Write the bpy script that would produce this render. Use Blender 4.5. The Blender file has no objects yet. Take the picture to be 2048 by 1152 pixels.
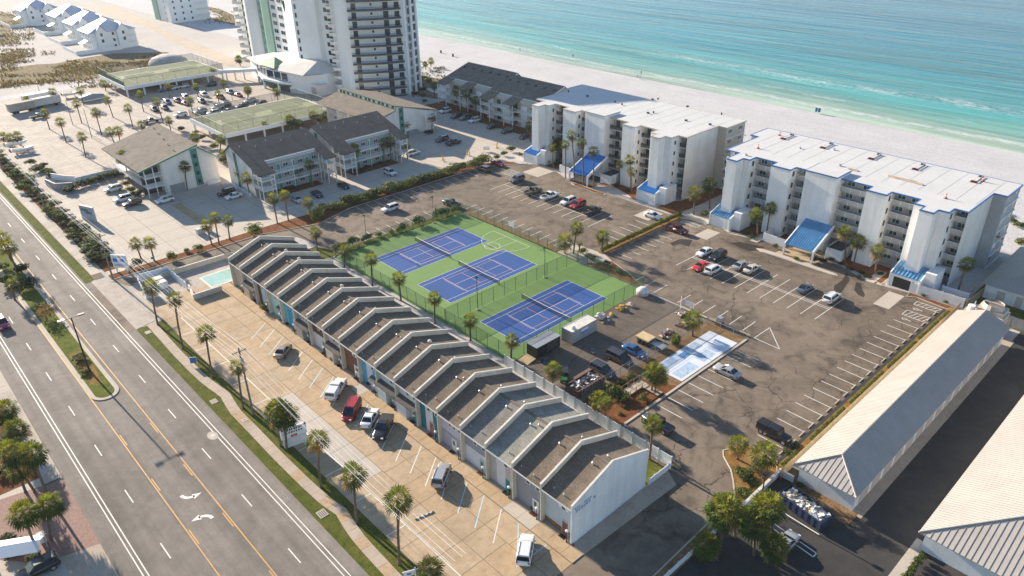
import bpy, math, random
from mathutils import Vector, Matrix
random.seed(7)
SC = bpy.context.scene
COL = SC.collection
R = math.radians

# ------------------------------------------------------------------ camera
CAM_LOC = Vector((112.277, -76.813, 71.963))
F_PX, PITCH, ROLL, YAW = 1488.79, 0.497537, -0.0167656, 0.827531
IW, IH = 2048.0, 1152.0
fwd = Vector((-math.sin(YAW)*math.cos(PITCH), math.cos(YAW)*math.cos(PITCH), -math.sin(PITCH)))
rt0 = Vector((math.cos(YAW), math.sin(YAW), 0.0))
up0 = rt0.cross(fwd)
rt = rt0*math.cos(ROLL) + up0*math.sin(ROLL)
up = -rt0*math.sin(ROLL) + up0*math.cos(ROLL)
cd = bpy.data.cameras.new('camera')
cam = bpy.data.objects.new('camera', cd); COL.objects.link(cam)
cd.sensor_fit = 'HORIZONTAL'; cd.sensor_width = 36.0; cd.lens = F_PX*36.0/IW
cd.clip_start = 0.5; cd.clip_end = 6000
bk = -fwd
cam.matrix_world = Matrix(((rt.x, up.x, bk.x, CAM_LOC.x), (rt.y, up.y, bk.y, CAM_LOC.y), (rt.z, up.z, bk.z, CAM_LOC.z), (0, 0, 0, 1)))
SC.camera = cam

# ------------------------------------------------------------------ light
SUN_EL, SUN_AZ = R(18.5), R(182.5)      # azimuth of the sun, measured ccw from +X
w = bpy.data.worlds.new('World'); SC.world = w; w.use_nodes = True
nt = w.node_tree; nt.nodes.clear()
wo = nt.nodes.new('ShaderNodeOutputWorld'); bg = nt.nodes.new('ShaderNodeBackground')
sky = nt.nodes.new('ShaderNodeTexSky'); sky.sky_type = 'NISHITA'; sky.sun_disc = False
sky.sun_elevation = SUN_EL; sky.sun_rotation = R(90) - SUN_AZ
sky.air_density = 1.0; sky.dust_density = 0.3; sky.ozone_density = 2.5
bg.inputs[1].default_value = 0.085
nt.links.new(sky.outputs[0], bg.inputs[0]); nt.links.new(bg.outputs[0], wo.inputs[0])
sd = bpy.data.lights.new('sun', 'SUN'); sun = bpy.data.objects.new('sun', sd); COL.objects.link(sun)
sd.energy = 5.0; sd.angle = R(0.53); sd.color = (1.0, 0.88, 0.72)
tosun = Vector((math.cos(SUN_EL)*math.cos(SUN_AZ), math.cos(SUN_EL)*math.sin(SUN_AZ), math.sin(SUN_EL)))
sun.rotation_euler = (-tosun).to_track_quat('-Z', 'Y').to_euler(); sun.location = (0, 0, 120)
SC.view_settings.view_transform = 'Standard'; SC.view_settings.look = 'None'
SC.view_settings.exposure = 1.3; SC.view_settings.gamma = 1.0
SC.render.engine = 'CYCLES'
try:
    SC.cycles.max_bounces = 5; SC.cycles.transparent_max_bounces = 24; SC.cycles.diffuse_bounces = 3
    SC.cycles.glossy_bounces = 2; SC.cycles.transmission_bounces = 2
except Exception: pass

# ------------------------------------------------------------------ pixels to places
def ray(px, py):
    return fwd + rt*((px-IW/2)/F_PX) - up*((py-IH/2)/F_PX)
def G(px, py, z=0.0):
    d = ray(px, py); t = (z-CAM_LOC.z)/d.z
    return CAM_LOC + d*t
def PJ(p):
    d = Vector(p)-CAM_LOC; zz = d.dot(fwd)
    return (IW/2+F_PX*d.dot(rt)/zz, IH/2-F_PX*d.dot(up)/zz)
def tall(base, top):
    """ground point under a pixel and the height of an upright thing whose top shows at another pixel"""
    b = G(*base); lo, hi = 0.0, 40.0
    for _ in range(40):
        m = (lo+hi)/2
        if PJ((b.x, b.y, m))[1] > top[1]: lo = m
        else: hi = m
    return b, lo

# ------------------------------------------------------------------ mesh helpers
class MB:
    def __init__(s): s.v = []; s.f = []; s.m = []
    def poly(s, pts, m=0):
        n = len(s.v); s.v += [tuple(p) for p in pts]; s.f.append(tuple(range(n, n+len(pts)))); s.m.append(m); return s
    def box(s, x0, y0, z0, x1, y1, z1, m=0):
        n = len(s.v)
        s.v += [(x0,y0,z0),(x1,y0,z0),(x1,y1,z0),(x0,y1,z0),(x0,y0,z1),(x1,y0,z1),(x1,y1,z1),(x0,y1,z1)]
        for q in ((0,3,2,1),(4,5,6,7),(0,1,5,4),(1,2,6,5),(2,3,7,6),(3,0,4,7)):
            s.f.append(tuple(n+i for i in q)); s.m.append(m)
        return s
    def prism(s, pts, z0, z1, m=0, mtop=None):
        n = len(s.v); k = len(pts)
        s.v += [(p[0],p[1],z0) for p in pts] + [(p[0],p[1],z1) for p in pts]
        s.f.append(tuple(n+i for i in reversed(range(k)))); s.m.append(m)
        s.f.append(tuple(n+k+i for i in range(k))); s.m.append(m if mtop is None else mtop)
        for i in range(k):
            j = (i+1) % k; s.f.append((n+i, n+j, n+k+j, n+k+i)); s.m.append(m)
        return s
    def xprism(s, prof, x0, x1, m=0):
        """profile (y,z) listed counter-clockwise seen from +X, pushed along X"""
        n = len(s.v); k = len(prof)
        s.v += [(x0,p[0],p[1]) for p in prof] + [(x1,p[0],p[1]) for p in prof]
        s.f.append(tuple(n+i for i in reversed(range(k)))); s.m.append(m)
        s.f.append(tuple(n+k+i for i in range(k))); s.m.append(m)
        for i in range(k):
            j = (i+1) % k; s.f.append((n+i, n+j, n+k+j, n+k+i)); s.m.append(m)
        return s
    def yprism(s, prof, y0, y1, m=0):
        """profile (x,z), pushed along Y"""
        n = len(s.v); k = len(prof)
        s.v += [(p[0],y0,p[1]) for p in prof] + [(p[0],y1,p[1]) for p in prof]
        s.f.append(tuple(n+i for i in range(k))); s.m.append(m)
        s.f.append(tuple(n+k+i for i in reversed(range(k)))); s.m.append(m)
        for i in range(k):
            j = (i+1) % k; s.f.append((n+j, n+i, n+k+i, n+k+j)); s.m.append(m)
        return s
    def tube(s, pts, rad, n=6, m=0, cap=True):
        rings = []; pts = [Vector(p) for p in pts]
        if not hasattr(rad, '__len__'): rad = [rad]*len(pts)
        for i, p in enumerate(pts):
            a = pts[max(i-1, 0)]; b = pts[min(i+1, len(pts)-1)]; d = (b-a).normalized()
            ref = Vector((0,0,1)) if abs(d.z) < 0.9 else Vector((1,0,0))
            x = d.cross(ref).normalized(); y = d.cross(x)
            st = len(s.v); rings.append(st)
            for k in range(n):
                t = 2*math.pi*k/n; q = p + (x*math.cos(t)+y*math.sin(t))*rad[i]; s.v.append(tuple(q))
        for i in range(len(rings)-1):
            for k in range(n):
                j = (k+1) % n
                s.f.append((rings[i]+k, rings[i+1]+k, rings[i+1]+j, rings[i]+j)); s.m.append(m)
        if cap:
            s.f.append(tuple(rings[0]+k for k in range(n))); s.m.append(m)
            s.f.append(tuple(rings[-1]+k for k in reversed(range(n)))); s.m.append(m)
        return s
    def ball(s, c, r, n=8, k=5, m=0, sz=1.0):
        st = len(s.v)
        for i in range(1, k):
            t = math.pi*i/k
            for j in range(n):
                a = 2*math.pi*j/n
                s.v.append((c[0]+r*math.sin(t)*math.cos(a), c[1]+r*math.sin(t)*math.sin(a), c[2]+r*sz*math.cos(t)))
        tp = len(s.v); s.v += [(c[0],c[1],c[2]+r*sz), (c[0],c[1],c[2]-r*sz)]
        for i in range(k-2):
            for j in range(n):
                q = (j+1) % n; s.f.append((st+i*n+j, st+(i+1)*n+j, st+(i+1)*n+q, st+i*n+q)); s.m.append(m)
        for j in range(n):
            q = (j+1) % n
            s.f.append((tp, st+j, st+q)); s.m.append(m)
            s.f.append((tp+1, st+(k-2)*n+q, st+(k-2)*n+j)); s.m.append(m)
        return s
    def loft(s, secs, m=0, cap=True):
        k = len(secs[0]); st = len(s.v)
        for sec in secs: s.v += [tuple(p) for p in sec]
        for i in range(len(secs)-1):
            for j in range(k):
                q = (j+1) % k
                s.f.append((st+i*k+j, st+i*k+q, st+(i+1)*k+q, st+(i+1)*k+j)); s.m.append(m)
        if cap:
            s.f.append(tuple(st+j for j in reversed(range(k)))); s.m.append(m)
            e = st+(len(secs)-1)*k; s.f.append(tuple(e+j for j in range(k))); s.m.append(m)
        return s
    def mesh(s, name, mats, smooth=False):
        me = bpy.data.meshes.new(name); me.from_pydata(s.v, [], s.f)
        if not isinstance(mats, (list, tuple)): mats = [mats]
        for mt in mats: me.materials.append(mt)
        if len(mats) > 1: me.polygons.foreach_set('material_index', s.m)
        if smooth: me.polygons.foreach_set('use_smooth', [True]*len(me.polygons))
        me.update(); return me

def ob(name, me, parent=None, loc=None, rz=None, sc=None, mats=None, smooth=False):
    if isinstance(me, MB): me = me.mesh(name, mats, smooth)
    o = bpy.data.objects.new(name, me); COL.objects.link(o)
    if parent is not None: o.parent = parent
    if loc is not None: o.location = loc
    if rz is not None: o.rotation_euler = (0, 0, rz)
    if sc is not None: o.scale = (sc, sc, sc) if not hasattr(sc, '__len__') else sc
    return o
def tag(o, label, cat, group=None):
    o['label'] = label; o['category'] = cat
    if group: o['group'] = group
    return o
def thing(name, label, cat, loc=(0,0,0), rz=0.0, group=None):
    o = bpy.data.objects.new(name, None); COL.objects.link(o); o.empty_display_size = 0.3
    o.location = loc; o.rotation_euler = (0, 0, rz)
    return tag(o, label, cat, group)
def struct(name, mb, m, parent=None, smooth=False):
    o = ob(name, mb, parent, mats=m, smooth=smooth)
    if parent is None: o['kind'] = 'structure'
    return o
_cache = {}
def cached(key, fn):
    if key not in _cache: _cache[key] = fn()
    return _cache[key]
ORD = ['first','second','third','fourth','fifth','sixth','seventh','eighth','ninth','tenth','eleventh','twelfth','thirteenth','fourteenth','fifteenth','sixteenth','seventeenth','eighteenth','nineteenth','twentieth']
ORD += ['twenty-'+o for o in ORD[:9]] + ['thirtieth'] + ['thirty-'+o for o in ORD[:9]] + ['fortieth']

# ------------------------------------------------------------------ materials
def newmat(name):
    m = bpy.data.materials.new(name); m.use_nodes = True; t = m.node_tree
    b = t.nodes['Principled BSDF']; return m, t, b
class NT:
    """small wrapper to write node trees briefly"""
    def __init__(s, t): s.t = t
    def n(s, typ, **kw):
        x = s.t.nodes.new('ShaderNode'+typ)
        for k, v in kw.items(): setattr(x, k, v)
        return x
    def l(s, a, b): s.t.links.new(a, b)
    def pos(s):
        return s.n('NewGeometry').outputs['Position']
    def mapv(s, vec, scale=(1,1,1), rot=(0,0,0), loc=(0,0,0)):
        x = s.n('Mapping'); s.l(vec, x.inputs[0]); x.inputs['Scale'].default_value = scale
        x.inputs['Rotation'].default_value = rot; x.inputs['Location'].default_value = loc; return x.outputs[0]
    def noise(s, vec, scale, detail=4, rough=0.6, dist=0.0):
        x = s.n('TexNoise'); s.l(vec, x.inputs['Vector']); x.inputs['Scale'].default_value = scale
        x.inputs['Detail'].default_value = detail; x.inputs['Roughness'].default_value = rough; x.inputs['Distortion'].default_value = dist
        return x.outputs[0]
    def ramp(s, fac, stops, interp='LINEAR'):
        x = s.n('ValToRGB'); s.l(fac, x.inputs[0]); cr = x.color_ramp; cr.interpolation = interp
        while len(cr.elements) < len(stops): cr.elements.new(0.5)
        for e, (p, c) in zip(cr.elements, stops):
            e.position = p; e.color = (c, c, c, 1) if not hasattr(c, '__len__') else (c[0], c[1], c[2], 1)
        return x.outputs[0]
    def mix(s, fac, a, b, mode='MIX'):
        x = s.n('MixRGB', blend_type=mode)
        for i, v in ((0, fac), (1, a), (2, b)):
            if hasattr(v, 'links') or hasattr(v, 'is_linked'): s.l(v, x.inputs[i])
            elif i == 0: x.inputs[0].default_value = v
            else: x.inputs[i].default_value = (v[0], v[1], v[2], 1) if hasattr(v, '__len__') else (v, v, v, 1)
        return x.outputs[0]
    def math(s, op, a, b=0.0):
        x = s.n('Math', operation=op)
        for i, v in ((0, a), (1, b)):
            if hasattr(v, 'is_linked'): s.l(v, x.inputs[i])
            else: x.inputs[i].default_value = v
        return x.outputs[0]
    def xyz(s, vec):
        x = s.n('SeparateXYZ'); s.l(vec, x.inputs[0]); return x.outputs
    def bump(s, h, strength, dist, bsdf):
        x = s.n('Bump'); s.l(h, x.inputs['Height']); x.inputs['Strength'].default_value = strength
        x.inputs['Distance'].default_value = dist; s.l(x.outputs[0], bsdf.inputs['Normal'])
def plain(name, c, rough=0.7, var=0.12, scale=0.6, metal=0.0, bump=0.0, bscale=20.0, spec=None, objspace=False):
    """a colour with uneven tone, fine grain and a little relief"""
    m, t, b = newmat(name); k = NT(t)
    vec = k.n('TexCoord').outputs['Object'] if objspace else k.pos()
    n1 = k.noise(vec, scale, 5, 0.65)
    lo = tuple(max(0, x*(1-var)) for x in c); hi = tuple(min(1, x*(1+var)) for x in c)
    k.l(k.ramp(n1, [(0.3, lo), (0.7, hi)]), b.inputs['Base Color'])
    b.inputs['Roughness'].default_value = rough; b.inputs['Metallic'].default_value = metal
    if spec is not None: b.inputs['Specular IOR Level'].default_value = spec
    if bump: k.bump(k.noise(vec, bscale, 3, 0.6), bump, 0.02, b)
    return m
def asphalt(name, c, streak=False, cracks=0.0, stains=0.35, speck=0.12, crack_scale=0.11, tone=(0.75, 1.25)):
    m, t, b = newmat(name); k = NT(t); p = k.pos()
    big = k.noise(p, 0.055, 6, 0.68, 0.6)
    base = k.ramp(big, [(0.3, tuple(x*tone[0] for x in c)), (0.7, tuple(x*tone[1] for x in c))])
    mid = k.noise(p, 0.55, 6, 0.7, 0.5)
    base = k.mix(1.0, base, k.ramp(mid, [(0.3, 0.86), (0.7, 1.12)]), 'MULTIPLY')
    if stains:
        st = k.noise(k.mapv(p, (1, 1, 1), (0, 0, 0.4)), 0.21, 5, 0.62, 1.3)
        base = k.mix(stains, base, k.ramp(st, [(0.34, 0.3), (0.52, 1.0)]), 'MULTIPLY')
    if streak:
        sv = k.mapv(p, (0.012, 0.55, 1))
        s1 = k.noise(sv, 1.0, 4, 0.55)
        base = k.mix(1.0, base, k.ramp(s1, [(0.3, 0.8), (0.7, 1.2)]), 'MULTIPLY')
    sp = k.noise(p, 9.0, 2, 0.7)
    base = k.mix(1.0, base, k.ramp(sp, [(0.3, 1-speck), (0.7, 1+speck)]), 'MULTIPLY')
    if cracks:
        dn = k.n('TexNoise'); k.l(p, dn.inputs['Vector']); dn.inputs['Scale'].default_value = 0.5; dn.inputs['Detail'].default_value = 5
        ad = k.n('VectorMath', operation='SCALE'); k.l(dn.outputs['Color'], ad.inputs[0]); ad.inputs['Scale'].default_value = 2.4
        vv = k.n('VectorMath', operation='ADD'); k.l(p, vv.inputs[0]); k.l(ad.outputs[0], vv.inputs[1])
        fl = k.mapv(vv.outputs[0], (1, 1, 0))
        vo = k.n('TexVoronoi', feature='DISTANCE_TO_EDGE'); k.l(fl, vo.inputs['Vector']); vo.inputs['Scale'].default_value = crack_scale
        cr = k.ramp(vo.outputs['Distance'], [(0.0, 0.0), (0.004, 0.25), (0.010, 1.0)])
        msk = k.ramp(k.noise(p, 0.045, 2, 0.5), [(0.42, 0.0), (0.54, 1.0)])
        f = k.math('MULTIPLY', k.math('SUBTRACT', 1.0, cr), msk); f = k.math('MULTIPLY', f, cracks*0.85)
        base = k.mix(f, base, (0.018, 0.016, 0.015))
    k.l(base, b.inputs['Base Color']); b.inputs['Roughness'].default_value = 0.92
    b.inputs['Specular IOR Level'].default_value = 0.25
    k.bump(sp, 0.25, 0.02, b)
    return m
def shingle(name, c):
    m, t, b = newmat(name); k = NT(t); p = k.pos()
    br = k.n('TexBrick'); k.l(k.mapv(p, (1.0, 1.05, 1)), br.inputs['Vector'])
    br.inputs['Scale'].default_value = 1.7; br.inputs['Brick Width'].default_value = 0.5; br.inputs['Row Height'].default_value = 0.27
    br.inputs['Mortar Size'].default_value = 0.03
    br.inputs['Color1'].default_value = (c[0]*1.18, c[1]*1.18, c[2]*1.18, 1); br.inputs['Color2'].default_value = (c[0]*0.82, c[1]*0.82, c[2]*0.82, 1)
    br.inputs['Mortar'].default_value = (c[0]*0.55, c[1]*0.55, c[2]*0.55, 1)
    n2 = k.ramp(k.noise(p, 0.5, 5, 0.7), [(0.3, 0.75), (0.7, 1.25)])
    k.l(k.mix(1.0, br.outputs[0], n2, 'MULTIPLY'), b.inputs['Base Color'])
    b.inputs['Roughness'].default_value = 0.95; b.inputs['Specular IOR Level'].default_value = 0.15
    k.bump(br.outputs['Fac'], 0.4, -0.02, b); return m
def grassmat(name, a, bb, cc):
    m, t, b = newmat(name); k = NT(t); p = k.pos()
    n1 = k.noise(p, 0.6, 6, 0.75); n2 = k.noise(k.mapv(p, (1, 1, 1)), 7.0, 3, 0.7)
    c1 = k.ramp(n1, [(0.28, a), (0.5, bb), (0.72, cc)])
    k.l(k.mix(1.0, c1, k.ramp(n2, [(0.25, 0.45), (0.75, 1.5)]), 'MULTIPLY'), b.inputs['Base Color'])
    b.inputs['Roughness'].default_value = 1.0; b.inputs['Specular IOR Level'].default_value = 0.1
    k.bump(n2, 0.9, 0.12, b); return m
def concrete(name, c, var=0.16, stain=0.25, rough=0.9):
    m, t, b = newmat(name); k = NT(t); p = k.pos()
    base = k.ramp(k.noise(p, 0.16, 6, 0.7, 0.4), [(0.28, tuple(x*(1-var) for x in c)), (0.72, tuple(min(1, x*(1+var)) for x in c))])
    base = k.mix(stain, base, k.ramp(k.noise(p, 0.9, 6, 0.75, 0.8), [(0.32, (0.62, 0.5, 0.38)), (0.55, (1, 1, 1))]), 'MULTIPLY')
    sp = k.noise(p, 6.0, 3, 0.7)
    base = k.mix(1.0, base, k.ramp(sp, [(0.3, 0.92), (0.7, 1.08)]), 'MULTIPLY')
    k.l(base, b.inputs['Base Color']); b.inputs['Roughness'].default_value = rough; b.inputs['Specular IOR Level'].default_value = 0.25
    k.bump(sp, 0.15, 0.02, b); return m
def meshscreen(name, c, op):
    m, t, b = newmat(name); k = NT(t)
    b.inputs['Base Color'].default_value = (*c, 1); b.inputs['Roughness'].default_value = 0.6
    b.inputs['Alpha'].default_value = op; return m
def glassm(name, c, rough=0.08):
    m, t, b = newmat(name); k = NT(t)
    n = k.ramp(k.noise(k.pos(), 0.5, 2, 0.5), [(0.35, tuple(x*0.6 for x in c)), (0.65, tuple(x*1.5 for x in c))])
    k.l(n, b.inputs['Base Color'])
    b.inputs['Roughness'].default_value = rough; b.inputs['Specular IOR Level'].default_value = 0.7; return m
def foliage(name, c, var=0.35, trans=0.25):
    m, t, b = newmat(name); k = NT(t)
    n = k.noise(k.pos(), 2.3, 3, 0.7)
    k.l(k.ramp(n, [(0.25, tuple(x*(1-var) for x in c)), (0.75, tuple(x*(1+var) for x in c))]), b.inputs['Base Color'])
    b.inputs['Roughness'].default_value = 0.75; b.inputs['Specular IOR Level'].default_value = 0.12
    tr = k.n('BsdfTranslucent'); tr.inputs[0].default_value = (min(1, c[0]*2.2), min(1, c[1]*2.2), c[2]*1.2, 1)
    mx = k.n('MixShader'); mx.inputs[0].default_value = trans
    k.l(b.outputs[0], mx.inputs[1]); k.l(tr.outputs[0], mx.inputs[2])
    k.l(mx.outputs[0], t.nodes['Material Output'].inputs['Surface']); return m
def seamat():
    m, t, b = newmat('sea_water'); k = NT(t); p = k.pos(); x, y, z = k.xyz(p)
    wob = k.math('MULTIPLY', k.math('SUBTRACT', k.noise(k.mapv(p, (0.006, 0.02, 1)), 1.0, 4, 0.6), 0.5), 46.0)
    d = k.math('DIVIDE', k.math('ADD', k.math('SUBTRACT', y, 187.0), wob), 500.0)
    col = k.ramp(d, [(0.0, (0.38, 0.46, 0.34)), (0.016, (0.17, 0.34, 0.26)), (0.05, (0.05, 0.29, 0.26)), (0.14, (0.014, 0.21, 0.24)), (0.4, (0.006, 0.15, 0.23)), (1.0, (0.005, 0.12, 0.21))])
    # long swell bands: darker troughs and sand bars seen through the water
    band = k.noise(k.mapv(p, (0.007, 0.16, 1), (0, 0, 0.02)), 1.0, 4, 0.6, 0.35)
    col = k.mix(1.0, col, k.ramp(band, [(0.34, 0.62), (0.66, 1.3)]), 'MULTIPLY')
    fine = k.noise(k.mapv(p, (0.16, 0.75, 1), (0, 0, 0.05)), 1.0, 5, 0.65)
    # foam: a breaking line some 40 m out and the wash on the sand
    wl = k.math('ADD', k.math('SUBTRACT', y, 226.0), k.math('MULTIPLY', k.math('SUBTRACT', k.noise(k.mapv(p, (0.012, 0.0, 1)), 1.0, 3, 0.6), 0.5), 26.0))
    wl = k.math('ABSOLUTE', wl)
    fo = k.ramp(k.math('DIVIDE', wl, 9.0), [(0.0, 1.0), (0.25, 0.55), (1.0, 0.0)])
    xm = k.ramp(k.math('DIVIDE', k.math('ADD', x, 300.0), 400.0), [(0.42, 0.0), (0.56, 1.0), (0.80, 1.0), (0.95, 0.25)])
    fo = k.math('MULTIPLY', k.math('MULTIPLY', fo, xm), k.ramp(k.noise(k.mapv(p, (0.05, 0.12, 1)), 1.0, 4, 0.7), [(0.38, 0.25), (0.62, 1.0)]))
    w2 = k.math('ABSOLUTE', k.math('ADD', k.math('SUBTRACT', y, 203.0), k.math('MULTIPLY', k.math('SUBTRACT', k.noise(k.mapv(p, (0.02, 0, 1)), 1.0, 3, 0.6), 0.5), 20.0)))
    f2 = k.math('MULTIPLY', k.ramp(k.math('DIVIDE', w2, 2.2), [(0.0, 0.6), (1.0, 0.0)]), k.ramp(k.noise(k.mapv(p, (0.025, 0, 1)), 1.0, 2, 0.5), [(0.55, 0.0), (0.65, 1.0)]))
    w3 = k.math('SUBTRACT', k.math('ADD', y, k.math('MULTIPLY', k.math('SUBTRACT', k.noise(k.mapv(p, (0.05, 0, 1)), 1.0, 3, 0.6), 0.5), 7.0)), 187.5)
    f3 = k.ramp(k.math('DIVIDE', k.math('ABSOLUTE', w3), 3.0), [(0.0, 0.8), (0.4, 0.35), (1.0, 0.0)])
    fo = k.math('MAXIMUM', k.math('MAXIMUM', fo, f2), f3)
    br = k.ramp(k.noise(k.mapv(p, (0.3, 0.8, 1)), 1.0, 8, 0.8), [(0.42, 0.0), (0.62, 1.0)])
    fo = k.math('MINIMUM', k.math('MULTIPLY', k.math('MULTIPLY', fo, br), 1.6), 1.0)
    k.l(k.mix(fo, col, (0.62, 0.66, 0.65)), b.inputs['Base Color'])
    b.inputs['Specular IOR Level'].default_value = 0.22
    k.l(k.mix(fo, (0.16, 0.16, 0.16), (0.9, 0.9, 0.9)), b.inputs['Roughness'])
    sw = k.noise(k.mapv(p, (0.02, 0.16, 1), (0, 0, 0.04)), 1.0, 3, 0.55)
    h = k.math('ADD', k.math('MULTIPLY', sw, 2.0), k.math('MULTIPLY', fine, 0.45))
    k.bump(h, 0.55, 1.0, b); return m
def sandmat(name, c, wet=False):
    m, t, b = newmat(name); k = NT(t); p = k.pos(); x, y, z = k.xyz(p)
    n1 = k.noise(p, 0.07, 5, 0.65); n2 = k.noise(p, 1.6, 5, 0.75, 0.5)
    base = k.ramp(n1, [(0.3, tuple(q*0.9 for q in c)), (0.7, tuple(min(1, q*1.06) for q in c))])
    base = k.mix(1.0, base, k.ramp(n2, [(0.32, 0.78), (0.62, 1.06)]), 'MULTIPLY')
    if wet:
        e = k.math('DIVIDE', k.math('SUBTRACT', k.math('ADD', y, k.math('MULTIPLY', n1, 9.0)), 184.0), 6.0)
        wtr = k.ramp(e, [(0.0, 0.0), (1.0, 1.0)])
        base = k.mix(wtr, base, (0.50, 0.44, 0.36))
        tr = k.noise(k.mapv(p, (0.03, 1.1, 1), (0, 0, -0.1)), 1.0, 3, 0.6)
        base = k.mix(1.0, base, k.ramp(tr, [(0.3, 0.93), (0.6, 1.03)]), 'MULTIPLY')
    k.l(base, b.inputs['Base Color']); b.inputs['Roughness'].default_value = 0.95; b.inputs['Specular IOR Level'].default_value = 0.15
    k.bump(n2, 0.6, 0.25, b); return m

def stucco(name, c, dirt=0.25):
    m, t, b = newmat(name); k = NT(t); p = k.pos()
    st = k.noise(k.mapv(p, (0.9, 0.9, 0.07)), 1.0, 5, 0.65); lg = k.noise(p, 0.22, 5, 0.65)
    base = k.ramp(lg, [(0.3, tuple(x*0.9 for x in c)), (0.7, tuple(min(1, x*1.05) for x in c))])
    base = k.mix(dirt, base, k.ramp(st, [(0.3, (0.62, 0.58, 0.52)), (0.58, (1, 1, 1))]), 'MULTIPLY')
    k.l(base, b.inputs['Base Color']); b.inputs['Roughness'].default_value = 0.92
    k.bump(k.noise(p, 14, 3, 0.6), 0.15, 0.02, b); return m
M_ROAD = asphalt('worn_road_asphalt', (0.215, 0.187, 0.16), streak=True, cracks=0.0, stains=0.15)
M_LOT = asphalt('brown_grey_lot_asphalt', (0.185, 0.145, 0.108), cracks=1.0, stains=0.6, tone=(0.62, 1.38), crack_scale=0.15)
M_YARD = asphalt('yard_asphalt', (0.18, 0.14, 0.105), cracks=0.5, stains=0.3)
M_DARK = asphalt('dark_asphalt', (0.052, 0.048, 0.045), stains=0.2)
M_CONC = concrete('tan_concrete', (0.46, 0.345, 0.225), 0.18, 0.45)
M_CONC2 = concrete('pale_concrete', (0.49, 0.43, 0.36), 0.1, 0.2)
M_CONC3 = concrete('orange_stained_concrete', (0.45, 0.325, 0.20), 0.16, 0.45)
M_WLOT = concrete('sandy_lot_concrete', (0.44, 0.385, 0.33), 0.2, 0.5)
M_SIDE = concrete('sidewalk_concrete', (0.44, 0.36, 0.28), 0.15, 0.3)
M_KERB = concrete('kerb_concrete', (0.48, 0.42, 0.34), 0.12, 0.2)
M_JOINT = plain('slab_joint_dirt', (0.15, 0.11, 0.075), 1.0)
M_SAND = sandmat('white_beach_sand', (0.585, 0.56, 0.55), True)
M_GROUND = sandmat('pale_sand_ground', (0.50, 0.46, 0.42))
M_SCRUB = grassmat('dry_scrub_ground', (0.10, 0.085, 0.04), (0.22, 0.17, 0.09), (0.38, 0.30, 0.19))
M_SEA = seamat()
M_GRASS = grassmat('verge_grass', (0.05, 0.075, 0.012), (0.105, 0.115, 0.02), (0.19, 0.155, 0.045))
M_LAWN = grassmat('green_lawn', (0.06, 0.085, 0.012), (0.12, 0.14, 0.02), (0.19, 0.18, 0.045))
M_DRYG = grassmat('dry_orange_grass', (0.14, 0.08, 0.02), (0.27, 0.15, 0.05), (0.3, 0.22, 0.07))
M_MULCH = grassmat('brown_mulch', (0.10, 0.038, 0.016), (0.19, 0.075, 0.028), (0.27, 0.12, 0.05))
M_DIRT = grassmat('brown_dirt', (0.13, 0.08, 0.04), (0.24, 0.15, 0.075), (0.32, 0.22, 0.12))
M_WHITELINE = plain('white_road_paint', (0.70, 0.67, 0.61), 0.7, 0.14, 1.4)
M_YELLINE = plain('yellow_road_paint', (0.62, 0.30, 0.04), 0.7, 0.16, 1.2)
M_YELLOW2 = plain('faded_yellow_paint', (0.58, 0.38, 0.10), 0.7, 0.2, 1.0)
M_BLUELINE = plain('pale_blue_road_paint', (0.45, 0.62, 0.70), 0.7, 0.14, 1.4)
M_GREENCT = concrete('green_court_acrylic', (0.155, 0.26, 0.075), 0.09, 0.1, 0.75)
M_BLUECT = concrete('blue_court_acrylic', (0.026, 0.085, 0.27), 0.09, 0.08, 0.75)
M_ORLINE = plain('salmon_court_paint', (0.60, 0.32, 0.26), 0.7)
M_OLDCT = concrete('faded_green_court', (0.24, 0.26, 0.15), 0.14, 0.3)
M_STUCCO = stucco('cream_stucco', (0.62, 0.565, 0.475), 0.4)
M_WHITEST = stucco('white_stucco', (0.82, 0.815, 0.80), 0.3)
M_OFFW = stucco('off_white_stucco', (0.77, 0.73, 0.67), 0.3)
M_CAP = plain('white_parapet_coping', (0.60, 0.56, 0.49), 0.8, 0.2, 1.2)
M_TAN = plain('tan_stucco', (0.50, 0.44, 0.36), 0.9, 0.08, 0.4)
M_SHB = shingle('brown_shingles', (0.20, 0.158, 0.118))
M_SHG = shingle('grey_shingles', (0.24, 0.225, 0.20))
M_SHD = shingle('dark_grey_shingles', (0.125, 0.115, 0.105))
M_SHT = shingle('tan_grey_shingles', (0.24, 0.20, 0.16))
M_RIDGE = plain('ridge_cap', (0.15, 0.12, 0.095), 0.95)
M_TRIMW = plain('white_trim', (0.78, 0.77, 0.74), 0.6, 0.05)
M_BLACK = plain('black_metal', (0.012, 0.012, 0.013), 0.5)
M_DKGREY = plain('dark_grey_metal', (0.05, 0.05, 0.055), 0.5)
M_GREY = plain('grey_metal', (0.32, 0.32, 0.33), 0.5, metal=0.3)
M_GALV = plain('galvanised_steel', (0.45, 0.46, 0.47), 0.45, metal=0.6)
M_WIN = glassm('dark_window_glass', (0.02, 0.045, 0.06))
M_WINT = glassm('teal_window_glass', (0.02, 0.09, 0.10))
M_GREENP = plain('dark_green_paint', (0.02, 0.115, 0.075), 0.6)
M_TEAL = plain('teal_trim_paint', (0.06, 0.23, 0.18), 0.6)
M_FENCEG = meshscreen('green_chain_link', (0.05, 0.15, 0.06), 0.30)
M_FENCEK = meshscreen('grey_chain_link', (0.30, 0.28, 0.25), 0.22)
M_FENCED = meshscreen('dark_chain_link', (0.03, 0.06, 0.05), 0.35)
M_VINYL = plain('white_vinyl', (0.72, 0.74, 0.76), 0.5, 0.05)
M_WOODF = plain('weathered_tan_boards', (0.42, 0.32, 0.19), 0.9, 0.2, 1.2)
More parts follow.
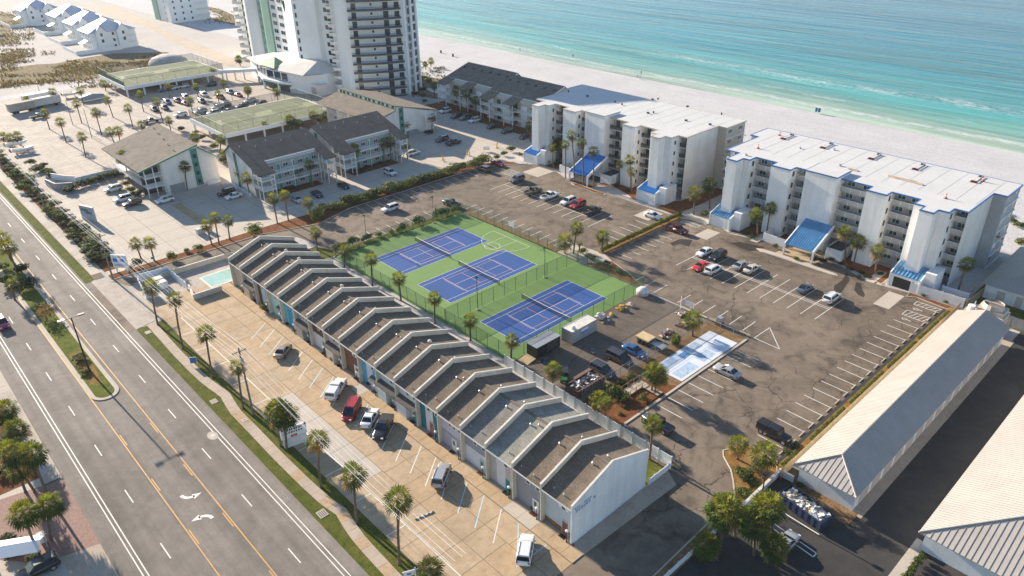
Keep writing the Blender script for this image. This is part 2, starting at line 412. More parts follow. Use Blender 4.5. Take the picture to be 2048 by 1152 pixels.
M_WOODP = plain('weathered_pole_wood', (0.20, 0.165, 0.135), 0.95, 0.2, 2.0)
M_PLY = plain('plywood', (0.55, 0.40, 0.22), 0.9, 0.15, 1.2)
M_ROOFW = concrete('white_membrane_roof', (0.60, 0.58, 0.56), 0.06, 0.10, 0.75)
M_BLUET = plain('blue_roof_trim', (0.035, 0.15, 0.36), 0.6, 0.2, 0.8)
M_BLUEM = plain('blue_metal_roof', (0.015, 0.20, 0.60), 0.4, 0.08)
M_BLUES = plain('dark_blue_seam', (0.012, 0.10, 0.32), 0.4, 0.08)
M_BLUEM2 = plain('faded_blue_metal_roof', (0.13, 0.33, 0.52), 0.45, 0.2)
M_MROOF = stucco('cream_metal_roof', (0.44, 0.40, 0.36), 0.2)
M_MROOFS = plain('grey_metal_rib', (0.36, 0.32, 0.275), 0.5, 0.06, 0.3)
M_TYRE = plain('tyre_rubber', (0.018, 0.018, 0.018), 0.9)
M_RIM = plain('alloy_rim', (0.4, 0.4, 0.41), 0.35, metal=0.7)
M_CARGL = glassm('car_window_glass', (0.012, 0.018, 0.022), 0.05)
M_LAMPR = plain('red_lamp_lens', (0.42, 0.015, 0.012), 0.3)
M_LAMPW = plain('clear_lamp_lens', (0.7, 0.7, 0.68), 0.2)
M_CHROME = plain('chrome', (0.55, 0.55, 0.55), 0.25, metal=0.9)
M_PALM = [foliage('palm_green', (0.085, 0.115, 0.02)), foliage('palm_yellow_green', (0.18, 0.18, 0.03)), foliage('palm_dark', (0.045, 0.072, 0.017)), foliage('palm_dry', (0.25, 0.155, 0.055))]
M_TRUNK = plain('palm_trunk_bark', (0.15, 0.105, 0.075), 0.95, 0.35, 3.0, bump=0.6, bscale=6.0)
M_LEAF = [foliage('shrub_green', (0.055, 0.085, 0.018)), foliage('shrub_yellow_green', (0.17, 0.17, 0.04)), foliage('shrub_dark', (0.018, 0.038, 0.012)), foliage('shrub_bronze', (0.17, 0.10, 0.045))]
M_DEAD = [foliage('dead_twig', (0.16, 0.10, 0.06)), foliage('dead_leaf', (0.22, 0.125, 0.06))]
M_SKIN = plain('skin', (0.45, 0.28, 0.2), 0.6)
# ================================================================== SETTING
def sheet(name, pts, z, m, parent=None):
    b = MB(); b.poly([(p[0], p[1], z) for p in pts]); return struct(name, b, m, parent)
def rect(name, x0, y0, x1, y1, z, m, parent=None):
    return sheet(name, [(x0,y0),(x1,y0),(x1,y1),(x0,y1)], z, m, parent)
def slab(name, x0, y0, x1, y1, z0, z1, m, parent=None):
    return struct(name, MB().box(x0,y0,z0,x1,y1,z1), m, parent)
def stripe(name, a, b, wd, z, m, parent):
    a = Vector((a[0],a[1],0)); b = Vector((b[0],b[1],0)); d = (b-a).normalized(); n = Vector((-d.y, d.x, 0))*wd/2
    q = MB(); q.poly([(p.x,p.y,z) for p in (a-n, b-n, b+n, a+n)]); return ob(name, q, parent, mats=m)
def kerbline(name, pts, wd, h, m=None, parent=None):
    """kerb of one piece along a polyline"""
    b = MB(); P = [Vector((p[0],p[1],0)) for p in pts]; L = []; Rr = []
    for i, p in enumerate(P):
        a = P[max(i-1,0)]; c = P[min(i+1,len(P)-1)]; d = (c-a).normalized(); n = Vector((-d.y,d.x,0))*wd/2
        L.append(p+n); Rr.append(p-n)
    secs = [[(r.x,r.y,-0.02),(l.x,l.y,-0.02),(l.x,l.y,h),(r.x,r.y,h)] for l, r in zip(L, Rr)]
    b.loft(secs); return struct(name, b, m or M_KERB, parent)

g = MB(); g.poly([(-3000,-1500,0),(1500,-1500,0),(1500,101,0),(-3000,101,0)]); struct('ground', g, M_GROUND)
# beach: falls gently to the water
g = MB(); NX, NY = 150, 30
for j in range(NY+1):
    y = 99.0 + 112.0*j/NY
    for i in range(NX+1):
        x = -1500 + 2300.0*i/NX
        dn = 0.0
        if y > 150: dn = -((y-150)/61.0)**1.3*1.7
        hmp = 0.12*math.sin(x*0.051+y*0.13)+0.1*math.sin(x*0.023-y*0.21)
        if j == 0: hmp = -0.06
        g.v.append((x, y, -0.02+dn+hmp*min(1, max(0, (190-y)/60.0))))
for j in range(NY):
    for i in range(NX):
        a = j*(NX+1)+i; g.f.append((a, a+1, a+NX+2, a+NX+1)); g.m.append(0)
struct('beach', g, M_SAND, smooth=True)
# sea with low swell
g = MB(); NX, NY = 90, 120
for j in range(NY+1):
    y = 178.0 + 2600.0*(j/NY)**2.2
    for i in range(NX+1):
        x = -2600 + 4000.0*i/NX
        am = min(1.0, max(0.0, (y-190)/60.0))
        sw = 0.16*math.sin(y*0.42+0.9*math.sin(x*0.012)) + 0.22*math.exp(-((y-226-6*math.sin(x*0.011))/3.0)**2)*2.2
        g.v.append((x, y, -0.62+sw*am))
for j in range(NY):
    for i in range(NX):
        a = j*(NX+1)+i; g.f.append((a, a+1, a+NX+2, a+NX+1)); g.m.append(0)
struct('sea', g, M_SEA, smooth=True)

# ---- road
road = rect('road', -1200, -69.8, 500, -48.1, 0.02, M_ROAD)
def rmark(n, x0, y0, x1, y1, m, z=0.026): return stripe(n, (x0,y0), (x1,y1), 0.13, z, m, road)
for y in (-49.72, -50.28): rmark('edge_line', -900, y, 300, y, M_WHITELINE)
for y in (-67.15, -67.65): rmark('edge_line', -900, y, 300, y, M_WHITELINE)
rmark('centre_line', -900, -56.1, 300, -56.1, M_YELLINE); rmark('centre_line', -900, -61.05, 300, -61.05, M_YELLINE)
k = -9
while True:
    x = 5.9 + 12.92*k
    if x > 90: break
    stripe('lane_dash', (x, -53.05), (x+3.1, -53.05), 0.14, 0.026, M_WHITELINE, road)
    stripe('lane_dash', (x+1.0, -64.25), (x+4.3, -64.25), 0.14, 0.026, M_WHITELINE, road)
    if x > 3:
        stripe('turn_lane_dash', (x+1.5, -56.38), (x+4.7, -56.38), 0.13, 0.026, M_YELLINE, road)
        stripe('turn_lane_dash', (x+1.3, -60.78), (x+4.5, -60.78), 0.13, 0.026, M_YELLINE, road)
    k += 1
def arrow(cx, cy, sgn):
    b = MB(); pts = []
    for i in range(9):
        t = R(100*i/8.0); pts.append((1.6-1.6*math.cos(t)*1.0-0.2, 1.35*math.sin(t)))
    # curved shaft then a head, turning towards the lane's side
    outer = [(0.0+1.25*(1-math.cos(R(88*i/8.0))), 1.25*math.sin(R(88*i/8.0))*1.15) for i in range(9)]
    inner = [(0.36+0.9*(1-math.cos(R(88*i/8.0))), 0.9*math.sin(R(88*i/8.0))*1.2-0.0) for i in range(9)]
    for i in range(8):
        q = [outer[i], outer[i+1], inner[i+1], inner[i]]
        b.poly([(cx+sgn*p[1]*1.05, cy+sgn*p[0]*1.25, 0.027) for p in q][::-1])
    tip = [(1.25,1.75),(1.25,0.75),(2.35,1.28)]
    b.poly([(cx+sgn*p[1]*1.05, cy+sgn*p[0]*1.05, 0.027) for p in tip])
    ob('turn_arrow', b, road, mats=M_WHITELINE)
arrow(26.3, -59.3, 1); arrow(33.2, -57.5, -1)
# patches of older asphalt along the shoulder, manhole
b = MB(); b.prism([(17.1+1.15*math.cos(t*math.pi/8), -50.7+0.72*math.sin(t*math.pi/8)) for t in range(16)], 0.0, 0.034); ob('manhole_collar', b, road, mats=M_KERB)
b = MB(); b.prism([(17.1+0.36*math.cos(t*math.pi/6), -50.7+0.36*math.sin(t*math.pi/6)) for t in range(12)], 0.0, 0.045); ob('manhole_cover', b, road, mats=M_GREY)
for (x0,y0,x1,y1) in ((-44,-50.0,-22.5,-48.2),): rect('shoulder_patch', x0,y0,x1,y1, 0.024, M_LOT, road)

# ---- median
med = [(-400,-61.0),(-10.0,-61.0)]
for i in range(11):
    t = R(-90+18*i); med.append((-5.9+2.4*math.cos(t), -58.85+2.15*math.sin(t)))
med += [(-10,-56.75),(-400,-56.75)]
b = MB(); b.prism(med, 0.0, 0.14); mo = struct('median_kerb', b, M_KERB)
inn = [(-400,-60.35),(-10.0,-60.35)]
for i in range(11):
    t = R(-90+18*i); inn.append((-6.0+1.8*math.cos(t), -58.87+1.5*math.sin(t)))
inn += [(-10,-57.4),(-400,-57.4)]
b = MB(); b.prism(inn, 0.1, 0.165); struct('median_grass', b, M_LAWN)
b = MB(); b.prism([(-22,-59.9),(-9.5,-59.8),(-9,-58.2),(-14,-57.8),(-22,-57.9)], 0.1, 0.172); struct('median_mulch', b, M_DRYG)

# ---- verge, sidewalk north of the road
rect('grass_verge', -22.6, -48.1, 160, -43.2, 0.03, M_GRASS)
rect('grass_verge', -300, -49.2, -49, -47.2, 0.03, M_GRASS)
sw_c = [(-22.5,-45.35)]
for x in (-9,-2,2,5.5,8.5,11,14,20): sw_c.append((x, {2:-45.6,5.5:-45.3,8.5:-44.9,11:-45.3}.get(x,-45.7)))
sw_c += [(28,-45.8),(36,-45.7),(41,-45.5),(44,-45.0),(46.5,-45.5),(50,-45.9),(58,-46.1),(75,-46.1),(100,-46.1),(140,-46.1)]
def along(pts, step):
    out = []; acc = 0.0; P = [Vector((p[0],p[1],0)) for p in pts]; i = 0; cur = P[0].copy(); out.append(cur.copy())
    rem = step
    for i in range(len(P)-1):
        a, b_ = P[i], P[i+1]; L = (b_-a).length; pos = 0.0
        while pos + rem <= L:
            pos += rem; out.append(a+(b_-a)*(pos/L)); rem = step
        rem -= (L-pos)
    return out
def slabs_along(parent, pts, wd, step, z0, z1, mats, gap=0.03):
    q = along(pts, step)
    for i in range(len(q)-1):
        a, b_ = q[i], q[i+1]
        da = (q[min(i+1,len(q)-1)]-q[max(i-1,0)]).normalized(); db = (q[min(i+2,len(q)-1)]-q[i]).normalized()
        na = Vector((-da.y,da.x,0))*wd/2; nb = Vector((-db.y,db.x,0))*wd/2; d = (b_-a).normalized()*gap/2
        m = MB(); m.prism([(p.x,p.y) for p in (a-na+d, b_-nb-d, b_+nb-d, a+na+d)], z0, z1+random.uniform(-0.006,0.006))
        ob('sidewalk_slab', m, parent, mats=random.choice(mats))
def ribbon(name, pts, wd, z, m):
    b = MB(); q = [Vector((p[0],p[1],0)) for p in pts]; L=[]; Rr=[]
    for i, p in enumerate(q):
        d = (q[min(i+1,len(q)-1)]-q[max(i-1,0)]).normalized(); n = Vector((-d.y,d.x,0))*wd/2; L.append(p+n); Rr.append(p-n)
    for i in range(len(q)-1): b.poly([(p.x,p.y,z) for p in (Rr[i],Rr[i+1],L[i+1],L[i])])
    return struct(name, b, m)
swk = ribbon('sidewalk', sw_c, 1.58, 0.042, M_JOINT)
slabs_along(swk, sw_c, 1.55, 1.85, 0.0, 0.075, [M_SIDE]*7+[M_CONC3])
sw_w = [(-300,-46.2),(-49.5,-46.2)]
swk2 = ribbon('sidewalk', sw_w, 1.9, 0.042, M_JOINT)
slabs_along(swk2, [(-190,-46.2),(-49.6,-46.2)], 1.85, 2.6, 0.0, 0.07, [M_CONC2, M_WLOT])
for (x,y,s) in ((9.1,-47.0,0.62),(42.5,-47.0,0.72),(-19.9,-46.9,0.6)):
    t_ = thing('drain_grate', {9.1:'concrete framed storm drain grate in the verge near a median nose', 42.5:'concrete framed storm drain grate where the sidewalk bends', -19.9:'storm drain grate beside the west end of the sidewalk'}[x], 'drain', (x,y,0.03))
    ob('frame', MB().box(-s,-s*0.8,0,s,s*0.8,0.06), t_, mats=M_KERB)
    for i in range(4): ob('bar', MB().box(-s*0.75,-s*0.6+i*s*0.34,0.06,s*0.75,-s*0.6+i*s*0.34+s*0.17,0.085), t_, mats=M_DKGREY)
t_ = thing('utility_box_cover', 'small concrete utility cover set in the sidewalk', 'cover', (17.0,-45.6,0.06)); ob('lid', MB().box(-0.45,-0.4,0,0.45,0.4,0.05), t_, mats=M_CONC2); ob('hole', MB().prism([(0.15*math.cos(i),0.15*math.sin(i)) for i in range(6)],0.05,0.06), t_, mats=M_BLACK)

# ---- driveway apron between the road and the townhouse lot, ramp
sheet('driveway_apron', [(-49,-48.1),(-22.6,-48.1),(-23.4,-44.4),(-27,-41),(-33,-40),(-44,-44),(-49.5,-47.4)], 0.034, M_WLOT)

# ---- townhouse lot: concrete slabs with open joints
tl = rect('townhouse_lot', -31.0, -43.2, 70.6, -29.45, 0.036, M_JOINT)
rows = [(-43.2,-40.3),(-40.3,-36.7),(-36.7,-32.9),(-32.9,-29.45)]
for ri, (y0,y1) in enumerate(rows):
    x = -31.0; i = 0
    while x < 70.5:
        wdt = 4.1 + (0.5 if (i+ri) % 3 == 0 else 0.0); x1 = min(70.6, x+wdt)
        mt = random.choice([M_CONC, M_CONC, M_CONC3, M_CONC])
        if ri == 1 and 12 < x < 40: mt = M_CONC2
        b = MB(); b.poly([(x+0.035,y0+0.035,0.044),(x1-0.035,y0+0.035,0.044),(x1-0.035,y1-0.035,0.044),(x+0.035,y1-0.035,0.044)])
        ob('concrete_slab', b, tl, mats=mt); x = x1; i += 1
for i in range(-6, 18):
    if i in (15+20,): continue
    x = 37.35 - 3.47*10 + 3.47*i + 3.47*3 - 0.05
    if x > 59: continue
    stripe('stall_line', (x, -29.6), (x+3.55, -34.2), 0.14, 0.049, M_WHITELINE if random.random() < .8 else M_BLUELINE, tl)
stripe('lane_line', (-21,-40.3), (64,-40.3), 0.14, 0.049, M_WHITELINE, tl)
for x in (-14.5,-7.5,-0.5,7.0,14.4,21.8,29.2,36.6,43.7,51.5): stripe('bay_line', (x,-43.1), (x+0.1,-40.35), 0.13, 0.049, M_WHITELINE, tl)
# hatched corner bay
for a_, b_ in (((61.5,-29.7),(66.4,-34.6)),((66.4,-34.6),(66.4,-29.6)),((63.3,-31.5),(66.4,-31.0)),((64.5,-32.7),(66.4,-32.4)),((65.5,-33.7),(66.4,-33.5))): stripe('hatch_line', a_, b_, 0.13, 0.05, M_BLUELINE, tl)
# walkway in front of the townhouses
wk = rect('walkway', -31.0, -29.45, 70.6, -27.0, 0.05, M_JOINT)
x = -31.0
while x < 70.5:
    x1 = min(70.6, x+2.62); b = MB().box(x+0.02,-29.41,0.0,x1-0.02,-27.45,0.11+random.uniform(-.006,.006))
    ob('walkway_slab', b, wk, mats=random.choice([M_CONC3, M_CONC3, M_CONC, M_CONC3, M_CONC2 if random.random()<.4 else M_CONC3])); x = x1
slab('entry_strip', -26, -27.42, 68.5, -25.6, 0.0, 0.09, M_SIDE)

# ---- asphalt lots
lotW = sheet('west_asphalt_lot', [(-46.2,-46.5),(-41.5,-44),(-40.2,-30),(-39.2,-6),(-23.2,-3.4),(-22.9,31.0),(9.4,31.0),(9.4,37.5),(16.1,37.6),(16.1,66.3),(-20,66.3),(-27,69.0),(-36,69.0),(-45.2,57.0),(-45.2,12),(-42,2),(-46.2,-12)], 0.024, M_LOT)
lotE = sheet('east_asphalt_lot', [(17.4,37.6),(17.4,66),(26,69),(31,66.7),(41,69.5),(55,69.2),(64,66),(71,67.2),(78.6,66),(78.6,4.4),(73.3,4.9),(71.6,1.0),(72.4,0.0),(74.7,-1.7),(76.0,-3.2),(77.9,-5.6),(78.1,-12.6),(78.4,-24),(78.6,-45.5),(69.5,-45.5),(70.6,-29),(68.6,-12),(68.7,-8),(58.3,-8),(58.3,30.9),(34.2,31.0),(28,34.5),(21,36.5)], 0.024, M_LOT)
# east lot markings
def stall(a, b_, lot): stripe('stall_line', a, b_, 0.13, 0.031, M_WHITELINE, lot)
for i in range(18):
    y = 54.7 - 2.77*i
    if i == 16 or y < 4: continue
    stall((73.3,y+0.1),(78.1,y), lotE)
for i in range(9): stall((58.6, 2.9+2.78*i), (63.3, 2.9+2.78*i), lotE)
for i in range(10):
    if i == 3: continue
    stall((30.25+2.86*i, 31.7), (30.2+2.86*i, 36.0), lotE)
for i in range(12): stall((31.9+2.84*i, 44.6), (32.1+2.84*i, 55.9), lotE)
for y in (50.75, 50.2): stripe('spine_line', (32.0,y), (63.1,y-0.3), 0.12, 0.0325, M_WHITELINE, lotE)
for i in range(6): stall((19.5,40.4+2.83*i),(23.4,40.5+2.83*i), lotE)
tri = [(58.8,30.9),(58.9,36.0),(63.8,30.8)]
for i in range(3): stripe('triangle_line', tri[i], tri[(i+1)%3], 0.13, 0.0335, M_WHITELINE, lotE)
def hatch(x0, y0, x1, y1, n, lot, ang=1.2):
    for a_, b_ in (((x0,y0),(x1,y0)),((x0,y1),(x1,y1)),((x0,y0),(x0,y1)),((x1,y0),(x1,y1))): stripe('hatch_line', a_, b_, 0.12, 0.0335, M_WHITELINE, lot)
    for i in range(1, n): 
        x = x0+(x1-x0)*i/n; stripe('hatch_line', (x-ang*0.28,y0), (x+ang*0.28,y1), 0.11, 0.036, M_WHITELINE, lot)
hatch(73.6,63.2,78.5,64.8,6,lotE); hatch(73.6,57.8,78.3,60.1,6,lotE); hatch(18.8,64.2,23.6,65.8,7,lotE)
for (x,y) in ((74.6,61.6),(74.6,56.4)):
    b = MB()
    for i in range(10):
        t0, t1 = R(36*i), R(36*(i+1)); b.poly([(x+0.5*math.cos(t0),y+0.4*math.sin(t0),0.034),(x+0.5*math.cos(t1),y+0.4*math.sin(t1),0.034),(x+0.36*math.cos(t1),y+0.28*math.sin(t1),0.034),(x+0.36*math.cos(t0),y+0.28*math.sin(t0),0.034)][::-1])
    b.poly([(x+0.5,y-0.08,0.035),(x+1.2,y-0.08,0.035),(x+1.2,y+0.1,0.035),(x+0.5,y+0.1,0.035)]); ob('wheelchair_mark', b, lotE, mats=M_WHITELINE)
rect('concrete_pad', 68.1,57.9,71.1,65.1, 0.037, M_CONC2); rect('concrete_pad', 25.7,60,29.1,65.6, 0.037, M_CONC2)
# west lot markings
for i in range(16): stall((-44.7,14.0+2.84*i),(-40.0,13.9+2.84*i), lotW)
for i in range(9): stall((-30.1,4.5+2.84*i),(-25.6,4.3+2.84*i), lotW)
for i in range(11): stall((-24.0+2.9*i,33.2),(-24.2+2.9*i,37.0), lotW)
for i in range(13): stall((-29.7+2.9*i,46.5),(-30.0+2.9*i,55.6), lotW)
stripe('spine_line', (-29.7,51.6),(5.2,51.0), 0.12, 0.0325, M_WHITELINE, lotW)
for i in range(6): stall((10.6,43.2+2.87*i),(15.8,43.0+2.87*i), lotW)
hatch(6.6,32.6,9.3,36.8,5,lotW,0.5); hatch(-37.5,57.5,-33.5,61,6,lotW)
rect('concrete_pad', -33.5,62,-27.5,68.5, 0.037, M_CONC2); rect('concrete_pad', 8.5,59.5,13,65.5, 0.037, M_CONC2)
# water stains are part of the lot: wet patches with their own outline
def blob(name, px, lot, m, z=0.0295):
    b = MB(); b.poly([(*G(*p).to_2d(), z) for p in px]); return ob(name, b, lot, mats=m)
M_WET = asphalt('wet_asphalt', (0.042, 0.034, 0.028), stains=0.3)
blob('wet_patch', [(1668,572),(1685,560),(1693,545),(1700,560),(1690,575),(1680,590),(1668,585)], lotE, M_WET)
blob('wet_patch', [(1708,580),(1712,565),(1722,566),(1724,578),(1730,590),(1727,595),(1716,590)], lotE, M_WET)
blob('wet_patch', [(1458,486),(1480,484),(1510,490),(1530,494),(1522,500),(1500,503),(1480,496),(1470,490)], lotE, M_WET)
blob('wet_patch', [(1340,486),(1360,478),(1385,480),(1378,494),(1360,488),(1345,492)], lotE, M_WET)

# ---- islands and kerbs by the condos
def island(name, pts, kerb, fill, h=0.14, inset=0.35):
    b = MB(); b.prism(pts, 0.0, h); o = struct(name, b, M_KERB)
    c = Vector((sum(p[0] for p in pts)/len(pts), sum(p[1] for p in pts)/len(pts), 0)); q = []
    for p in pts:
        v = Vector((p[0],p[1],0))-c; L = v.length; q.append(tuple((c+v*max(0.2,(L-inset*1.4)/L))[:2]))
    b = MB(); b.prism(q, h-0.04, h+0.04); ob('planting_bed', b, o, mats=fill); return o
island('kerb_island', [(39.4,63.9),(41,63.1),(48,63.4),(57,63.5),(58.3,63.9),(57.5,64.6),(50,64.9),(44,64.9),(40.5,64.6)], M_KERB, M_CONC2)
island('kerb_island', [(-17.8,65.2),(-16,64.3),(-8,64.2),(-5.2,64.7),(-5.6,65.3),(-12,65.7),(-16.5,65.8)], M_KERB, M_MULCH)
def bedpoly(name, pts, m, z=0.1, kerb=True):
    b = MB(); b.prism(pts, 0.0, z); o = struct(name, b, m)
    if kerb: kerbline('kerb', pts+[pts[0]], 0.16, z+0.05)
    return o
bedpoly('planting_bed', [(30.3,67.2),(36,69.0),(43,70.2),(43,75.5),(30.3,75.5)], M_MULCH)
bedpoly('planting_bed', [(52.4,69.6),(57,69.2),(62,67.8),(65.8,66.9),(65.8,75),(52.4,76)], M_MULCH)
bedpoly('planting_bed', [(-34,69.6),(-28,70.1),(-22.6,70),(-22.6,76),(-34,76)], M_MULCH)
bedpoly('planting_bed', [(-12,69.2),(-7,70.8),(-2,69.3),(2,67.6),(3,75),(-12,76)], M_MULCH)
bedpoly('planting_bed', [(9.2,67.4),(15,66.6),(16,72),(16,90),(12.3,90),(11,76),(9.4,73)], M_MULCH)
slab('dune_garden', 17.8, 67.0, 24.2, 74, 0.0, 0.1, M_CONC2)
rect('side_yard', 12, 75, 30, 100, 0.03, M_CONC2)
bedpoly('planting_bed', [(71.4,65.2),(73,66.2),(78.9,65.6),(79.6,67.3),(71.2,67.3)], M_MULCH)
slab('condo_walk', 36.2, 66.6, 38.0, 72.2, 0.0, 0.12, M_CONC2); slab('condo_walk', 62.9, 66.0, 64.6, 72.4, 0.0, 0.12, M_CONC2)
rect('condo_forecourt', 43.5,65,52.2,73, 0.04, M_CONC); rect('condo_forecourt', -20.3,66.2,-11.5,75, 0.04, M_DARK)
# hedge strip between the two lots
slab('hedge_bed', 16.1, 37.6, 17.4, 68, 0.0, 0.12, M_DRYG)
sheet('sand_corner', [(9.5,31.2),(17.6,31.2),(21,36.6),(17.4,38.0),(16.1,37.9),(9.6,37.4)], 0.045, M_CONC2)
bedpoly('planting_bed', [(17.7,31.2),(33.6,31.2),(28,34.2),(21.5,36.3)], M_MULCH)
# strip beside the courts
slab('court_verge', -25.4, -1.5, -23.0, 31.0, 0.0, 0.1, M_GRASS)
slab('court_verge', -23.0, 31.05, 9.3, 33.0, 0.0, 0.1, M_DIRT)
bedpoly('planting_bed', [(-31,-5.5),(-24.5,-3),(-23,-6),(-25.5,-12.4),(-31,-12)], M_GRASS)
# east edge strip
slab('kerb_strip', 78.2, 4.2, 78.75, 65.5, 0.0, 0.06, M_DARK)
slab('grass_strip', 78.75, 2.0, 80.0, 66.8, 0.0, 0.14, M_DRYG)
kx = 6.0
while kx < 62:
    s_ = thing('wheel_stop', 'concrete wheel stop along the east fence, %s from the driveway end' % ORD[int(round((kx-6.0)/2.77))], 'wheel stop', (77.75, kx, 0.03), group='wheel stops along the east fence')
    ob('bar', MB().yprism([(-0.1,0),(0.1,0),(0.07,0.12),(-0.07,0.12)], 0.0, 1.75), s_, mats=M_CONC2); kx += 2.77
# mulch strip between the concrete lots and the asphalt drive
sheet('mulch_strip', [(-49.4,-44.6),(-46.9,-44.6),(-46.4,-25),(-46.4,-11),(-42.2,1.5),(-45.4,12),(-45.4,57),(-39,66),(-42,66),(-48,58),(-49,10),(-49.6,-8),(-49.4,-24)], 0.1, M_MULCH)
kerbline('kerb', [(-46.8,-44.5),(-46.3,-25),(-46.2,-11.5),(-42.0,1.6),(-45.25,12),(-45.25,57),(-37.5,68)], 0.18, 0.15)
kerbline('kerb', [(-49.5,-44.5),(-49.4,-24),(-49.6,-8),(-49.0,10),(-48.1,58)], 0.18, 0.14)
# ---- concrete lots of the green-trimmed complex and the sandy lot further west
cl = rect('complex_lot', -104.5, -44.4, -49.4, 92, 0.018, M_CONC2)
M_JNT3 = plain('grey_joint_line', (0.28,0.23,0.18), 1.0)
for i in range(9): stripe('paving_joint', (-100+6.0*i,-44), (-100+6.0*i,90), 0.12, 0.021, M_JNT3, cl)
for i in range(21): stripe('paving_joint', (-104,-42+6.4*i), (-49.5,-42+6.4*i), 0.12, 0.022, M_JNT3, cl)
sl = rect('sandy_lot', -238, -44.4, -104.5, 62, 0.016, M_WLOT)
M_JNT2 = plain('pale_joint_line', (0.33,0.28,0.23), 1.0)
for i in range(21): stripe('paving_joint', (-236+6.3*i,-41), (-236+6.3*i,60), 0.16, 0.0185, M_JNT2, sl)
for i in range(16): stripe('paving_joint', (-237,-40+6.4*i), (-105,-40+6.4*i), 0.16, 0.0195, M_JNT2, sl)
for (x0,n,ya,yb) in ((-200,24,-8,-2),(-178,20,-14,-8.5),(-160,14,-26,-20.5),(-196,16,22,27.5),(-196,16,32,37.5),(-190,12,-32,-26.5)):
    for i in range(n): stripe('stall_line', (x0+2.8*i,ya), (x0+2.8*i,yb), 0.12, 0.0225, M_WHITELINE, sl)
rect('resort_drive', -200, 62, -104.5, 72, 0.017, M_WLOT); rect('sandy_lane', -246.5, -60, -239.2, 62, 0.02, M_SAND)
rect('west_hedge_bed', -230, -44.6, -52, -41.6, 0.05, M_MULCH)
for (a_, b_) in (((-79,-20),(-58,-19.4)),((-79,-17),(-58,-16.6))): stripe('yellow_line', a_, b_, 0.16, 0.03, M_YELLOW2, cl)
for i in range(5): stripe('stall_line', (-86,-3.0+i*1.0),(-79,-4.2+i*1.0), 0.12, 0.03, M_WHITELINE, cl)
rect('walk_strip', -80, -19.3, -58, -17.0, 0.024, M_CONC3, cl)
for i in range(9): stripe('stall_line', (-61.5,26+3.0*i),(-56,26+3.0*i), 0.1, 0.03, M_YELLOW2, cl)
bedpoly('planting_bed', [(-70.2,4.2),(-65.6,4.2),(-65.6,16.8),(-70.2,16.8)], M_MULCH, 0.08, False)
bedpoly('planting_bed', [(-70.2,26.5),(-65.2,26.5),(-65.2,42),(-70.2,42)], M_MULCH, 0.08, False)
bedpoly('planting_bed', [(-112,86.5),(-58,86.5),(-58,96),(-112,96)], M_MULCH, 0.08, False)
# ---- scrub and side road beyond
def px_sheet(name, px, z, m): return sheet(name, [G(*p).to_2d() for p in px], z, m)
px_sheet('scrub_ground', [(0,178),(60,170),(205,156),(250,141),(300,131),(352,116),(335,104),(225,107),(150,119),(112,127),(70,129),(0,139)], 0.02, M_SCRUB)
px_sheet('scrub_ground', [(0,124),(20,122),(52,116),(50,103),(20,104),(0,106)], 0.02, M_SCRUB)
px_sheet('scrub_ground', [(0,92),(40,84),(35,76),(20,58),(55,50),(52,40),(20,28),(0,22)], 0.02, M_SCRUB)
px_sheet('scrub_ground', [(410,35),(440,42),(470,50),(470,32),(440,18),(400,10)], 0.02, M_SCRUB)
px_sheet('side_road', [(287,52),(330,75),(400,108),(460,134),(485,128),(440,105),(380,80),(320,55),(300,42)], 0.024, M_SIDE)
px_sheet('construction_road', [(0,8),(120,14),(230,10),(300,42),(287,52),(240,40),(120,45)], 0.02, M_SIDE)
px_sheet('dune_ground', [(822,188),(845,192),(880,200),(872,172),(900,150),(870,135),(842,122),(824,130)], 0.05, M_SCRUB)
# ---- south side of the road
rect('south_sidewalk', -300, -72.0, 11.4, -69.8, 0.07, M_JOINT); o_ = rect('south_sidewalk', 24, -74.0, 34, -69.8, 0.04, M_SIDE)
slabs_along(o_, [(-46,-70.9),(11.3,-70.9)], 2.0, 1.9, 0.0, 0.1, [M_CONC2, M_WLOT])
slab('south_kerb', -300, -70.0, 11.4, -69.8, 0.0, 0.16, M_KERB)
sheet('paver_drive', [(11.6,-69.75),(27.5,-69.75),(26,-76),(14,-86),(8,-86)], 0.05, plain('red_brown_pavers', (0.27,0.16,0.125), 0.9, 0.25, 2.5))
rect('south_bed', -120, -110, 9, -72.0, 0.05, M_MULCH); rect('south_lot', 9, -110, 120, -72, 0.03, M_CONC2); rect('south_lot', 34, -73, 500, -69.8, 0.03, M_SIDE)
# ---- storage yard
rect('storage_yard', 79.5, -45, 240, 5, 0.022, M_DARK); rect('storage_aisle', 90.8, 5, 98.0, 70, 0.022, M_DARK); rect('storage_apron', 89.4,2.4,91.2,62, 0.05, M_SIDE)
slab('storage_grass', 80.1, 66.6, 130, 100, 0.0, 0.05, M_GRASS)
for (a_,b_) in (((82.0,-3.2),(89.2,-3.2)),((81.0,-7.0),(84.5,-7.0)),((84.7,-8.2),(88.4,-8.2)),((84.7,-9.0),(88.4,-9.0))): pass
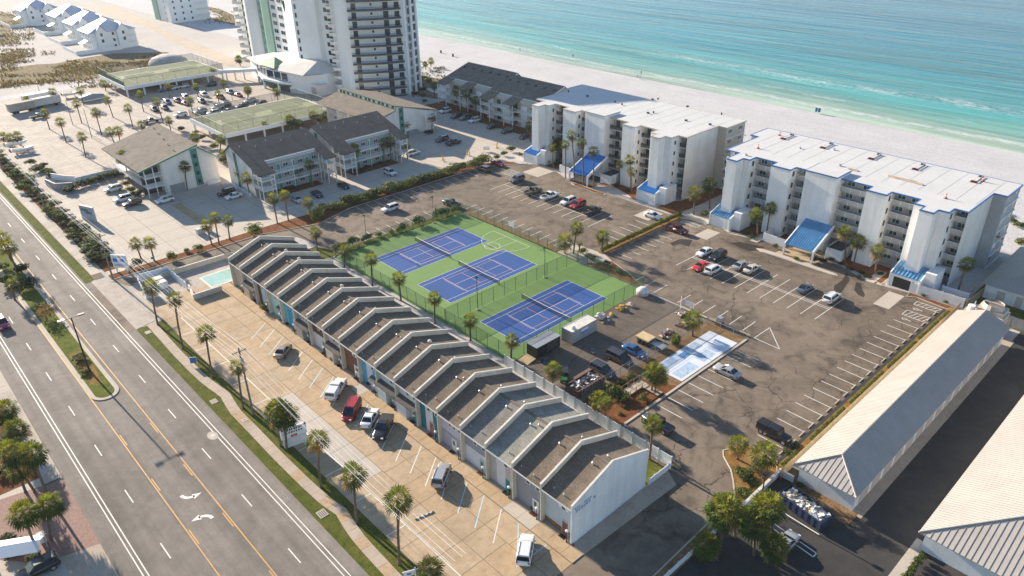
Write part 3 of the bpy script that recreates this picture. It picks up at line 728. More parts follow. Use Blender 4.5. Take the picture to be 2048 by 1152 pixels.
# ================================================================== BUILDINGS
def wp(name, mb, parent, mats, smooth=False):
    """part given in world coordinates"""
    L = parent.location; q = parent
    off = Vector(L)
    if parent.parent is not None: off = off + Vector(parent.parent.location)
    mb.v = [(v[0]-off.x, v[1]-off.y, v[2]-off.z) for v in mb.v]
    return ob(name, mb, parent, mats=mats, smooth=smooth)
def win_mesh(wd, h, fm, pm, mull):
    def f():
        b = MB(); t = 0.07
        b.box(-wd/2,-0.07,0,wd/2,0.0,t); b.box(-wd/2,-0.07,h-t,wd/2,0.0,h); b.box(-wd/2,-0.07,t,-wd/2+t,0.0,h-t); b.box(wd/2-t,-0.07,t,wd/2,0.0,h-t)
        for i in range(mull):
            x = -wd/2+wd*(i+1)/(mull+1); b.box(x-0.035,-0.062,t,x+0.035,0.0,h-t)
        fr = b.mesh('window_frame', fm)
        pn = MB().box(-wd/2+t,-0.035,t,wd/2-t,-0.005,h-t).mesh('window_pane', pm); return fr, pn
    return cached(('win',round(wd,2),round(h,2),fm.name,pm.name,mull), f)
def window(parent, x, y, z, wd, h, face=0.0, fm=None, pm=None, mull=1, name='window'):
    """face: rotation about Z; 0 looks to -Y, 90 deg looks to +X"""
    fr, pn = win_mesh(wd, h, fm or M_TRIMW, pm or M_WIN, mull)
    L = Vector(parent.location)
    o = ob(name, fr, parent, loc=Vector((x,y,z))-L, rz=face); ob('pane', pn, o); return o
def door(parent, x, y, z, wd, h, m, face=0.0, glass=True):
    def f():
        return MB().box(-wd/2-0.08,-0.05,0,wd/2+0.08,0.0,h+0.08).mesh('door_frame', M_TRIMW), MB().box(-wd/2,-0.085,0.02,wd/2,-0.05,h).mesh('door_leaf', m), MB().box(-wd/4,-0.1,h*0.5,wd/4,-0.085,h*0.88).mesh('door_glass', M_WIN)
    a, b, c = cached(('door',wd,h,m.name), f); L = Vector(parent.location)
    o = ob('door', a, parent, loc=Vector((x,y,z))-L, rz=face); ob('leaf', b, o)
    if glass: ob('pane', c, o)
    return o

# ------------------------------------------------------------------ townhouses
NT_U = 18; TX0 = -26.0; TW = 94.4/NT_U
TYF, TYR, TYB = -27.4, -20.0, -12.7
cols = {}
def fm(name, c): 
    if name not in cols: cols[name] = plain('facade_'+name, c, 0.85, 0.08, 0.8)
    return cols[name]
FAC = [ # wall material, accent material, door material, awning?, wording
 ('beige',(0.52,0.45,0.35),'beige',(0.52,0.45,0.35),(0.6,0.58,0.55),0,'beige front at the pool end of the row'),
 ('warm_white',(0.62,0.57,0.50),'sand',(0.50,0.42,0.30),(0.3,0.25,0.2),1,'cream front with a dark pent roof, second from the pool'),
 ('pale_blue',(0.42,0.55,0.60),'chocolate',(0.10,0.06,0.04),(0.6,0.6,0.6),0,'pale blue front with a dark brown side panel'),
 ('mint',(0.40,0.60,0.56),'mint',(0.40,0.60,0.56),(0.7,0.7,0.7),2,'mint green front under a small door canopy'),
 ('cyan_blue',(0.05,0.28,0.46),'turquoise',(0.10,0.45,0.55),(0.65,0.65,0.65),0,'bright blue front with turquoise panels'),
 ('sandstone',(0.56,0.48,0.38),'greyish',(0.35,0.33,0.31),(0.03,0.38,0.40),1,'sand coloured front with a turquoise door'),
 ('whiteish',(0.62,0.62,0.62),'dark_brown',(0.10,0.05,0.035),(0.1,0.15,0.17),0,'white front with a dark brown upper panel'),
 ('pinkish',(0.55,0.40,0.31),'cream',(0.60,0.52,0.42),(0.65,0.65,0.65),1,'pinkish front behind green shrubs'),
 ('red_brown',(0.17,0.075,0.045),'red_brown',(0.17,0.075,0.045),(0.7,0.7,0.7),0,'red brown shingled front with white french doors'),
 ('white2',(0.66,0.68,0.70),'sky_blue',(0.10,0.40,0.56),(0.7,0.7,0.7),2,'front striped in sky blue and white'),
 ('ice_mint',(0.52,0.62,0.60),'ice_mint',(0.52,0.62,0.60),(0.6,0.62,0.62),1,'ice green front with a short steep pent roof'),
 ('white3',(0.68,0.68,0.68),'white3',(0.68,0.68,0.68),(0.05,0.42,0.42),1,'white front with a red wreath panel and turquoise door'),
 ('white4',(0.66,0.66,0.66),'deep_teal',(0.02,0.17,0.21),(0.45,0.12,0.1),0,'front with two tall deep teal panels'),
 ('lilac_grey',(0.36,0.37,0.42),'light_lilac',(0.5,0.5,0.55),(0.72,0.72,0.72),0,'lilac grey front with a row of three windows'),
 ('white5',(0.66,0.67,0.70),'slate',(0.30,0.31,0.36),(0.3,0.5,0.52),0,'white front with slate window panels, below a pale grey roof'),
 ('white6',(0.66,0.66,0.66),'stone_grey',(0.46,0.44,0.41),(0.03,0.33,0.36),0,'white and stone striped front with a teal door, lightest roof of the row'),
 ('steel_grey',(0.27,0.28,0.30),'steel_grey',(0.27,0.28,0.30),(0.7,0.7,0.7),0,'steel grey front, second from the driveway end'),
 ('ice_blue',(0.46,0.53,0.57),'ice_blue',(0.46,0.53,0.57),(0.30,0.10,0.07),0,'ice blue front at the driveway end with blue lettering on its side wall')]
def parapet_prof(off=0.0, y0=TYF, y1=TYB, zf=6.35, zr=8.95):
    return [(y0,0.0),(y1,0.0),(y1,zf+off),(TYR,zr+off),(y0,zf+off)]
for i in range(NT_U):
    x0 = TX0+TW*i; x1 = x0+TW; an, ac, bn, bc, dc, aw, word = FAC[i]
    rm = M_SHB; 
    if i == 14: rm = M_SHG
    if i == 15: rm = cached('sh_light', lambda: shingle('light_grey_shingles', (0.30,0.29,0.25)))
    t = thing('townhouse', 'townhouse with ' + word, 'townhouse', (x0+TW/2, TYR, 0), group='terraced townhouses')
    A = fm(an, ac); B = fm(bn, bc); th = 0.11
    wmat = M_STUCCO
    wp('party_wall', MB().xprism(parapet_prof(), x0-th, x0+th), t, wmat)
    cp = MB()
    for (a_, b_) in (((TYF-0.04,6.35),(TYR,8.95)),((TYR,8.95),(TYB+0.04,6.35))):
        cp.xprism([(a_[0],a_[1]),(b_[0],b_[1]),(b_[0],b_[1]+0.09),(a_[0],a_[1]+0.09)], x0-th-0.03, x0+th+0.03)
    wp('coping', cp, t, M_CAP)
    if i == NT_U-1:
        wp('end_wall', MB().xprism(parapet_prof(), x1-th, x1+th), t, M_WHITEST)
        cp = MB()
        for (a_, b_) in (((TYF-0.04,6.35),(TYR,8.95)),((TYR,8.95),(TYB+0.04,6.35))):
            cp.xprism([(a_[0],a_[1]),(b_[0],b_[1]),(b_[0],b_[1]+0.09),(a_[0],a_[1]+0.09)], x1-th-0.03, x1+th+0.03)
        wp('coping', cp, t, M_CAP)
    e0, e1 = x0+th, x1-th; zf, zr = 5.60, 8.17
    rf = MB()
    rf.xprism([(TYF+0.02,zf-0.16),(TYR,zr-0.16),(TYR,zr),(TYF+0.02,zf)], e0, e1)
    rf.xprism([(TYR,zr-0.16),(TYB-0.02,zf-0.16),(TYB-0.02,zf),(TYR,zr)], e0, e1)
    ro = wp('roof', rf, t, rm)
    wp('ridge_cap', MB().xprism([(TYR-0.22,zr-0.06),(TYR+0.22,zr-0.06),(TYR+0.18,zr+0.03),(TYR,zr+0.06),(TYR-0.18,zr+0.03)], e0, e1), ro, M_RIDGE)
    wp('fascia', MB().box(e0,TYF-0.02,zf-0.2,e1,TYF+0.015,zf+0.015), ro, M_TRIMW)
    def onroof(y): return zr - abs(y-TYR)*(zr-zf)/(TYR-TYF)
    for (fx, fy, hh, rr) in ((0.55,-21.2,0.3,0.11),(0.62,-26.2,0.28,0.07),(0.2,-26.6,0.3,0.06),(0.7,-18.4 if i%3 else -20.9,0.25,0.09)):
        fx += random.uniform(-0.06,0.06); xx = e0+(e1-e0)*fx; yy = fy+random.uniform(-0.4,0.4); zz = onroof(yy)
        v = MB(); v.tube([(xx,yy,zz-0.05),(xx,yy,zz+hh)], rr, 6); v.tube([(xx,yy,zz+hh),(xx,yy,zz+hh+0.08)], [rr*1.7,rr*0.7], 6); wp('roof_vent', v, ro, M_GALV)
    if i in (1,2,5,10):
        xx = e0+(e1-e0)*0.55; zz = onroof(-18.6); wp('turbine_vent', MB().ball((xx,-18.6,zz+0.3),0.36,10,6,0,0.75), ro, M_CAP, True)
    yf = -26.7
    fo = wp('front_wall', MB().box(e0,yf,0,e1,yf+0.2,zf+0.05), t, A)
    wp('rear_wall', MB().box(e0,-13.3,0,e1,-13.1,zf-0.05), t, M_STUCCO)
    if bn != an:
        for k_, (fa, fb) in enumerate(((0.0,0.26),(0.62,1.0)) if i not in (6,13,14) else ((0.0,1.0),)):
            zz0, zz1 = (0.05, 5.4) if i not in (6,13,14) else ((3.0,5.3) if i != 13 else (2.9,5.3))
            wp('front_panel', MB().box(e0+(e1-e0)*fa+0.02,yf-0.04,zz0,e0+(e1-e0)*fb-0.02,yf-0.002,zz1), t, B)
    dm = fm('door_%d'%i, dc)
    dx = e0+(e1-e0)*(0.72 if i not in (13,12) else 0.55); door(t, dx, yf-0.045, 0.1, 0.95 if i != 8 else 1.7, 2.1, dm)
    if i == 12: pass
    n = {13:3,1:3,5:2,7:2,9:1,10:1,11:2,16:2,17:1,8:1,14:2,15:1}.get(i,2)
    for k_ in range(n):
        fx = {1:0.65,2:(0.45,0.8)[k_] if k_<2 else 0.7}.get(n, None) if n < 3 else (0.4,0.6,0.8)[k_]
        window(t, e0+(e1-e0)*fx, yf-0.045, 4.05, 0.75 if n < 3 else 0.62, 1.05, 0.0, M_TRIMW, M_WIN, 0)
    if i in (8,17):
        for s_ in (-1,1): wp('shutter', MB().box(e0+(e1-e0)*0.65+s_*0.6-0.18,yf-0.05,4.05,e0+(e1-e0)*0.65+s_*0.6+0.18,yf-0.005,5.1), t, M_TRIMW)
    if aw == 1:
        wp('pent_roof', MB().xprism([(yf-1.15,2.75),(yf-0.003,3.3),(yf-0.003,3.42),(yf-1.15,2.87)], e0+0.02, e1-0.02), t, M_SHD)
        wp('lower_wall', MB().box(e0+0.05,yf-0.85,0,e0+(e1-e0)*0.5,yf-0.05,2.75), t, B)
    if aw == 2:
        wp('door_canopy', MB().xprism([(yf-0.8,2.5),(yf-0.05,2.8),(yf-0.05,2.9),(yf-0.8,2.6)], dx-0.8, dx+0.8), t, M_SHD)
    if i == 13: wp('garage_panel', MB().box(e0+0.15,yf-0.05,0.1,e0+(e1-e0)*0.42,yf-0.004,2.5), t, A)
    if i == 17: wp('stone_base', MB().box(e0+0.05,yf-0.06,0.08,e1-0.05,yf-0.003,0.85), t, M_DIRT)
    # porch lamp: globe on a black post beside each entrance
    lp = thing('globe_lamp', 'white globe lamp post on the walkway, %s from the pool end' % ORD[i], 'lamp', (x1-0.55, -27.55, 0.09), group='globe lamps along the walkway')
    ob('post', MB().tube([(0,0,0),(0,0,1.75)], 0.045, 6), lp, mats=M_BLACK); ob('base', MB().tube([(0,0,0),(0,0,0.25)], [0.11,0.06], 6), lp, mats=M_BLACK); ob('globe', MB().ball((0,0,1.92),0.19,10,7), lp, mats=M_TRIMW, smooth=True)
    mt_ = tag(ob('door_mat', MB().box(-0.5,-0.3,0,0.5,0.3,0.03), None, loc=(dx,yf-0.55,0.092), mats=M_BLACK if i%2 else M_MULCH), 'doormat at the %s townhouse from the pool end' % ORD[i], 'doormat', 'doormats')
# lettering on the end wall: two lines of blue brush letters, too small to read
b = MB(); rl = random.Random(3)
def letters(b, y0, z0, ly, lz, n, h, slope=0.05):
    for i in range(n):
        y = y0+i*ly; 
        if rl.random() < 0.12: continue
        for s_ in range(2):
            yy = y+s_*ly*0.42; b.box(x1+th+0.002, yy, z0+(y-y0)*slope, x1+th+0.012, yy+ly*0.2, z0+h+(y-y0)*slope)
        zz = z0+h*rl.choice([0.0,0.4,0.8])+(y-y0)*slope; b.box(x1+th+0.002, y+ly*0.21, zz, x1+th+0.012, y+ly*0.41, zz+h*0.2)
letters(b, -26.9, 5.45, 0.34, 0, 9, 0.34); letters(b, -26.7, 4.9, 0.46, 0, 8, 0.46)
wp('wall_lettering', b, t, M_BLUET)

# ------------------------------------------------------------------ condominium blocks
def condo(dx, dy, kind, word, H=16.2):
    blue = kind == 'blue'
    tr = M_BLUET if blue else M_TAN
    wall = M_WHITEST
    base = (48.0+dx, 85+dy, 0)
    t = thing('condominium', word, 'condominium', base)
    X = lambda x: x+dx
    Y = lambda y: y+dy
    # plan of the roof, counter-clockwise
    plan = [(22.2,75.4),(25.7,75.4),(25.7,72.0),(25.9,69.8),(28.5,69.8),(28.5,72.6),(30.1,72.6),(30.1,75.3),(35.3,75.3),(35.3,72.8),(40.0,72.8),(40.0,75.3),(43.2,75.3),(50.2,75.3),(56.8,75.3),(56.8,72.6),(60.9,72.6),(60.9,75.0),(66.4,75.0),(66.4,72.0),(68.4,72.0),(68.4,69.5),(71.0,69.5),(71.0,71.9),(72.9,71.9),(72.9,74.6),(75.4,74.6),(75.4,88.4),(77.9,88.4),(77.9,97.6),(20.0,97.6),(20.0,89.5),(22.2,89.5)]
    P = [(X(a),Y(b)) for a, b in plan]
    ro = wp('roof', MB().prism(P, H-0.25, H), t, M_ROOFW)
    cp = MB()
    for i in range(len(P)):
        a = Vector((*P[i],0)); c = Vector((*P[(i+1)%len(P)],0)); d = (c-a).normalized(); n = Vector((d.y,-d.x,0))
        q = [a+n*0.06-d*0.06, c+n*0.06+d*0.06, c-n*0.16, a-n*0.16]
        cp.prism([(p.x,p.y) for p in q], H-0.24, H+0.03+0.0007*(i%5))
    wp('roof_trim', cp, ro, tr)
    # main body set back behind bays
    body = [(22.4,77.0),(75.2,77.0),(75.2,88.6),(77.7,88.6),(77.7,97.4),(20.2,97.4),(20.2,89.7),(22.4,89.7)]
    wp('wall', MB().prism([(X(a),Y(b)) for a,b in body], 0, H-0.26), t, M_TAN if not blue else cached('bayg', lambda: plain('shade_grey_bay_stucco', (0.40,0.40,0.40), 0.9)))  # blue-trimmed block: recess shading of the bays put into a darker wall grey
    for k_ in range(15):
        xx = X(24.5+3.6*k_)
        if xx < X(75.3): wp('roof_joint', MB().box(xx-0.03,Y(79.7),H+0.001,xx+0.03,Y(97.3),H+0.012), ro, M_GREY)
    wp('end_wall', MB().box(X(75.2)+0.003,Y(75.0),0,X(75.36),Y(88.5),H-0.26), t, M_OFFW)
    fins = [(25.9,69.8,28.5,77.0),(28.5,72.6,30.1,77.0),(35.3,72.8,40.0,77.0),(56.8,72.6,60.9,77.0),(66.4,72.0,68.4,77.0),(68.4,69.5,71.0,77.0),(71.0,71.9,72.9,77.0)]
    for a,b_,c,d_ in fins: wp('fin_wall', MB().box(X(a)+0.01,Y(b_)+0.01,0,X(c)-0.01,Y(d_)+0.02,H-0.26), t, wall)
    tw = wp('stair_tower', MB().box(X(43.2),Y(73.2),0,X(50.2),Y(79.5),H+0.55), t, wall)
    wp('tower_roof', MB().box(X(43.15),Y(73.15),H+0.551,X(50.25),Y(79.55),H+0.75), t, M_ROOFW)
    c2 = MB()
    for (a,b_,c,d_) in ((43.1,73.1,50.3,73.16),(43.1,73.16,43.16,79.6),(50.24,73.16,50.3,79.6)): c2.box(X(a),Y(b_),H+0.5,X(c),Y(d_),H+0.78)
    wp('tower_trim', c2, t, tr)
    # bays: floors, railings, windows
    bays = [(22.4,25.8),(30.1,35.3),(40.0,43.2),(50.2,56.8),(60.9,66.4),(72.9,75.2)]
    FH = 2.68
    for bi, (a, c) in enumerate(bays):
        wd = c-a
        for f_ in range(6):
            z = 0.05+f_*FH
            if f_ > 0:
                wp('floor_slab', MB().box(X(a)+0.02,Y(75.5),z-0.12,X(c)-0.02,Y(76.99),z), t, M_TRIMW if not blue else M_TAN)
                rl_ = MB(); 
                if blue:
                    rl_.box(X(a)+0.03,Y(75.55),z+0.06,X(c)-0.03,Y(75.6),z+1.02, 0)
                    rl_.box(X(a)+0.03,Y(75.50),z+1.02,X(c)-0.03,Y(75.64),z+1.1, 1)
                    n = max(1,int(wd/1.8))
                    for k_ in range(n+1):
                        xx = X(a)+0.06+(wd-0.12)*k_/n; rl_.box(xx-0.04,Y(75.49),z+0.01,xx+0.04,Y(75.545),z+1.02,1)
                    wp('railing', rl_, t, [cached('cmesh', lambda: plain('grey_railing_mesh',(0.42,0.43,0.42),0.7)), M_TRIMW])
                else:
                    rl_.box(X(a)+0.03,Y(75.5),z+1.0,X(c)-0.03,Y(75.56),z+1.07)
                    n = int(wd/0.28)
                    for k_ in range(n+1):
                        xx = X(a)+0.06+(wd-0.12)*k_/n; rl_.box(xx-0.018,Y(75.51),z+0.0,xx+0.018,Y(75.55),z+1.0)
                    rl_.box(X(a)+0.03,Y(75.565),z+0.05,X(c)-0.03,Y(75.575),z+1.0, 1)
                    wp('railing', rl_, t, [M_BLACK, M_FENCED])
            nw = 1 if wd < 3.5 else 2
            for k_ in range(nw):
                xx = X(a)+wd*(k_+0.5)/nw+(0.2 if nw==1 else 0); window(t, xx, Y(76.98), z+1.05 if blue else z+0.4, 1.6 if blue else 1.3, 1.25 if blue else 1.9, 0.0, M_TRIMW if blue else M_DKGREY, M_WINT if blue else M_WIN, 1)
    # little windows on the sides of the fins that look east
    for (xx, yy) in ((30.1,74.2),(40.0,74.3),(60.9,74.3),(72.9,73.4)):
        for f_ in range(6): window(t, X(xx)+0.0, Y(yy), 1.0+f_*FH, 0.75, 1.15, R(90), M_TRIMW if not blue else M_DKGREY, M_WIN, 0)
    # slots on the seaward end
    for f_ in range(6):
        z = 0.6+f_*FH
        for yy in (90.3,95.2): window(t, X(77.7)+0.0, Y(yy), z+0.7, 2.0, 1.1, R(90), M_TRIMW, M_WIN, 0)
        wp('balcony_slab', MB().box(X(77.72),Y(88.7),z-0.55,X(77.95),Y(97.3),z-0.35), t, M_TRIMW)
    # entrance porches with blue metal roofs
    bm = M_BLUEM2 if blue else M_BLUEM
    def porch(xa, xb, yf, yb, ze, zt, nm, front_wall=True, rib=0.62):
        p = [(Y(yf),ze-0.16),(Y(yb),zt-0.16),(Y(yb),zt),(Y(yf),ze)]
        o = wp('porch_roof', MB().xprism(p, X(xa), X(xb)), t, bm)
        n = int((xb-xa)/rib); 
        for k_ in range(n+1):
            xx = X(xa)+(xb-xa)*k_/n
            s_ = MB().xprism([(p[3][0],p[3][1]-0.02),(p[2][0],p[2][1]-0.02),(p[2][0],p[2][1]+0.09),(p[3][0],p[3][1]+0.09)], xx-0.035, xx+0.035)
            wp('roof_seam', s_, o, M_BLUES)
        for xx in (X(xa)-0.28, X(xb)+0.02):
            pr = [(Y(yf)-0.15,0.0),(Y(yf)+0.35,0.0),(Y(yf)+0.35,ze-0.5),(Y(yb),zt-0.5 if not front_wall else 0.0),(Y(yb)+0.05,zt+0.14),(Y(yf)-0.15,ze+0.10)] if not front_wall else [(Y(yf)-0.15,0.0),(Y(yb)+0.05,0.0),(Y(yb)+0.05,zt+0.14),(Y(yf)-0.15,ze+0.10)]
            wp('porch_side', MB().xprism(pr, xx, xx+0.26), t, M_WHITEST)
        if front_wall:
            wp('porch_front', MB().box(X(xa)+0.003,Y(yf)+0.05,0,X(xb)-0.003,Y(yf)+0.25,ze-0.2), t, M_WHITEST)
            wp('porch_door', MB().box(X(xa)+0.6,Y(yf)+0.01,0.05,X(xb)-0.9,Y(yf)+0.05,ze-0.7), t, M_TRIMW if nm != 'open' else M_BLACK)
            wp('porch_back', MB().box(X(xb)+0.28,Y(yf)+1.2,0,X(xb)+2.2,Y(yb)+2.0,zt+0.3), t, M_WHITEST)
    porch(66.9,72.3,67.7,71.6,2.9,4.1,'open' if blue else 'shut'); porch(24.6,29.6,68.0,71.8,2.9,4.1,'shut')
    porch(45.2,51.4,65.4,73.18,2.8,6.3,'drive',False,0.5)
    wp('service_enclosure', MB().box(X(52.0),Y(70.3),0,X(55.5),Y(75.4),2.5), t, M_WHITEST)
    wp('enclosure_top', MB().box(X(52.25),Y(70.55),2.501,X(55.25),Y(75.2),2.53), t, M_DKGREY)
    scr = MB(); scr.box(X(38.2),Y(68.6),0,X(43.6),Y(68.75),2.0); scr.box(X(38.2),Y(68.76),0,X(38.35),Y(72.7),2.0); wp('screen_wall', scr, t, M_TRIMW)
    return t, ro
CB, CBR = condo(0.0, 0.0, 'blue', 'white six storey beach condominium with blue roof trim, window rigs on its flat roof', 16.2)
CA, CAR = condo(-64.6, 1.0, 'plain', 'white six storey beach condominium with tan roof trim and dark balcony railings', 16.6)
# roof clutter
def rig(x, y, i):
    t = thing('roof_rig', 'long suspended-stage rig lying on the condominium roof, %s from the west' % ORD[i], 'roof rig', (x,y,16.2), group='rigs on the blue trimmed roof')
    for s_ in (0.0, 0.7): ob('beam', MB().box(-0.05+s_,0,0.2,0.05+s_,4.6,0.32), t, mats=M_CAP)
    ob('counterweight', MB().box(-0.2,-0.1,0,0.95,0.3,0.34), t, mats=M_BLACK); ob('skid', MB().box(-0.4,-0.3,0,1.2,-0.12,0.08), t, mats=M_LAMPR); ob('front_stand', MB().box(-0.1,4.2,0,0.85,4.4,0.4), t, mats=M_DKGREY)
for i, px in enumerate(((1563,278),(1642,296),(1738,318),(1826,339),(1943,364))):
    p = G(px[0], px[1], 16.2); rig(p.x, p.y, i)
M_ORANGE = plain('safety_orange', (0.62,0.10,0.03), 0.6)
for i, px in enumerate(((1516,297),(1559,271),(1891,397),(1965,363))):
    p = G(px[0], px[1], 16.2); t = thing('traffic_cone', 'stacked orange safety cone on the condominium roof, %s from the west' % ORD[i], 'traffic cone', (p.x,p.y,16.2), group='cones on the blue trimmed roof')
    ob('base', MB().box(-0.3,-0.3,0,0.3,0.3,0.08), t, mats=M_BLACK); ob('cone', MB().tube([(0,0,0.08),(0,0,1.1)], [0.24,0.06], 8), t, mats=M_ORANGE); ob('band', MB().tube([(0,0,0.5),(0,0,0.72)], [0.175,0.135], 8), t, mats=M_TRIMW)
for i, (a,b_) in enumerate((((1775,352),(1845,371)),((1788,356),(1832,366)),((1695,338),(1715,343)))):
    A_, B_ = G(*a,16.2), G(*b_,16.2); t = thing('plank_stack', ['long timber planks laid across the roof','short coloured planks and hoses beside the long planks on the roof','small heap of boards near the stair tower on the roof'][i], 'planks', (A_.x,A_.y,16.2))
    for k_ in range(3):
        m_ = MB(); d = (B_-A_); n = Vector((-d.y,d.x,0)).normalized()*(0.22*k_); m_.tube([n+Vector((0,0,0.12+0.05*(k_%2))), d+n+Vector((0,0,0.12))], 0.11, 4); ob('plank', m_, t, mats=[M_PLY,M_WOODF,M_GREY][k_])
for i, (px, s_) in enumerate((((1680,332),0.5),((1668,300),0.45),((1600,297),0.4),((1760,311),0.4),((1490,272),0.4),((1492,311),0.5))):
    p = G(px[0],px[1],16.2); tag(ob('roof_vent', MB().tube([(0,0,0),(0,0,0.4*s_+0.2)], s_*0.6, 8), None, loc=(p.x,p.y,16.2), mats=M_GALV), 'low round vent on the blue trimmed condominium roof, %s of six' % ORD[i], 'roof vent', 'vents on the blue trimmed roof')
for i, px in enumerate(((1137,184),(1175,193),(1230,205),(1305,200),(1316,199),(1375,214),(1443,229),(1372,242),(1307,226),(1296,227),(1244,210),(1420,250))):
    p = G(px[0],px[1],16.6); m_ = MB(); m_.box(-0.3,-0.25,0,0.3,0.25,0.4) if i%2 else m_.tube([(0,0,0),(0,0,0.5)], 0.22, 8)
    tag(ob('roof_vent', m_, None, loc=(p.x,p.y,16.6), mats=M_DKGREY), 'small dark vent on the tan trimmed condominium roof, %s of twelve' % ORD[i], 'roof vent', 'vents on the tan trimmed roof')
# ------------------------------------------------------------------ storage buildings with standing seam roofs
def storage(name, label, x0, x1, y0, y1, ze, zr, hipN, hipS, seam=0.42, big=False, ov=0.5):
    t = thing(name, label, 'storage building', ((x0+x1)/2, (y0+y1)/2, 0))
    wp('wall', MB().box(x0+ov,y0+ov+0.9,0,x1-ov,y1-ov,ze+0.05), t, M_WHITEST)
    xm = (x0+x1)/2; hw = (x1-x0)/2; ys = y0+(hw if hipS else 0); yn = y1-(hw if hipN else 0)
    rb = MB(); zt = 0.12
    Aq = [(x0,y0,ze),(xm,ys,zr),(xm,yn,zr),(x0,y1,ze)]; Bq = [(x1,y0,ze),(x1,y1,ze),(xm,yn,zr),(xm,ys,zr)]
    for q in (Aq, Bq):
        rb.poly(q[::-1] if q is Aq else q); 
    if hipS: rb.poly([(x0,y0,ze),(x1,y0,ze),(xm,ys,zr)])
    if hipN: rb.poly([(x0,y1,ze),(xm,yn,zr),(x1,y1,ze)])
    for (a_, b_) in (((x0,y0),(x1,y0)),((x1,y0),(x1,y1)),((x1,y1),(x0,y1)),((x0,y1),(x0,y0))): rb.poly([(a_[0],a_[1],ze-zt),(b_[0],b_[1],ze-zt),(b_[0],b_[1],ze),(a_[0],a_[1],ze)])
    ro = wp('roof', rb, t, M_MROOF)
    slope = (zr-ze)/hw
    # ribs on the long slopes: too fine to pick apart, one part a side
    for side in (0,1):
        r = MB(); y = y0+seam*0.5
        while y < y1:
            if y < ys: f_ = (y-y0)/(ys-y0)
            elif y > yn and hipN: f_ = (y1-y)/(y1-yn)
            else: f_ = 1.0
            if f_ > 0.03:
                xa = x0 if side == 0 else x1; xb = xa+(xm-xa)*f_
                za, zb = ze, ze+(zr-ze)*f_
                r.poly([(xa,y-0.03,za+0.003),(xb,y-0.03,zb+0.003),(xb,y-0.03,zb+0.035),(xa,y-0.03,za+0.035)]); r.poly([(xa,y-0.03,za+0.035),(xb,y-0.03,zb+0.035),(xb,y+0.03,zb+0.035),(xa,y+0.03,za+0.035)]); r.poly([(xa,y+0.03,za+0.035),(xb,y+0.03,zb+0.035),(xb,y+0.03,zb+0.003),(xa,y+0.03,za+0.003)])
            y += seam
        so = wp('roof_seams', r, ro, M_MROOFS); so['kind'] = 'stuff'
    if hipS:
        n = int((x1-x0)/0.62); 
        for k_ in range(1, n):
            x = x0+(x1-x0)*k_/n; f_ = 1-abs(x-xm)/hw; yb = y0+hw*f_; zb = ze+(zr-ze)*f_
            wp('roof_seam', MB().loft([[(x-0.035,y0,ze+0.004),(x+0.035,y0,ze+0.004),(x+0.035,y0,ze+0.05),(x-0.035,y0,ze+0.05)],[(x-0.035,yb,zb+0.004),(x+0.035,yb,zb+0.004),(x+0.035,yb,zb+0.05),(x-0.035,yb,zb+0.05)]]), ro, M_MROOFS)
        for xa in (x0, x1): wp('hip_cap', MB().tube([(xa,y0,ze+0.05),(xm,ys,zr+0.05)], 0.12, 6), ro, M_MROOF)
    wp('ridge_cap', MB().tube([(xm,ys,zr+0.04),(xm,yn,zr+0.04)], 0.14, 6), ro, M_MROOF)
    # roller doors on the shaded long side
    y = y0+3
    while y < y1-4:
        wp('roller_door', MB().box(x1-ov-0.001,y,0.05,x1-ov+0.04,y+2.6,2.6), t, M_TAN); y += 3.6
    return t
storage('storage_shed', 'long white storage building with cream ribbed hip roof beside the parking lot', 81.7, 90.3, 1.5, 59.8, 3.55, 5.35, False, True)
storage('storage_shed', 'wide storage building with cream ribbed hip roof in the lower right corner', 97.9, 120.0, 1.3, 66.0, 3.6, 7.4, False, True, 0.5)
t = thing('pump_house', 'small white building with tan ribbed hip roof at the right edge', 'building', (86, 86, 0))
wp('wall', MB().box(81.6,75.4,0,96,97,3.1), t, M_WHITEST); rb = MB(); rb.poly([(80.9,74.7,3.1),(97,74.7,3.1),(88.9,82.5,5.6)]); rb.poly([(80.9,74.7,3.1),(88.9,82.5,5.6),(88.9,98,5.6),(80.9,98,3.1)]); rb.poly([(97,74.7,3.1),(97,98,3.1),(88.9,98,5.6),(88.9,82.5,5.6)]); ro = wp('roof', rb, t, M_MROOFS)
for k_ in range(24):
    x = 80.9+16.1*(k_+0.5)/24; f_ = 1-abs(x-88.95)/8.05; wp('roof_seam', MB().tube([(x,74.7,3.13),(x,74.7+7.8*f_,3.13+2.5*f_)], 0.05, 4), ro, M_MROOF)
for yy in (80,): wp('panel_door', MB().box(83.8,75.36,0.05,85.2,75.398,2.3), t, M_TAN); wp('panel_door', MB().box(87.0,75.36,0.05,88.2,75.398,2.3), t, M_TAN)

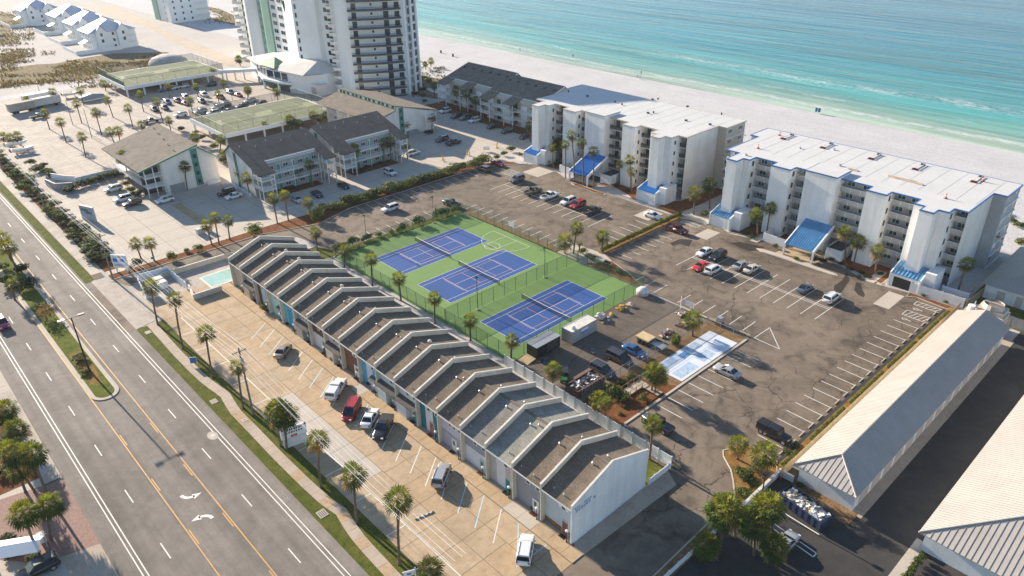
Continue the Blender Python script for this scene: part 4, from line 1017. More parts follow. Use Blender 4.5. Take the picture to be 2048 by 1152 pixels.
# ------------------------------------------------------------------ green-trimmed apartment blocks
def rail_front(t, axis, a0, a1, c, zs, depth, sgn=1):
    """balcony floor and white railing along an axis; c is the outer plane"""
    for z in zs:
        if axis == 'y':
            wp('balcony_floor', MB().box(c-depth*sgn if sgn>0 else c, a0, z-0.15, c if sgn>0 else c+depth, a1, z), t, M_TRIMW)
            r = MB(); r.box(c-0.08,a0,z+0.95,c,a1,z+1.03); r.box(c-0.07,a0,z+0.1,c-0.01,a1,z+0.16)
            n = max(2,int((a1-a0)/0.3))
            for k_ in range(n+1): yy = a0+(a1-a0)*k_/n; r.box(c-0.06,yy-0.03,z,c-0.02,yy+0.03,z+0.95)
            wp('railing', r, t, M_TRIMW)
        else:
            wp('balcony_floor', MB().box(a0, c, z-0.15, a1, c+depth, z), t, M_TRIMW)
            r = MB(); r.box(a0,c,z+0.95,a1,c+0.08,z+1.03); r.box(a0,c+0.01,z+0.1,a1,c+0.07,z+0.16)
            n = max(2,int((a1-a0)/0.3))
            for k_ in range(n+1): xx = a0+(a1-a0)*k_/n; r.box(xx-0.03,c+0.02,z,xx+0.03,c+0.06,z+0.95)
            wp('railing', r, t, M_TRIMW)
def gblock_x(label, y0, y1):
    """block whose roof ridge runs along Y; balconies look to +X"""
    xw, xr, xe = -84.5, -80.2, -64.4
    t = thing('apartment_block', label, 'apartment block', (-74,(y0+y1)/2,0))
    prof = [(xw,0),(-69.6,0),(-69.6,8.3),(xr,11.7),(xw,9.2)]
    wp('wall', MB().yprism(prof, y0+0.5, y1-0.3), t, M_OFFW)
    wp('gallery_wall', MB().box(-69.598,y0+0.6,0.02,-69.56,y1-0.4,8.2), t, cached('galw', lambda: plain('gallery_shade_grey', (0.34,0.33,0.31), 0.9)))  # thin grey sheet over the off-white wall, its colour carries the gallery's shade
    rf = MB(); th_ = 0.25
    rf.yprism([(xr,12.0-th_),(-70.0,8.95-th_),(-70.0,8.95),(xr,12.0)], y0, y1)
    for (ya, yb) in ((y0, y0+4.6),(y1-3.2,y1)):
        rf.yprism([(-70.0,8.95-th_),(xe,7.25-th_),(xe,7.25),(-70.0,8.95)], ya, yb)
    rf.yprism([(xw-0.6,9.0-th_),(xr,12.0-th_),(xr,12.0-0.002),(xw-0.6,9.0)], y0+0.02, y1-0.02)
    ro = wp('roof', rf, t, M_SHD)
    fa = MB(); fa.box(-70.02,y0+4.6,8.62,-69.95,y1-3.2,8.97); wp('fascia', fa, ro, M_TRIMW)
    for k_ in range(6):
        yy = y0+2+(y1-y0-4)*k_/5; xx = xr+2.2+(k_%2)*1.5; zz = 12.0-(xx-xr)*0.3; wp('roof_vent', MB().tube([(xx,yy,zz-0.1),(xx,yy,zz+0.55)], 0.12, 6), ro, M_GALV)
    # gable stripe of windows facing -Y
    wp('window_stripe', MB().box(-79.6,y0+0.44,0.3,-78.0,y0+0.497,10.2), t, M_TEAL)
    for f_ in range(4): window(t, -78.8, y0+0.44, 0.9+2.5*f_, 0.9, 1.3, 0, M_TEAL, M_WIN, 0)
    wp('planter_wall', MB().box(-82,y0-0.5,0,-71,y0-0.2,0.9), t, M_VINYL)
    # long galleries
    rail_front(t, 'y', y0+4.7, y1-3.3, -68.0, (2.75,5.4), 1.7)
    for f_ in range(3):
        z = 0.1+2.65*f_
        for k_ in range(7):
            yy = y0+5.8+(y1-y0-9.9)*k_/6.0
            if k_ % 2: door(t, -69.56, yy, z, 0.95, 2.0, M_TEAL, R(90), False)
            else: window(t, -69.56, yy, z+0.9, 1.5, 1.0, R(90), M_TRIMW, M_WIN, 1)
    for yy in (y0+4.75, (y0+y1)/2, y1-3.4): wp('gallery_post', MB().box(-68.1,yy-0.08,0,-67.95,yy+0.08,8.2), t, M_TRIMW)
    # stair and balcony stacks at both ends
    for (ya, yb) in ((y0+0.5,y0+4.4),(y1-3.0,y1-0.4)):
        rail_front(t, 'y', ya, yb, -64.8, (2.75,5.4), 4.6)
        rail_front(t, 'x', -69.3, -64.9, ya, (2.751,5.401), 0.3)
        for yy in (ya+0.1, yb-0.1):
            for xx in (-64.95,-67.2): wp('balcony_post', MB().box(xx-0.09,yy-0.09,0,xx+0.09,yy+0.09,7.0 if xx>-66 else 7.6), t, M_TRIMW)
        wp('stair', MB().loft([[(-69.0,ya+0.5,0.02),(-69.0,ya+1.5,0.02),(-69.0,ya+1.5,0.2),(-69.0,ya+0.5,0.2)],[(-65.2,ya+0.5,2.5),(-65.2,ya+1.5,2.5),(-65.2,ya+1.5,2.7),(-65.2,ya+0.5,2.7)]]), t, M_GREY)
    return t
gblock_x('three storey apartment block with brown grey roof and white galleries, nearer the road', -1.5, 21.2)
gblock_x('three storey apartment block with brown grey roof and white galleries, nearer the sea', 23.0, 45.6)
def gblock_y(label, x0, x1, yl, yr, yh, zl, zr, zh, roofm, yridge2):
    """block whose ridge runs along X; gable looks to +X. yl low eave, yr ridge, yh high-side eave"""
    t = thing('apartment_block', label, 'apartment block', ((x0+x1)/2, yr, 0))
    wp('wall', MB().xprism([(yl+1.5,0),(yh-0.6,0),(yh-0.6,zh-0.1),(yr+0.2,zr-0.5),(yr-0.2,zr-0.3),(yl+6.5 if yl+6.5<yr else yr-1,zl+1.9),(yl+6.4,0.0)], x0+0.5, x1-0.6) if False else MB().xprism([(yl+6.4,0),(yh-0.6,0),(yh-0.6,zh-0.15),(yr+0.3,zr-1.2),(yr-0.3,zr-0.3),(yl+6.4,zl+(zr-zl)*6.4/(yr-yl)-0.3)], x0+0.5, x1-0.6), t, M_OFFW)
    rf = MB(); rf.xprism([(yl,zl-0.25),(yr,zr-0.25),(yr,zr),(yl,zl)], x0, x1); rf.xprism([(yr-0.1,zr-1.0),(yh,zh-0.25),(yh,zh),(yr-0.1,zr-0.75)], x0+0.01, x1-0.01)
    ro = wp('roof', rf, t, roofm)
    wp('fascia', MB().xprism([(yl,zl-0.42),(yr,zr-0.42),(yr,zr+0.02),(yl,zl+0.02)], x1+0.001, x1+0.08), ro, M_TEAL); wp('fascia', MB().xprism([(yr,zr-1.15),(yh,zh-0.4),(yh,zh+0.02),(yr,zr-0.73)], x1+0.001, x1+0.08), ro, M_TEAL)
    ys = yr-1.2
    wp('window_stripe', MB().box(x1-0.598,ys-0.9,0.3,x1-0.55,ys+0.9,zr-1.2), t, M_TEAL)
    for f_ in range(4): window(t, x1-0.55, ys, 0.9+2.35*f_, 1.0, 1.2, R(90), M_TEAL, M_WIN, 0)
    wp('garage_door', MB().box(x1-0.598,yl+7.2,0.05,x1-0.56,yl+11.2,2.3), t, M_GREY)
    wp('planter_wall', MB().box(x1-0.3,yr+0.5,0,x1+0.3,yh-0.8,0.9), t, M_VINYL)
    # stacked balconies under the low eave
    rail_front(t, 'y', yl+1.6, yl+6.3, x1-0.7, (2.75,5.4), 4.0)
    for yy in (yl+1.7, yl+4.0, yl+6.2): wp('balcony_post', MB().box(x1-0.9,yy-0.09,0,x1-0.72,yy+0.09,zl+(zr-zl)*(yy-yl)/(yr-yl)-0.35), t, M_TRIMW)
    rail_front(t, 'x', x0+1.0, x1-4.8, yl+1.5, (2.751,5.401), 4.8)
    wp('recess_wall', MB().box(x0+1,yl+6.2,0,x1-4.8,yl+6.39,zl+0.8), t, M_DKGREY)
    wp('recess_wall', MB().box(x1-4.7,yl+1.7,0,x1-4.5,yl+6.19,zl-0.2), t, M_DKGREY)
    for k_ in range(5):
        xx = x1-3-(x1-x0-6)*k_/4; yy = yr-5.5+0.8*k_; zz = zl+(zr-zl)*(yy-yl)/(yr-yl); wp('roof_vent', MB().tube([(xx,yy,zz-0.1),(xx,yy,zz+0.5)], 0.15, 6), ro, M_CAP)
    return t
gblock_y('three storey apartment block with weathered tan roof, nearest the road', -116.5, -88.0, -23.3, -6.8, -1.8, 7.9, 11.8, 7.0, M_SHT, 0)
# clerestory block
t = thing('apartment_block', 'apartment block with a clerestory of green windows below the tower', 'apartment block', (-103, 60, 0))
X0, X1 = -120.5, -85.5
wp('wall', MB().xprism([(49.5,0),(71.0,0),(71.0,6.0),(56.5,10.2),(56.1,8.7),(49.5,7.0)], X0+0.4, X1-0.3), t, M_OFFW)
rf = MB(); rf.xprism([(47.0,6.8),(56.05,9.0),(56.05,9.2),(47.0,7.0)], X0, X1); rf.xprism([(55.9,10.35),(72.5,6.0),(72.5,6.22),(55.9,10.57)], X0, X1+0.1); ro = wp('roof', rf, t, M_SHT)
wp('fascia', MB().box(X0,55.85,10.3,X1,55.895,10.6), ro, M_TEAL); wp('fascia', MB().box(X0,55.95,9.22,X1,56.02,9.4), ro, M_TEAL)
wp('clerestory_wall', MB().box(X0+0.4,56.0,9.0,X1-0.3,56.1,10.4), t, M_OFFW)
for k_ in range(13): window(t, X0+2+ (X1-X0-4)*k_/12.0 + (0.5 if k_%3==0 else 0), 56.0, 9.45, 1.4, 0.8, 0, M_GREENP, M_WIN, 0)
wp('window_stripe', MB().box(X1-0.298,57.2,0.3,X1-0.25,59.0,9.5), t, M_TEAL)
for f_ in range(4): window(t, X1-0.25, 58.1, 0.9+2.3*f_, 1.0, 1.2, R(90), M_TEAL, M_WIN, 0)
wp('bin_store', MB().box(X1-0.2,59.6,0,X1+1.2,63.5,1.5), t, M_GREY)
rail_front(t, 'y', 66.2, 70.8, X1+1.6, (2.75,5.0), 1.8)
for yy in (66.3,70.7): wp('balcony_post', MB().box(X1+1.45,yy-0.09,0,X1+1.6,yy+0.09,6.2), t, M_TRIMW)
for k_ in range(5): rail_front(t, 'x', X0+1.5+6.6*k_, X0+6.0+6.6*k_, 47.5, (2.6,5.2), 1.9); wp('divider_wall', MB().box(X0+6.2+6.6*k_,47.4,0,X0+6.5+6.6*k_,49.4,6.6), t, M_OFFW)
# beachfront block in two sections
for (xa, xb, y0, lab) in ((-110.5,-83.2,91.5,'three storey beachfront apartment block in the shade, section nearer the tower'),(-83.0,-57.5,88.6,'three storey beachfront apartment block, section against the white condominium')):
    t = thing('apartment_block', lab, 'apartment block', ((xa+xb)/2, y0+8, 0))
    wp('wall', MB().xprism([(y0+3.4,0),(y0+19,0),(y0+19,8.2),(y0+16.0,12.6),(y0+3.4,8.7)], xa+0.3, xb-0.2), t, M_TAN)
    rf = MB(); rf.xprism([(y0+5.0,9.4-0.2),(y0+16.0,12.9-0.2),(y0+16.0,12.9),(y0+5.0,9.4)], xa, xb); rf.xprism([(y0+16.0,12.7-0.02),(y0+20.5,8.6),(y0+20.5,8.8),(y0+16.0,12.88)], xa, xb)
    for (p_, q_) in ((xa,xa+5.2),((xa+xb)/2-1.0,(xa+xb)/2+4.0)): rf.xprism([(y0,7.8-0.2),(y0+5.0,9.4-0.2),(y0+5.0,9.4),(y0,7.8)], p_, q_)
    ro = wp('roof', rf, t, M_SHT); wp('fascia', MB().box(xa,y0+4.93,9.0,xb,y0+4.995,9.42), ro, M_TRIMW)
    wp('gutter_trim', MB().xprism([(y0,7.55),(y0+16,12.65),(y0+16,12.95),(y0,7.85)], xb+0.001, xb+0.1), ro, M_TRIMW)
    for k_ in range(6): wp('roof_vent', MB().box(xa+2+(xb-xa-4)*k_/5.0,y0+12.2,11.7,xa+2.7+(xb-xa-4)*k_/5.0,y0+12.8,12.25), ro, M_DKGREY)
    for f_ in range(3):
        for k_ in range(6):
            xx = xa+2.5+(xb-xa-5)*k_/5.0
            if k_ % 2: window(t, xx, y0+3.4, 0.7+2.7*f_, 1.8, 1.4, 0, M_TEAL, M_WIN, 1)
            else: wp('white_panel', MB().box(xx-1.4,y0+3.33,0.3+2.7*f_,xx+1.4,y0+3.398,1.9+2.7*f_), t, M_TRIMW)
    rail_front(t, 'x', xa+5.3, xb-0.3, y0+1.6, (2.75,5.5), 1.8)
    for (p_, q_) in ((xa+0.3,xa+5.0),((xa+xb)/2-0.8,(xa+xb)/2+3.8)):
        rail_front(t, 'x', p_, q_, y0+0.3, (2.751,5.501), 3.0)
        for xx in (p_+0.1,q_-0.1): wp('balcony_post', MB().box(xx-0.1,y0+0.35,0,xx+0.1,y0+0.55,7.7), t, M_TRIMW)

# ------------------------------------------------------------------ resort tower
M_TWG = plain('sea_green_tower_paint', (0.20,0.36,0.28), 0.8, 0.08, 0.2); M_TWW = plain('white_tower_paint', (0.74,0.75,0.74), 0.85, 0.05, 0.15)
t = thing('resort_tower', 'tall white resort tower with sea green column and dark balcony rails', 'tower', (-175, 88, 0))
TH, FL, NF = 54.4, 3.2, 17
body = [(-246,80.5),(-234,80.0),(-218.5,78.5),(-204.2,78.2),(-204,76.4),(-190.5,75.8),(-179.6,75.2),(-160.2,75.2),(-150,76.5),(-147.2,73.8),(-141.3,73.8),(-140,75.2),(-130.5,92.2),(-136.5,103),(-150,108),(-246,108)]
wp('core', MB().prism(body, 0, TH), t, M_TWW)
wp('lift_shaft', MB().prism([(-190.4,75.4),(-181.0,72.2),(-173.0,70.6),(-167.5,71.2),(-160.3,73.6),(-160.3,76),(-190.4,76.4)], 0, TH+4), t, M_TWW)
wp('green_column', MB().prism([(-218.4,77.6),(-211.0,76.0),(-204.3,75.8),(-204.3,79),(-218.4,79)], 0, TH+1), t, M_TWG)
wp('round_column', MB().tube([(-226.0,84.0,0),(-226.0,84.0,TH)], 8.4, 26), t, M_TWW, False)
for f_ in range(NF):
    z = f_*FL
    for xx in (-200.6,-194.2): window(t, xx, 76.4-(xx+204)*0.0444, z+1.1, 4.2, 1.7, R(-2.5), M_TRIMW, M_WIN, 1)
    window(t, -214.8, 76.82, z+1.2, 3.2, 1.5, R(-12.2), M_TWG, M_WIN, 0)
    window(t, -171.0, 70.82, z+1.3, 1.6, 1.9, R(6.2), M_TRIMW, M_WIN, 0)
    window(t, -155.6, 75.78, z+1.0, 4.2, 1.8, R(7.2), M_TRIMW, M_WIN, 1)
    for (cx, cy, rr, dm) in ((-239.5,80.0,4.2,M_WIN),(-149.2,75.0,2.7,M_WIN)):
        arc = [(cx+rr*math.cos(R(a)), cy+rr*math.sin(R(a))) for a in range(180,361,20)]
        wp('balcony', MB().prism(arc, z-0.1, z+0.12).prism([(cx+(rr+0.02)*math.cos(R(a)),cy+(rr+0.02)*math.sin(R(a))) for a in range(180,361,20)]+[(cx+(rr-0.06)*math.cos(R(a)),cy+(rr-0.06)*math.sin(R(a))) for a in range(360,179,-20)], z+0.121, z+1.05), t, M_OFFW)
        wp('balcony_door', MB().box(cx+0.2,cy-0.05,z+0.13,cx+2.4,cy+0.06,z+2.5), t, M_WIN)
    # long curved gallery on the end towards the condos
    out = []; inn = []
    for k_ in range(9):
        u_ = k_/8.0; bx = -140.0+9.5*u_; by = 75.2+17.0*u_; bow = 1.7+1.0*math.sin(math.pi*u_)
        nx, ny = 17.0, -9.5; L_ = math.hypot(nx,ny); out.append((bx+nx/L_*bow, by+ny/L_*bow)); inn.append((bx-nx/L_*0.1,by-ny/L_*0.1))
    wp('gallery_floor', MB().prism(out+inn[::-1], z-0.25, z), t, M_DKGREY)
    g_ = MB()
    for k_ in range(8):
        a, c = out[k_], out[k_+1]
        g_.tube([(a[0],a[1],z+1.05),(c[0],c[1],z+1.05)], 0.06, 4)
        for s_ in range(4): px_ = a[0]+(c[0]-a[0])*s_/4; py_ = a[1]+(c[1]-a[1])*s_/4; g_.tube([(px_,py_,z),(px_,py_,z+1.05)], 0.035, 4, cap=False)
        g_.poly([(a[0],a[1],z+0.05),(c[0],c[1],z+0.05),(c[0],c[1],z+0.55),(a[0],a[1],z+0.55)])
    wp('gallery_rail', g_, t, cached('navy', lambda: plain('navy_rail', (0.035,0.05,0.09), 0.5)))
    ang = math.atan2(17.0, 9.5)
    for u_, wd_, hh, zz in ((0.12,1.7,2.3,0.1),(0.45,0.9,1.0,1.3),(0.72,1.9,2.3,0.1),(0.93,1.8,1.9,0.3)):
        window(t, -140+9.5*u_+0.02, 75.2+17*u_-0.01, z+zz, wd_, hh, ang, M_TRIMW if wd_<1 else M_DKGREY, M_WIN, 0)
    for (xx,yy) in ((-132.2,96.5),(-134.4,100.2)): window(t, xx+0.8, yy, z+0.4, 3.0, 2.4, R(118), M_TRIMW, M_WIN, 2)
for (xx,yy) in ((-128.6,92.6),(-130.6,96.8),(-133.2,101)): wp('corner_pier', MB().tube([(xx,yy,0),(xx,yy,TH)], 0.55, 8), t, M_TWW)
# looping emblem on the shaft
pts = []
for k_ in range(25):
    a = k_/24.0*math.pi*2; pts.append((-185.0+1.1*math.sin(a)+0.25*math.sin(2*a), 30.0+2.0*math.cos(a)))
em = MB(); em.tube([(p[0],73.4-(p[0]+185.0)*0.34,p[1]) for p in pts], 0.22, 6); em.tube([(-187.4,74.2,31.6),(-186.2,73.8,30.0),(-184.9,73.35,27.6)], [0.4,0.34,0.16], 6); em.tube([(-186.7,73.95,32.0),(-185.5,73.55,30.0),(-184.5,73.2,27.8)], [0.36,0.3,0.15], 6)
wp('emblem', em, t, M_GREENP)
# lobby at its foot
t = thing('lobby_building', 'low white lobby with pale hip roof and glazed porch below the tower', 'lobby', (-172,66,0))
wp('wall', MB().prism([(-196,62.5),(-181,59.5),(-165,61.5),(-160,64.2),(-153,71),(-153,77),(-205,77),(-205,64)], 0, 8.0), t, M_TWW)
rb = MB(); E_ = [(-206.5,63.0,8.0),(-181.5,58.8,8.0),(-156.5,62.4,8.0),(-152.2,74.0,8.0)]; pk = [(-178,74.5,12.0),(-160.5,72.5,12.0)]
rb.poly([E_[0],E_[1],pk[0]]); rb.poly([E_[1],E_[2],pk[1],pk[0]]); rb.poly([E_[2],E_[3],pk[1]]); rb.poly([E_[3],(-153,77,8.6),(-178,77,12.0),pk[0],pk[1]]); rb.poly([E_[0],pk[0],(-178,77,12.0),(-206.5,77,8.3)])
rb.poly([(p[0],p[1],7.85) for p in (E_[0],E_[1],E_[2],E_[3],(-153,77),(-206.5,77))][::-1]); ro = wp('roof', rb, t, cached('lobr', lambda: concrete('pale_lobby_roof',(0.60,0.58,0.54),0.1,0.15)))
wp('cupola_roof', MB().poly([(-190,59.0,8.6),(-174,59.6,8.6),(-183,65,11.2)]).poly([(-174,59.6,8.6),(-176,66,9.4),(-183,65,11.2)]), ro, M_GREENP)
wp('porch_glazing', MB().prism([(-194.5,62.1),(-181,59.42),(-166.5,61.25),(-166.5,61.6),(-181,59.8),(-194.5,62.5)], 4.5, 7.3), t, M_WIN)
for (xx,yy) in ((-194.6,62.0),(-190,61.1),(-185.5,60.2),(-181,59.35),(-176,60.0),(-171,60.6),(-166.4,61.2)): wp('mullion', MB().box(xx-0.25,yy-0.12,4.4,xx+0.25,yy+0.12,7.6), t, M_TWW)
wp('entrance_shade_panel', MB().prism([(-193,61.8),(-181,59.44),(-166.5,61.3),(-166.5,61.6),(-181,59.8),(-193,62.2)], 0.1, 3.2), t, M_DKGREY)  # dark panel just proud of the wall, painted shade of a recessed entrance
wp('porch_canopy', MB().prism([(-192,60.6),(-181,57.2),(-170,58.6),(-164,61.3),(-181,59.4)], 3.4, 4.2), t, M_TWW)
wp('porch_valance', MB().prism([(-191.5,60.7),(-181,57.4),(-170.4,58.8),(-165,61.2),(-181,59.3)], 2.6, 3.399), t, M_GREENP)
for (xx,yy) in ((-190.5,60.0),(-181,57.8),(-171,59.0)): wp('porch_column', MB().tube([(xx,yy,0),(xx,yy,3.4)], 0.5, 8), t, M_TWW)
wp('side_entry', MB().box(-161.5,66.2,0,-152.5,70.5,4.2), t, M_OFFW); wp('side_door', MB().box(-159.5,66.14,0.05,-154.5,66.197,2.9), t, M_TAN)
# raised walkway
t = thing('footbridge', 'white raised footbridge from the tennis deck to the lobby', 'footbridge', (-206,58,0))
wp('span', MB().prism([(-209,50.5),(-205.5,50.5),(-198,62.6),(-201,63.5)], 3.4, 4.6), t, M_TWW)
for (xx,yy) in ((-206,53),(-204.3,56),(-202,59)): wp('pillar', MB().tube([(xx,yy,0),(xx,yy,3.4)], 0.3, 6), t, M_TWW)
# ------------------------------------------------------------------ raised tennis decks over the car park
def deck(label, x0, x1, y0, y1, z, green):
    t = thing('tennis_deck', label, 'tennis deck', ((x0+x1)/2,(y0+y1)/2,0))
    wp('slab', MB().box(x0,y0,z-0.7,x1,y1,z), t, M_TWW); sf = wp('court_surface', MB().box(x0+0.4,y0+0.4,z+0.003,x1-0.4,y1-0.4,z+0.02), t, M_OLDCT)
    wp('edge_beam', MB().box(x0,y0-0.25,z-1.2,x1,y0,z+0.15), t, M_TWW); wp('edge_beam', MB().box(x1,y0,z-1.2,x1+0.25,y1,z+0.1), t, M_TWW)
    n = int((y1-y0)/6)
    for xx in (x0+0.8,(x0+x1)/2,x1-0.8):
        for k_ in range(n+1): wp('column', MB().box(xx-0.25,y0+0.3+(y1-y0-1)*k_/n,0,xx+0.25,y0+0.8+(y1-y0-1)*k_/n,z-0.7), t, M_TWW)
    for a,b_ in (((x0,y0),(x1,y0)),((x1,y0),(x1,y1)),((x1,y1),(x0,y1)),((x0,y1),(x0,y0))):
        L_ = math.hypot(b_[0]-a[0],b_[1]-a[1]); n = int(L_/4.5)
        wp('fence_mesh', MB().poly([(*a,z+0.1),(*b_,z+0.1),(*b_,z+3.0),(*a,z+3.0)]), t, M_FENCED)
        for k_ in range(n): xx = a[0]+(b_[0]-a[0])*k_/n; yy = a[1]+(b_[1]-a[1])*k_/n; wp('fence_post', MB().tube([(xx,yy,z),(xx,yy,z+3.1)], 0.05, 5), t, M_GREENP)
        wp('fence_rail', MB().tube([(*a,z+3.05),(*b_,z+3.05)], 0.04, 4), t, M_GREENP)
    if green: wp('wind_screen', MB().poly([(x0+1,y0+0.1,z+0.1),(x1-0.5,y0+0.1,z+0.1),(x1-0.5,y0+0.1,z+1.8),(x0+1,y0+0.1,z+1.8)]), t, M_GREENP)
    xc = (x0+x1)/2; yc = (y0+y1)/2
    for s_ in (-1,1):
        for (a,b_) in (((xc-10,yc+s_*9-5.4),(xc+10,yc+s_*9-5.4)),((xc-10,yc+s_*9+5.4),(xc+10,yc+s_*9+5.4)),((xc-10,yc+s_*9-5.4),(xc-10,yc+s_*9+5.4)),((xc+10,yc+s_*9-5.4),(xc+10,yc+s_*9+5.4)),((xc-6,yc+s_*9-4),(xc-6,yc+s_*9+4)),((xc+6,yc+s_*9-4),(xc+6,yc+s_*9+4)),((xc-6,yc+s_*9),(xc+6,yc+s_*9))):
            d = Vector((b_[0]-a[0],b_[1]-a[1],0)).normalized(); n = Vector((-d.y,d.x,0))*0.06
            wp('court_line', MB().poly([(a[0]-n.x,a[1]-n.y,z+0.025),(b_[0]-n.x,b_[1]-n.y,z+0.025),(b_[0]+n.x,b_[1]+n.y,z+0.025),(a[0]+n.x,a[1]+n.y,z+0.025)]), sf, M_WHITELINE)
        wp('net', MB().poly([(xc,yc+s_*9-6,z+0.05),(xc,yc+s_*9+6,z+0.05),(xc,yc+s_*9+6,z+0.95),(xc,yc+s_*9-6,z+0.95)]), t, M_FENCED)
deck('raised green tennis deck on white columns, further from the road of the two', -237, -206, 12, 52, 4.3, True)
deck('raised green tennis deck on white columns beside the apartment blocks', -144, -117.5, 12.5, 52.5, 3.9, False)
# ------------------------------------------------------------------ white beach houses far left
M_MTB = plain('pale_blue_metal_roof', (0.50,0.54,0.64), 0.6, 0.06, 0.2); M_TANR = plain('tan_far_roof', (0.45,0.38,0.33), 0.9)
def beach_house(label, x, y, w_, d_, h, k_):
    t = thing('beach_house', label, 'house', (x,y,0))
    wp('wall', MB().box(x-w_/2,y-d_/2,0,x+w_/2,y+d_/2,h), t, M_TWW)
    rb = MB(); e = 0.8; zr = h+5.0
    rb.poly([(x-w_/2-e,y-d_/2-e,h-0.2),(x+w_/2+e,y-d_/2-e,h-0.2),(x+w_/4,y,zr),(x-w_/4,y,zr)]); rb.poly([(x+w_/2+e,y-d_/2-e,h-0.2),(x+w_/2+e,y+d_/2+e,h-0.2),(x+w_/4,y,zr)]); rb.poly([(x+w_/2+e,y+d_/2+e,h-0.2),(x-w_/2-e,y+d_/2+e,h-0.2),(x-w_/4,y,zr),(x+w_/4,y,zr)]); rb.poly([(x-w_/2-e,y+d_/2+e,h-0.2),(x-w_/2-e,y-d_/2-e,h-0.2),(x-w_/4,y,zr)])
    ro = wp('roof', rb, t, M_MTB)
    # cross gables
    for (gy, gw) in ((y-d_*0.26,5.0),(y+d_*0.22,6.0)):
        gb = MB(); xa = x+w_/2+0.9; gb.poly([(xa,gy-gw/2,0.0),(xa,gy+gw/2,0.0),(xa,gy+gw/2,h),(xa,gy,h+3.2),(xa,gy-gw/2,h)]); gb.poly([(x+w_/2,gy-gw/2,0),(xa,gy-gw/2,0),(xa,gy-gw/2,h),(x+w_/2,gy-gw/2,h)]); gb.poly([(xa,gy+gw/2,0),(x+w_/2,gy+gw/2,0),(x+w_/2,gy+gw/2,h),(xa,gy+gw/2,h)]); wp('gable', gb, t, M_TWW)
        gr = MB(); gr.poly([(xa+0.4,gy-gw/2-0.4,h-0.3),(xa+0.4,gy,h+3.3),(x,gy,h+3.3),(x,gy-gw/2-0.4,h-0.3)][::-1]); gr.poly([(xa+0.4,gy+gw/2+0.4,h-0.3),(xa+0.4,gy,h+3.3),(x,gy,h+3.3),(x,gy+gw/2+0.4,h-0.3)]); wp('gable_roof', gr, ro, M_MTB)
        for z in (h-2.2,h-5.2): window(t, xa, gy, max(0.8,z), 1.3, 1.7, R(90), M_TRIMW, M_WIN, 0)
    for f_ in range(3):
        for q in range(4): window(t, x-w_/2+2+(w_-4)*q/3.0, y-d_/2, 0.9+3.0*f_, 1.3, 1.6, 0, M_TRIMW, M_WIN, 0)
        window(t, x+w_/2, y, 0.9+3*f_, 1.2, 1.6, R(90), M_TRIMW, M_WIN, 0)
    for f_ in (3.0,6.0): rail_front(t, 'y', y+d_/2-4.5, y+d_/2-0.3, x+w_/2+1.8, (f_,), 1.8)
    wp('porch_roof', MB().poly([(x-3,y-d_/2-3.5,3.4),(x+3,y-d_/2-3.5,3.4),(x+3,y-d_/2,4.8),(x-3,y-d_/2,4.8)]), t, M_MTB)
    gw = MB(); gw.box(x-w_/2-3,y-d_/2-9,0,x+w_/2+3,y-d_/2-8.7,1.9); gw.box(x+w_/2+2.7,y-d_/2-8.69,0,x+w_/2+3,y+2,1.9); wp('garden_wall', gw, t, M_TWW)
beach_house('large white beach house with pale blue metal roof, nearest of the cluster', -326, 44, 17, 22, 9.2, 0)
beach_house('white beach house with pale blue metal roof, behind the nearest one', -362, 46, 17, 21, 9.2, 1)
beach_house('white beach house with pale blue metal roof, third in the cluster', -402, 48, 18, 21, 9.0, 2)
beach_house('white beach house with pale blue metal roof at the top left edge', -446, 40, 18, 20, 9.0, 3)
t = thing('house', 'low tan roofed house at the far left edge', 'house', (-428,2,0)); wp('wall', MB().box(-440,-8,0,-418,10,4), t, M_STUCCO); wp('roof', MB().poly([(-441,-9,3.9),(-417,-9,3.9),(-424,1,8),(-434,1,8)]).poly([(-417,-9,3.9),(-417,11,3.9),(-424,1,8)]).poly([(-417,11,3.9),(-441,11,3.9),(-434,1,8),(-424,1,8)]), t, M_TANR)
t = thing('apartment_house', 'tall white beach building with stacked verandas, half green scaffold screen', 'building', (-385,106,0))
wp('wall', MB().box(-396,96,0,-378,120,14.5), t, M_TWW); wp('scaffold_screen', MB().box(-404,95.5,0,-396.01,112,16), t, M_TWG)
wp('roof', MB().poly([(-397,95,14.6),(-377,95,14.6),(-387,108,18)]).poly([(-377,95,14.6),(-377,121,14.6),(-387,108,18)]).poly([(-377,121,14.6),(-397,121,14.6),(-387,108,18)]), t, M_MTB)
for f_ in range(4):
    for yy in (99,104,109): window(t, -378, yy, 1.2+3.4*f_, 1.2, 1.5, R(90), M_TRIMW, M_WIN, 0)
    window(t, -385, 96, 1.2+3.4*f_, 1.2, 1.6, 0, M_TRIMW, M_WIN, 0)
rail_front(t, 'y', 112, 120, -375.5, (3.4,6.8,10.2), 2.4)
t = tag(ob('sand_mound', MB().ball((0,0,0),1.0,14,8), None, loc=(G(340,128).x-2, G(340,128).y, 0), sc=(9,9,4.2), mats=M_SAND, smooth=True), 'pale heap of sand behind the far tennis deck', 'sand heap')
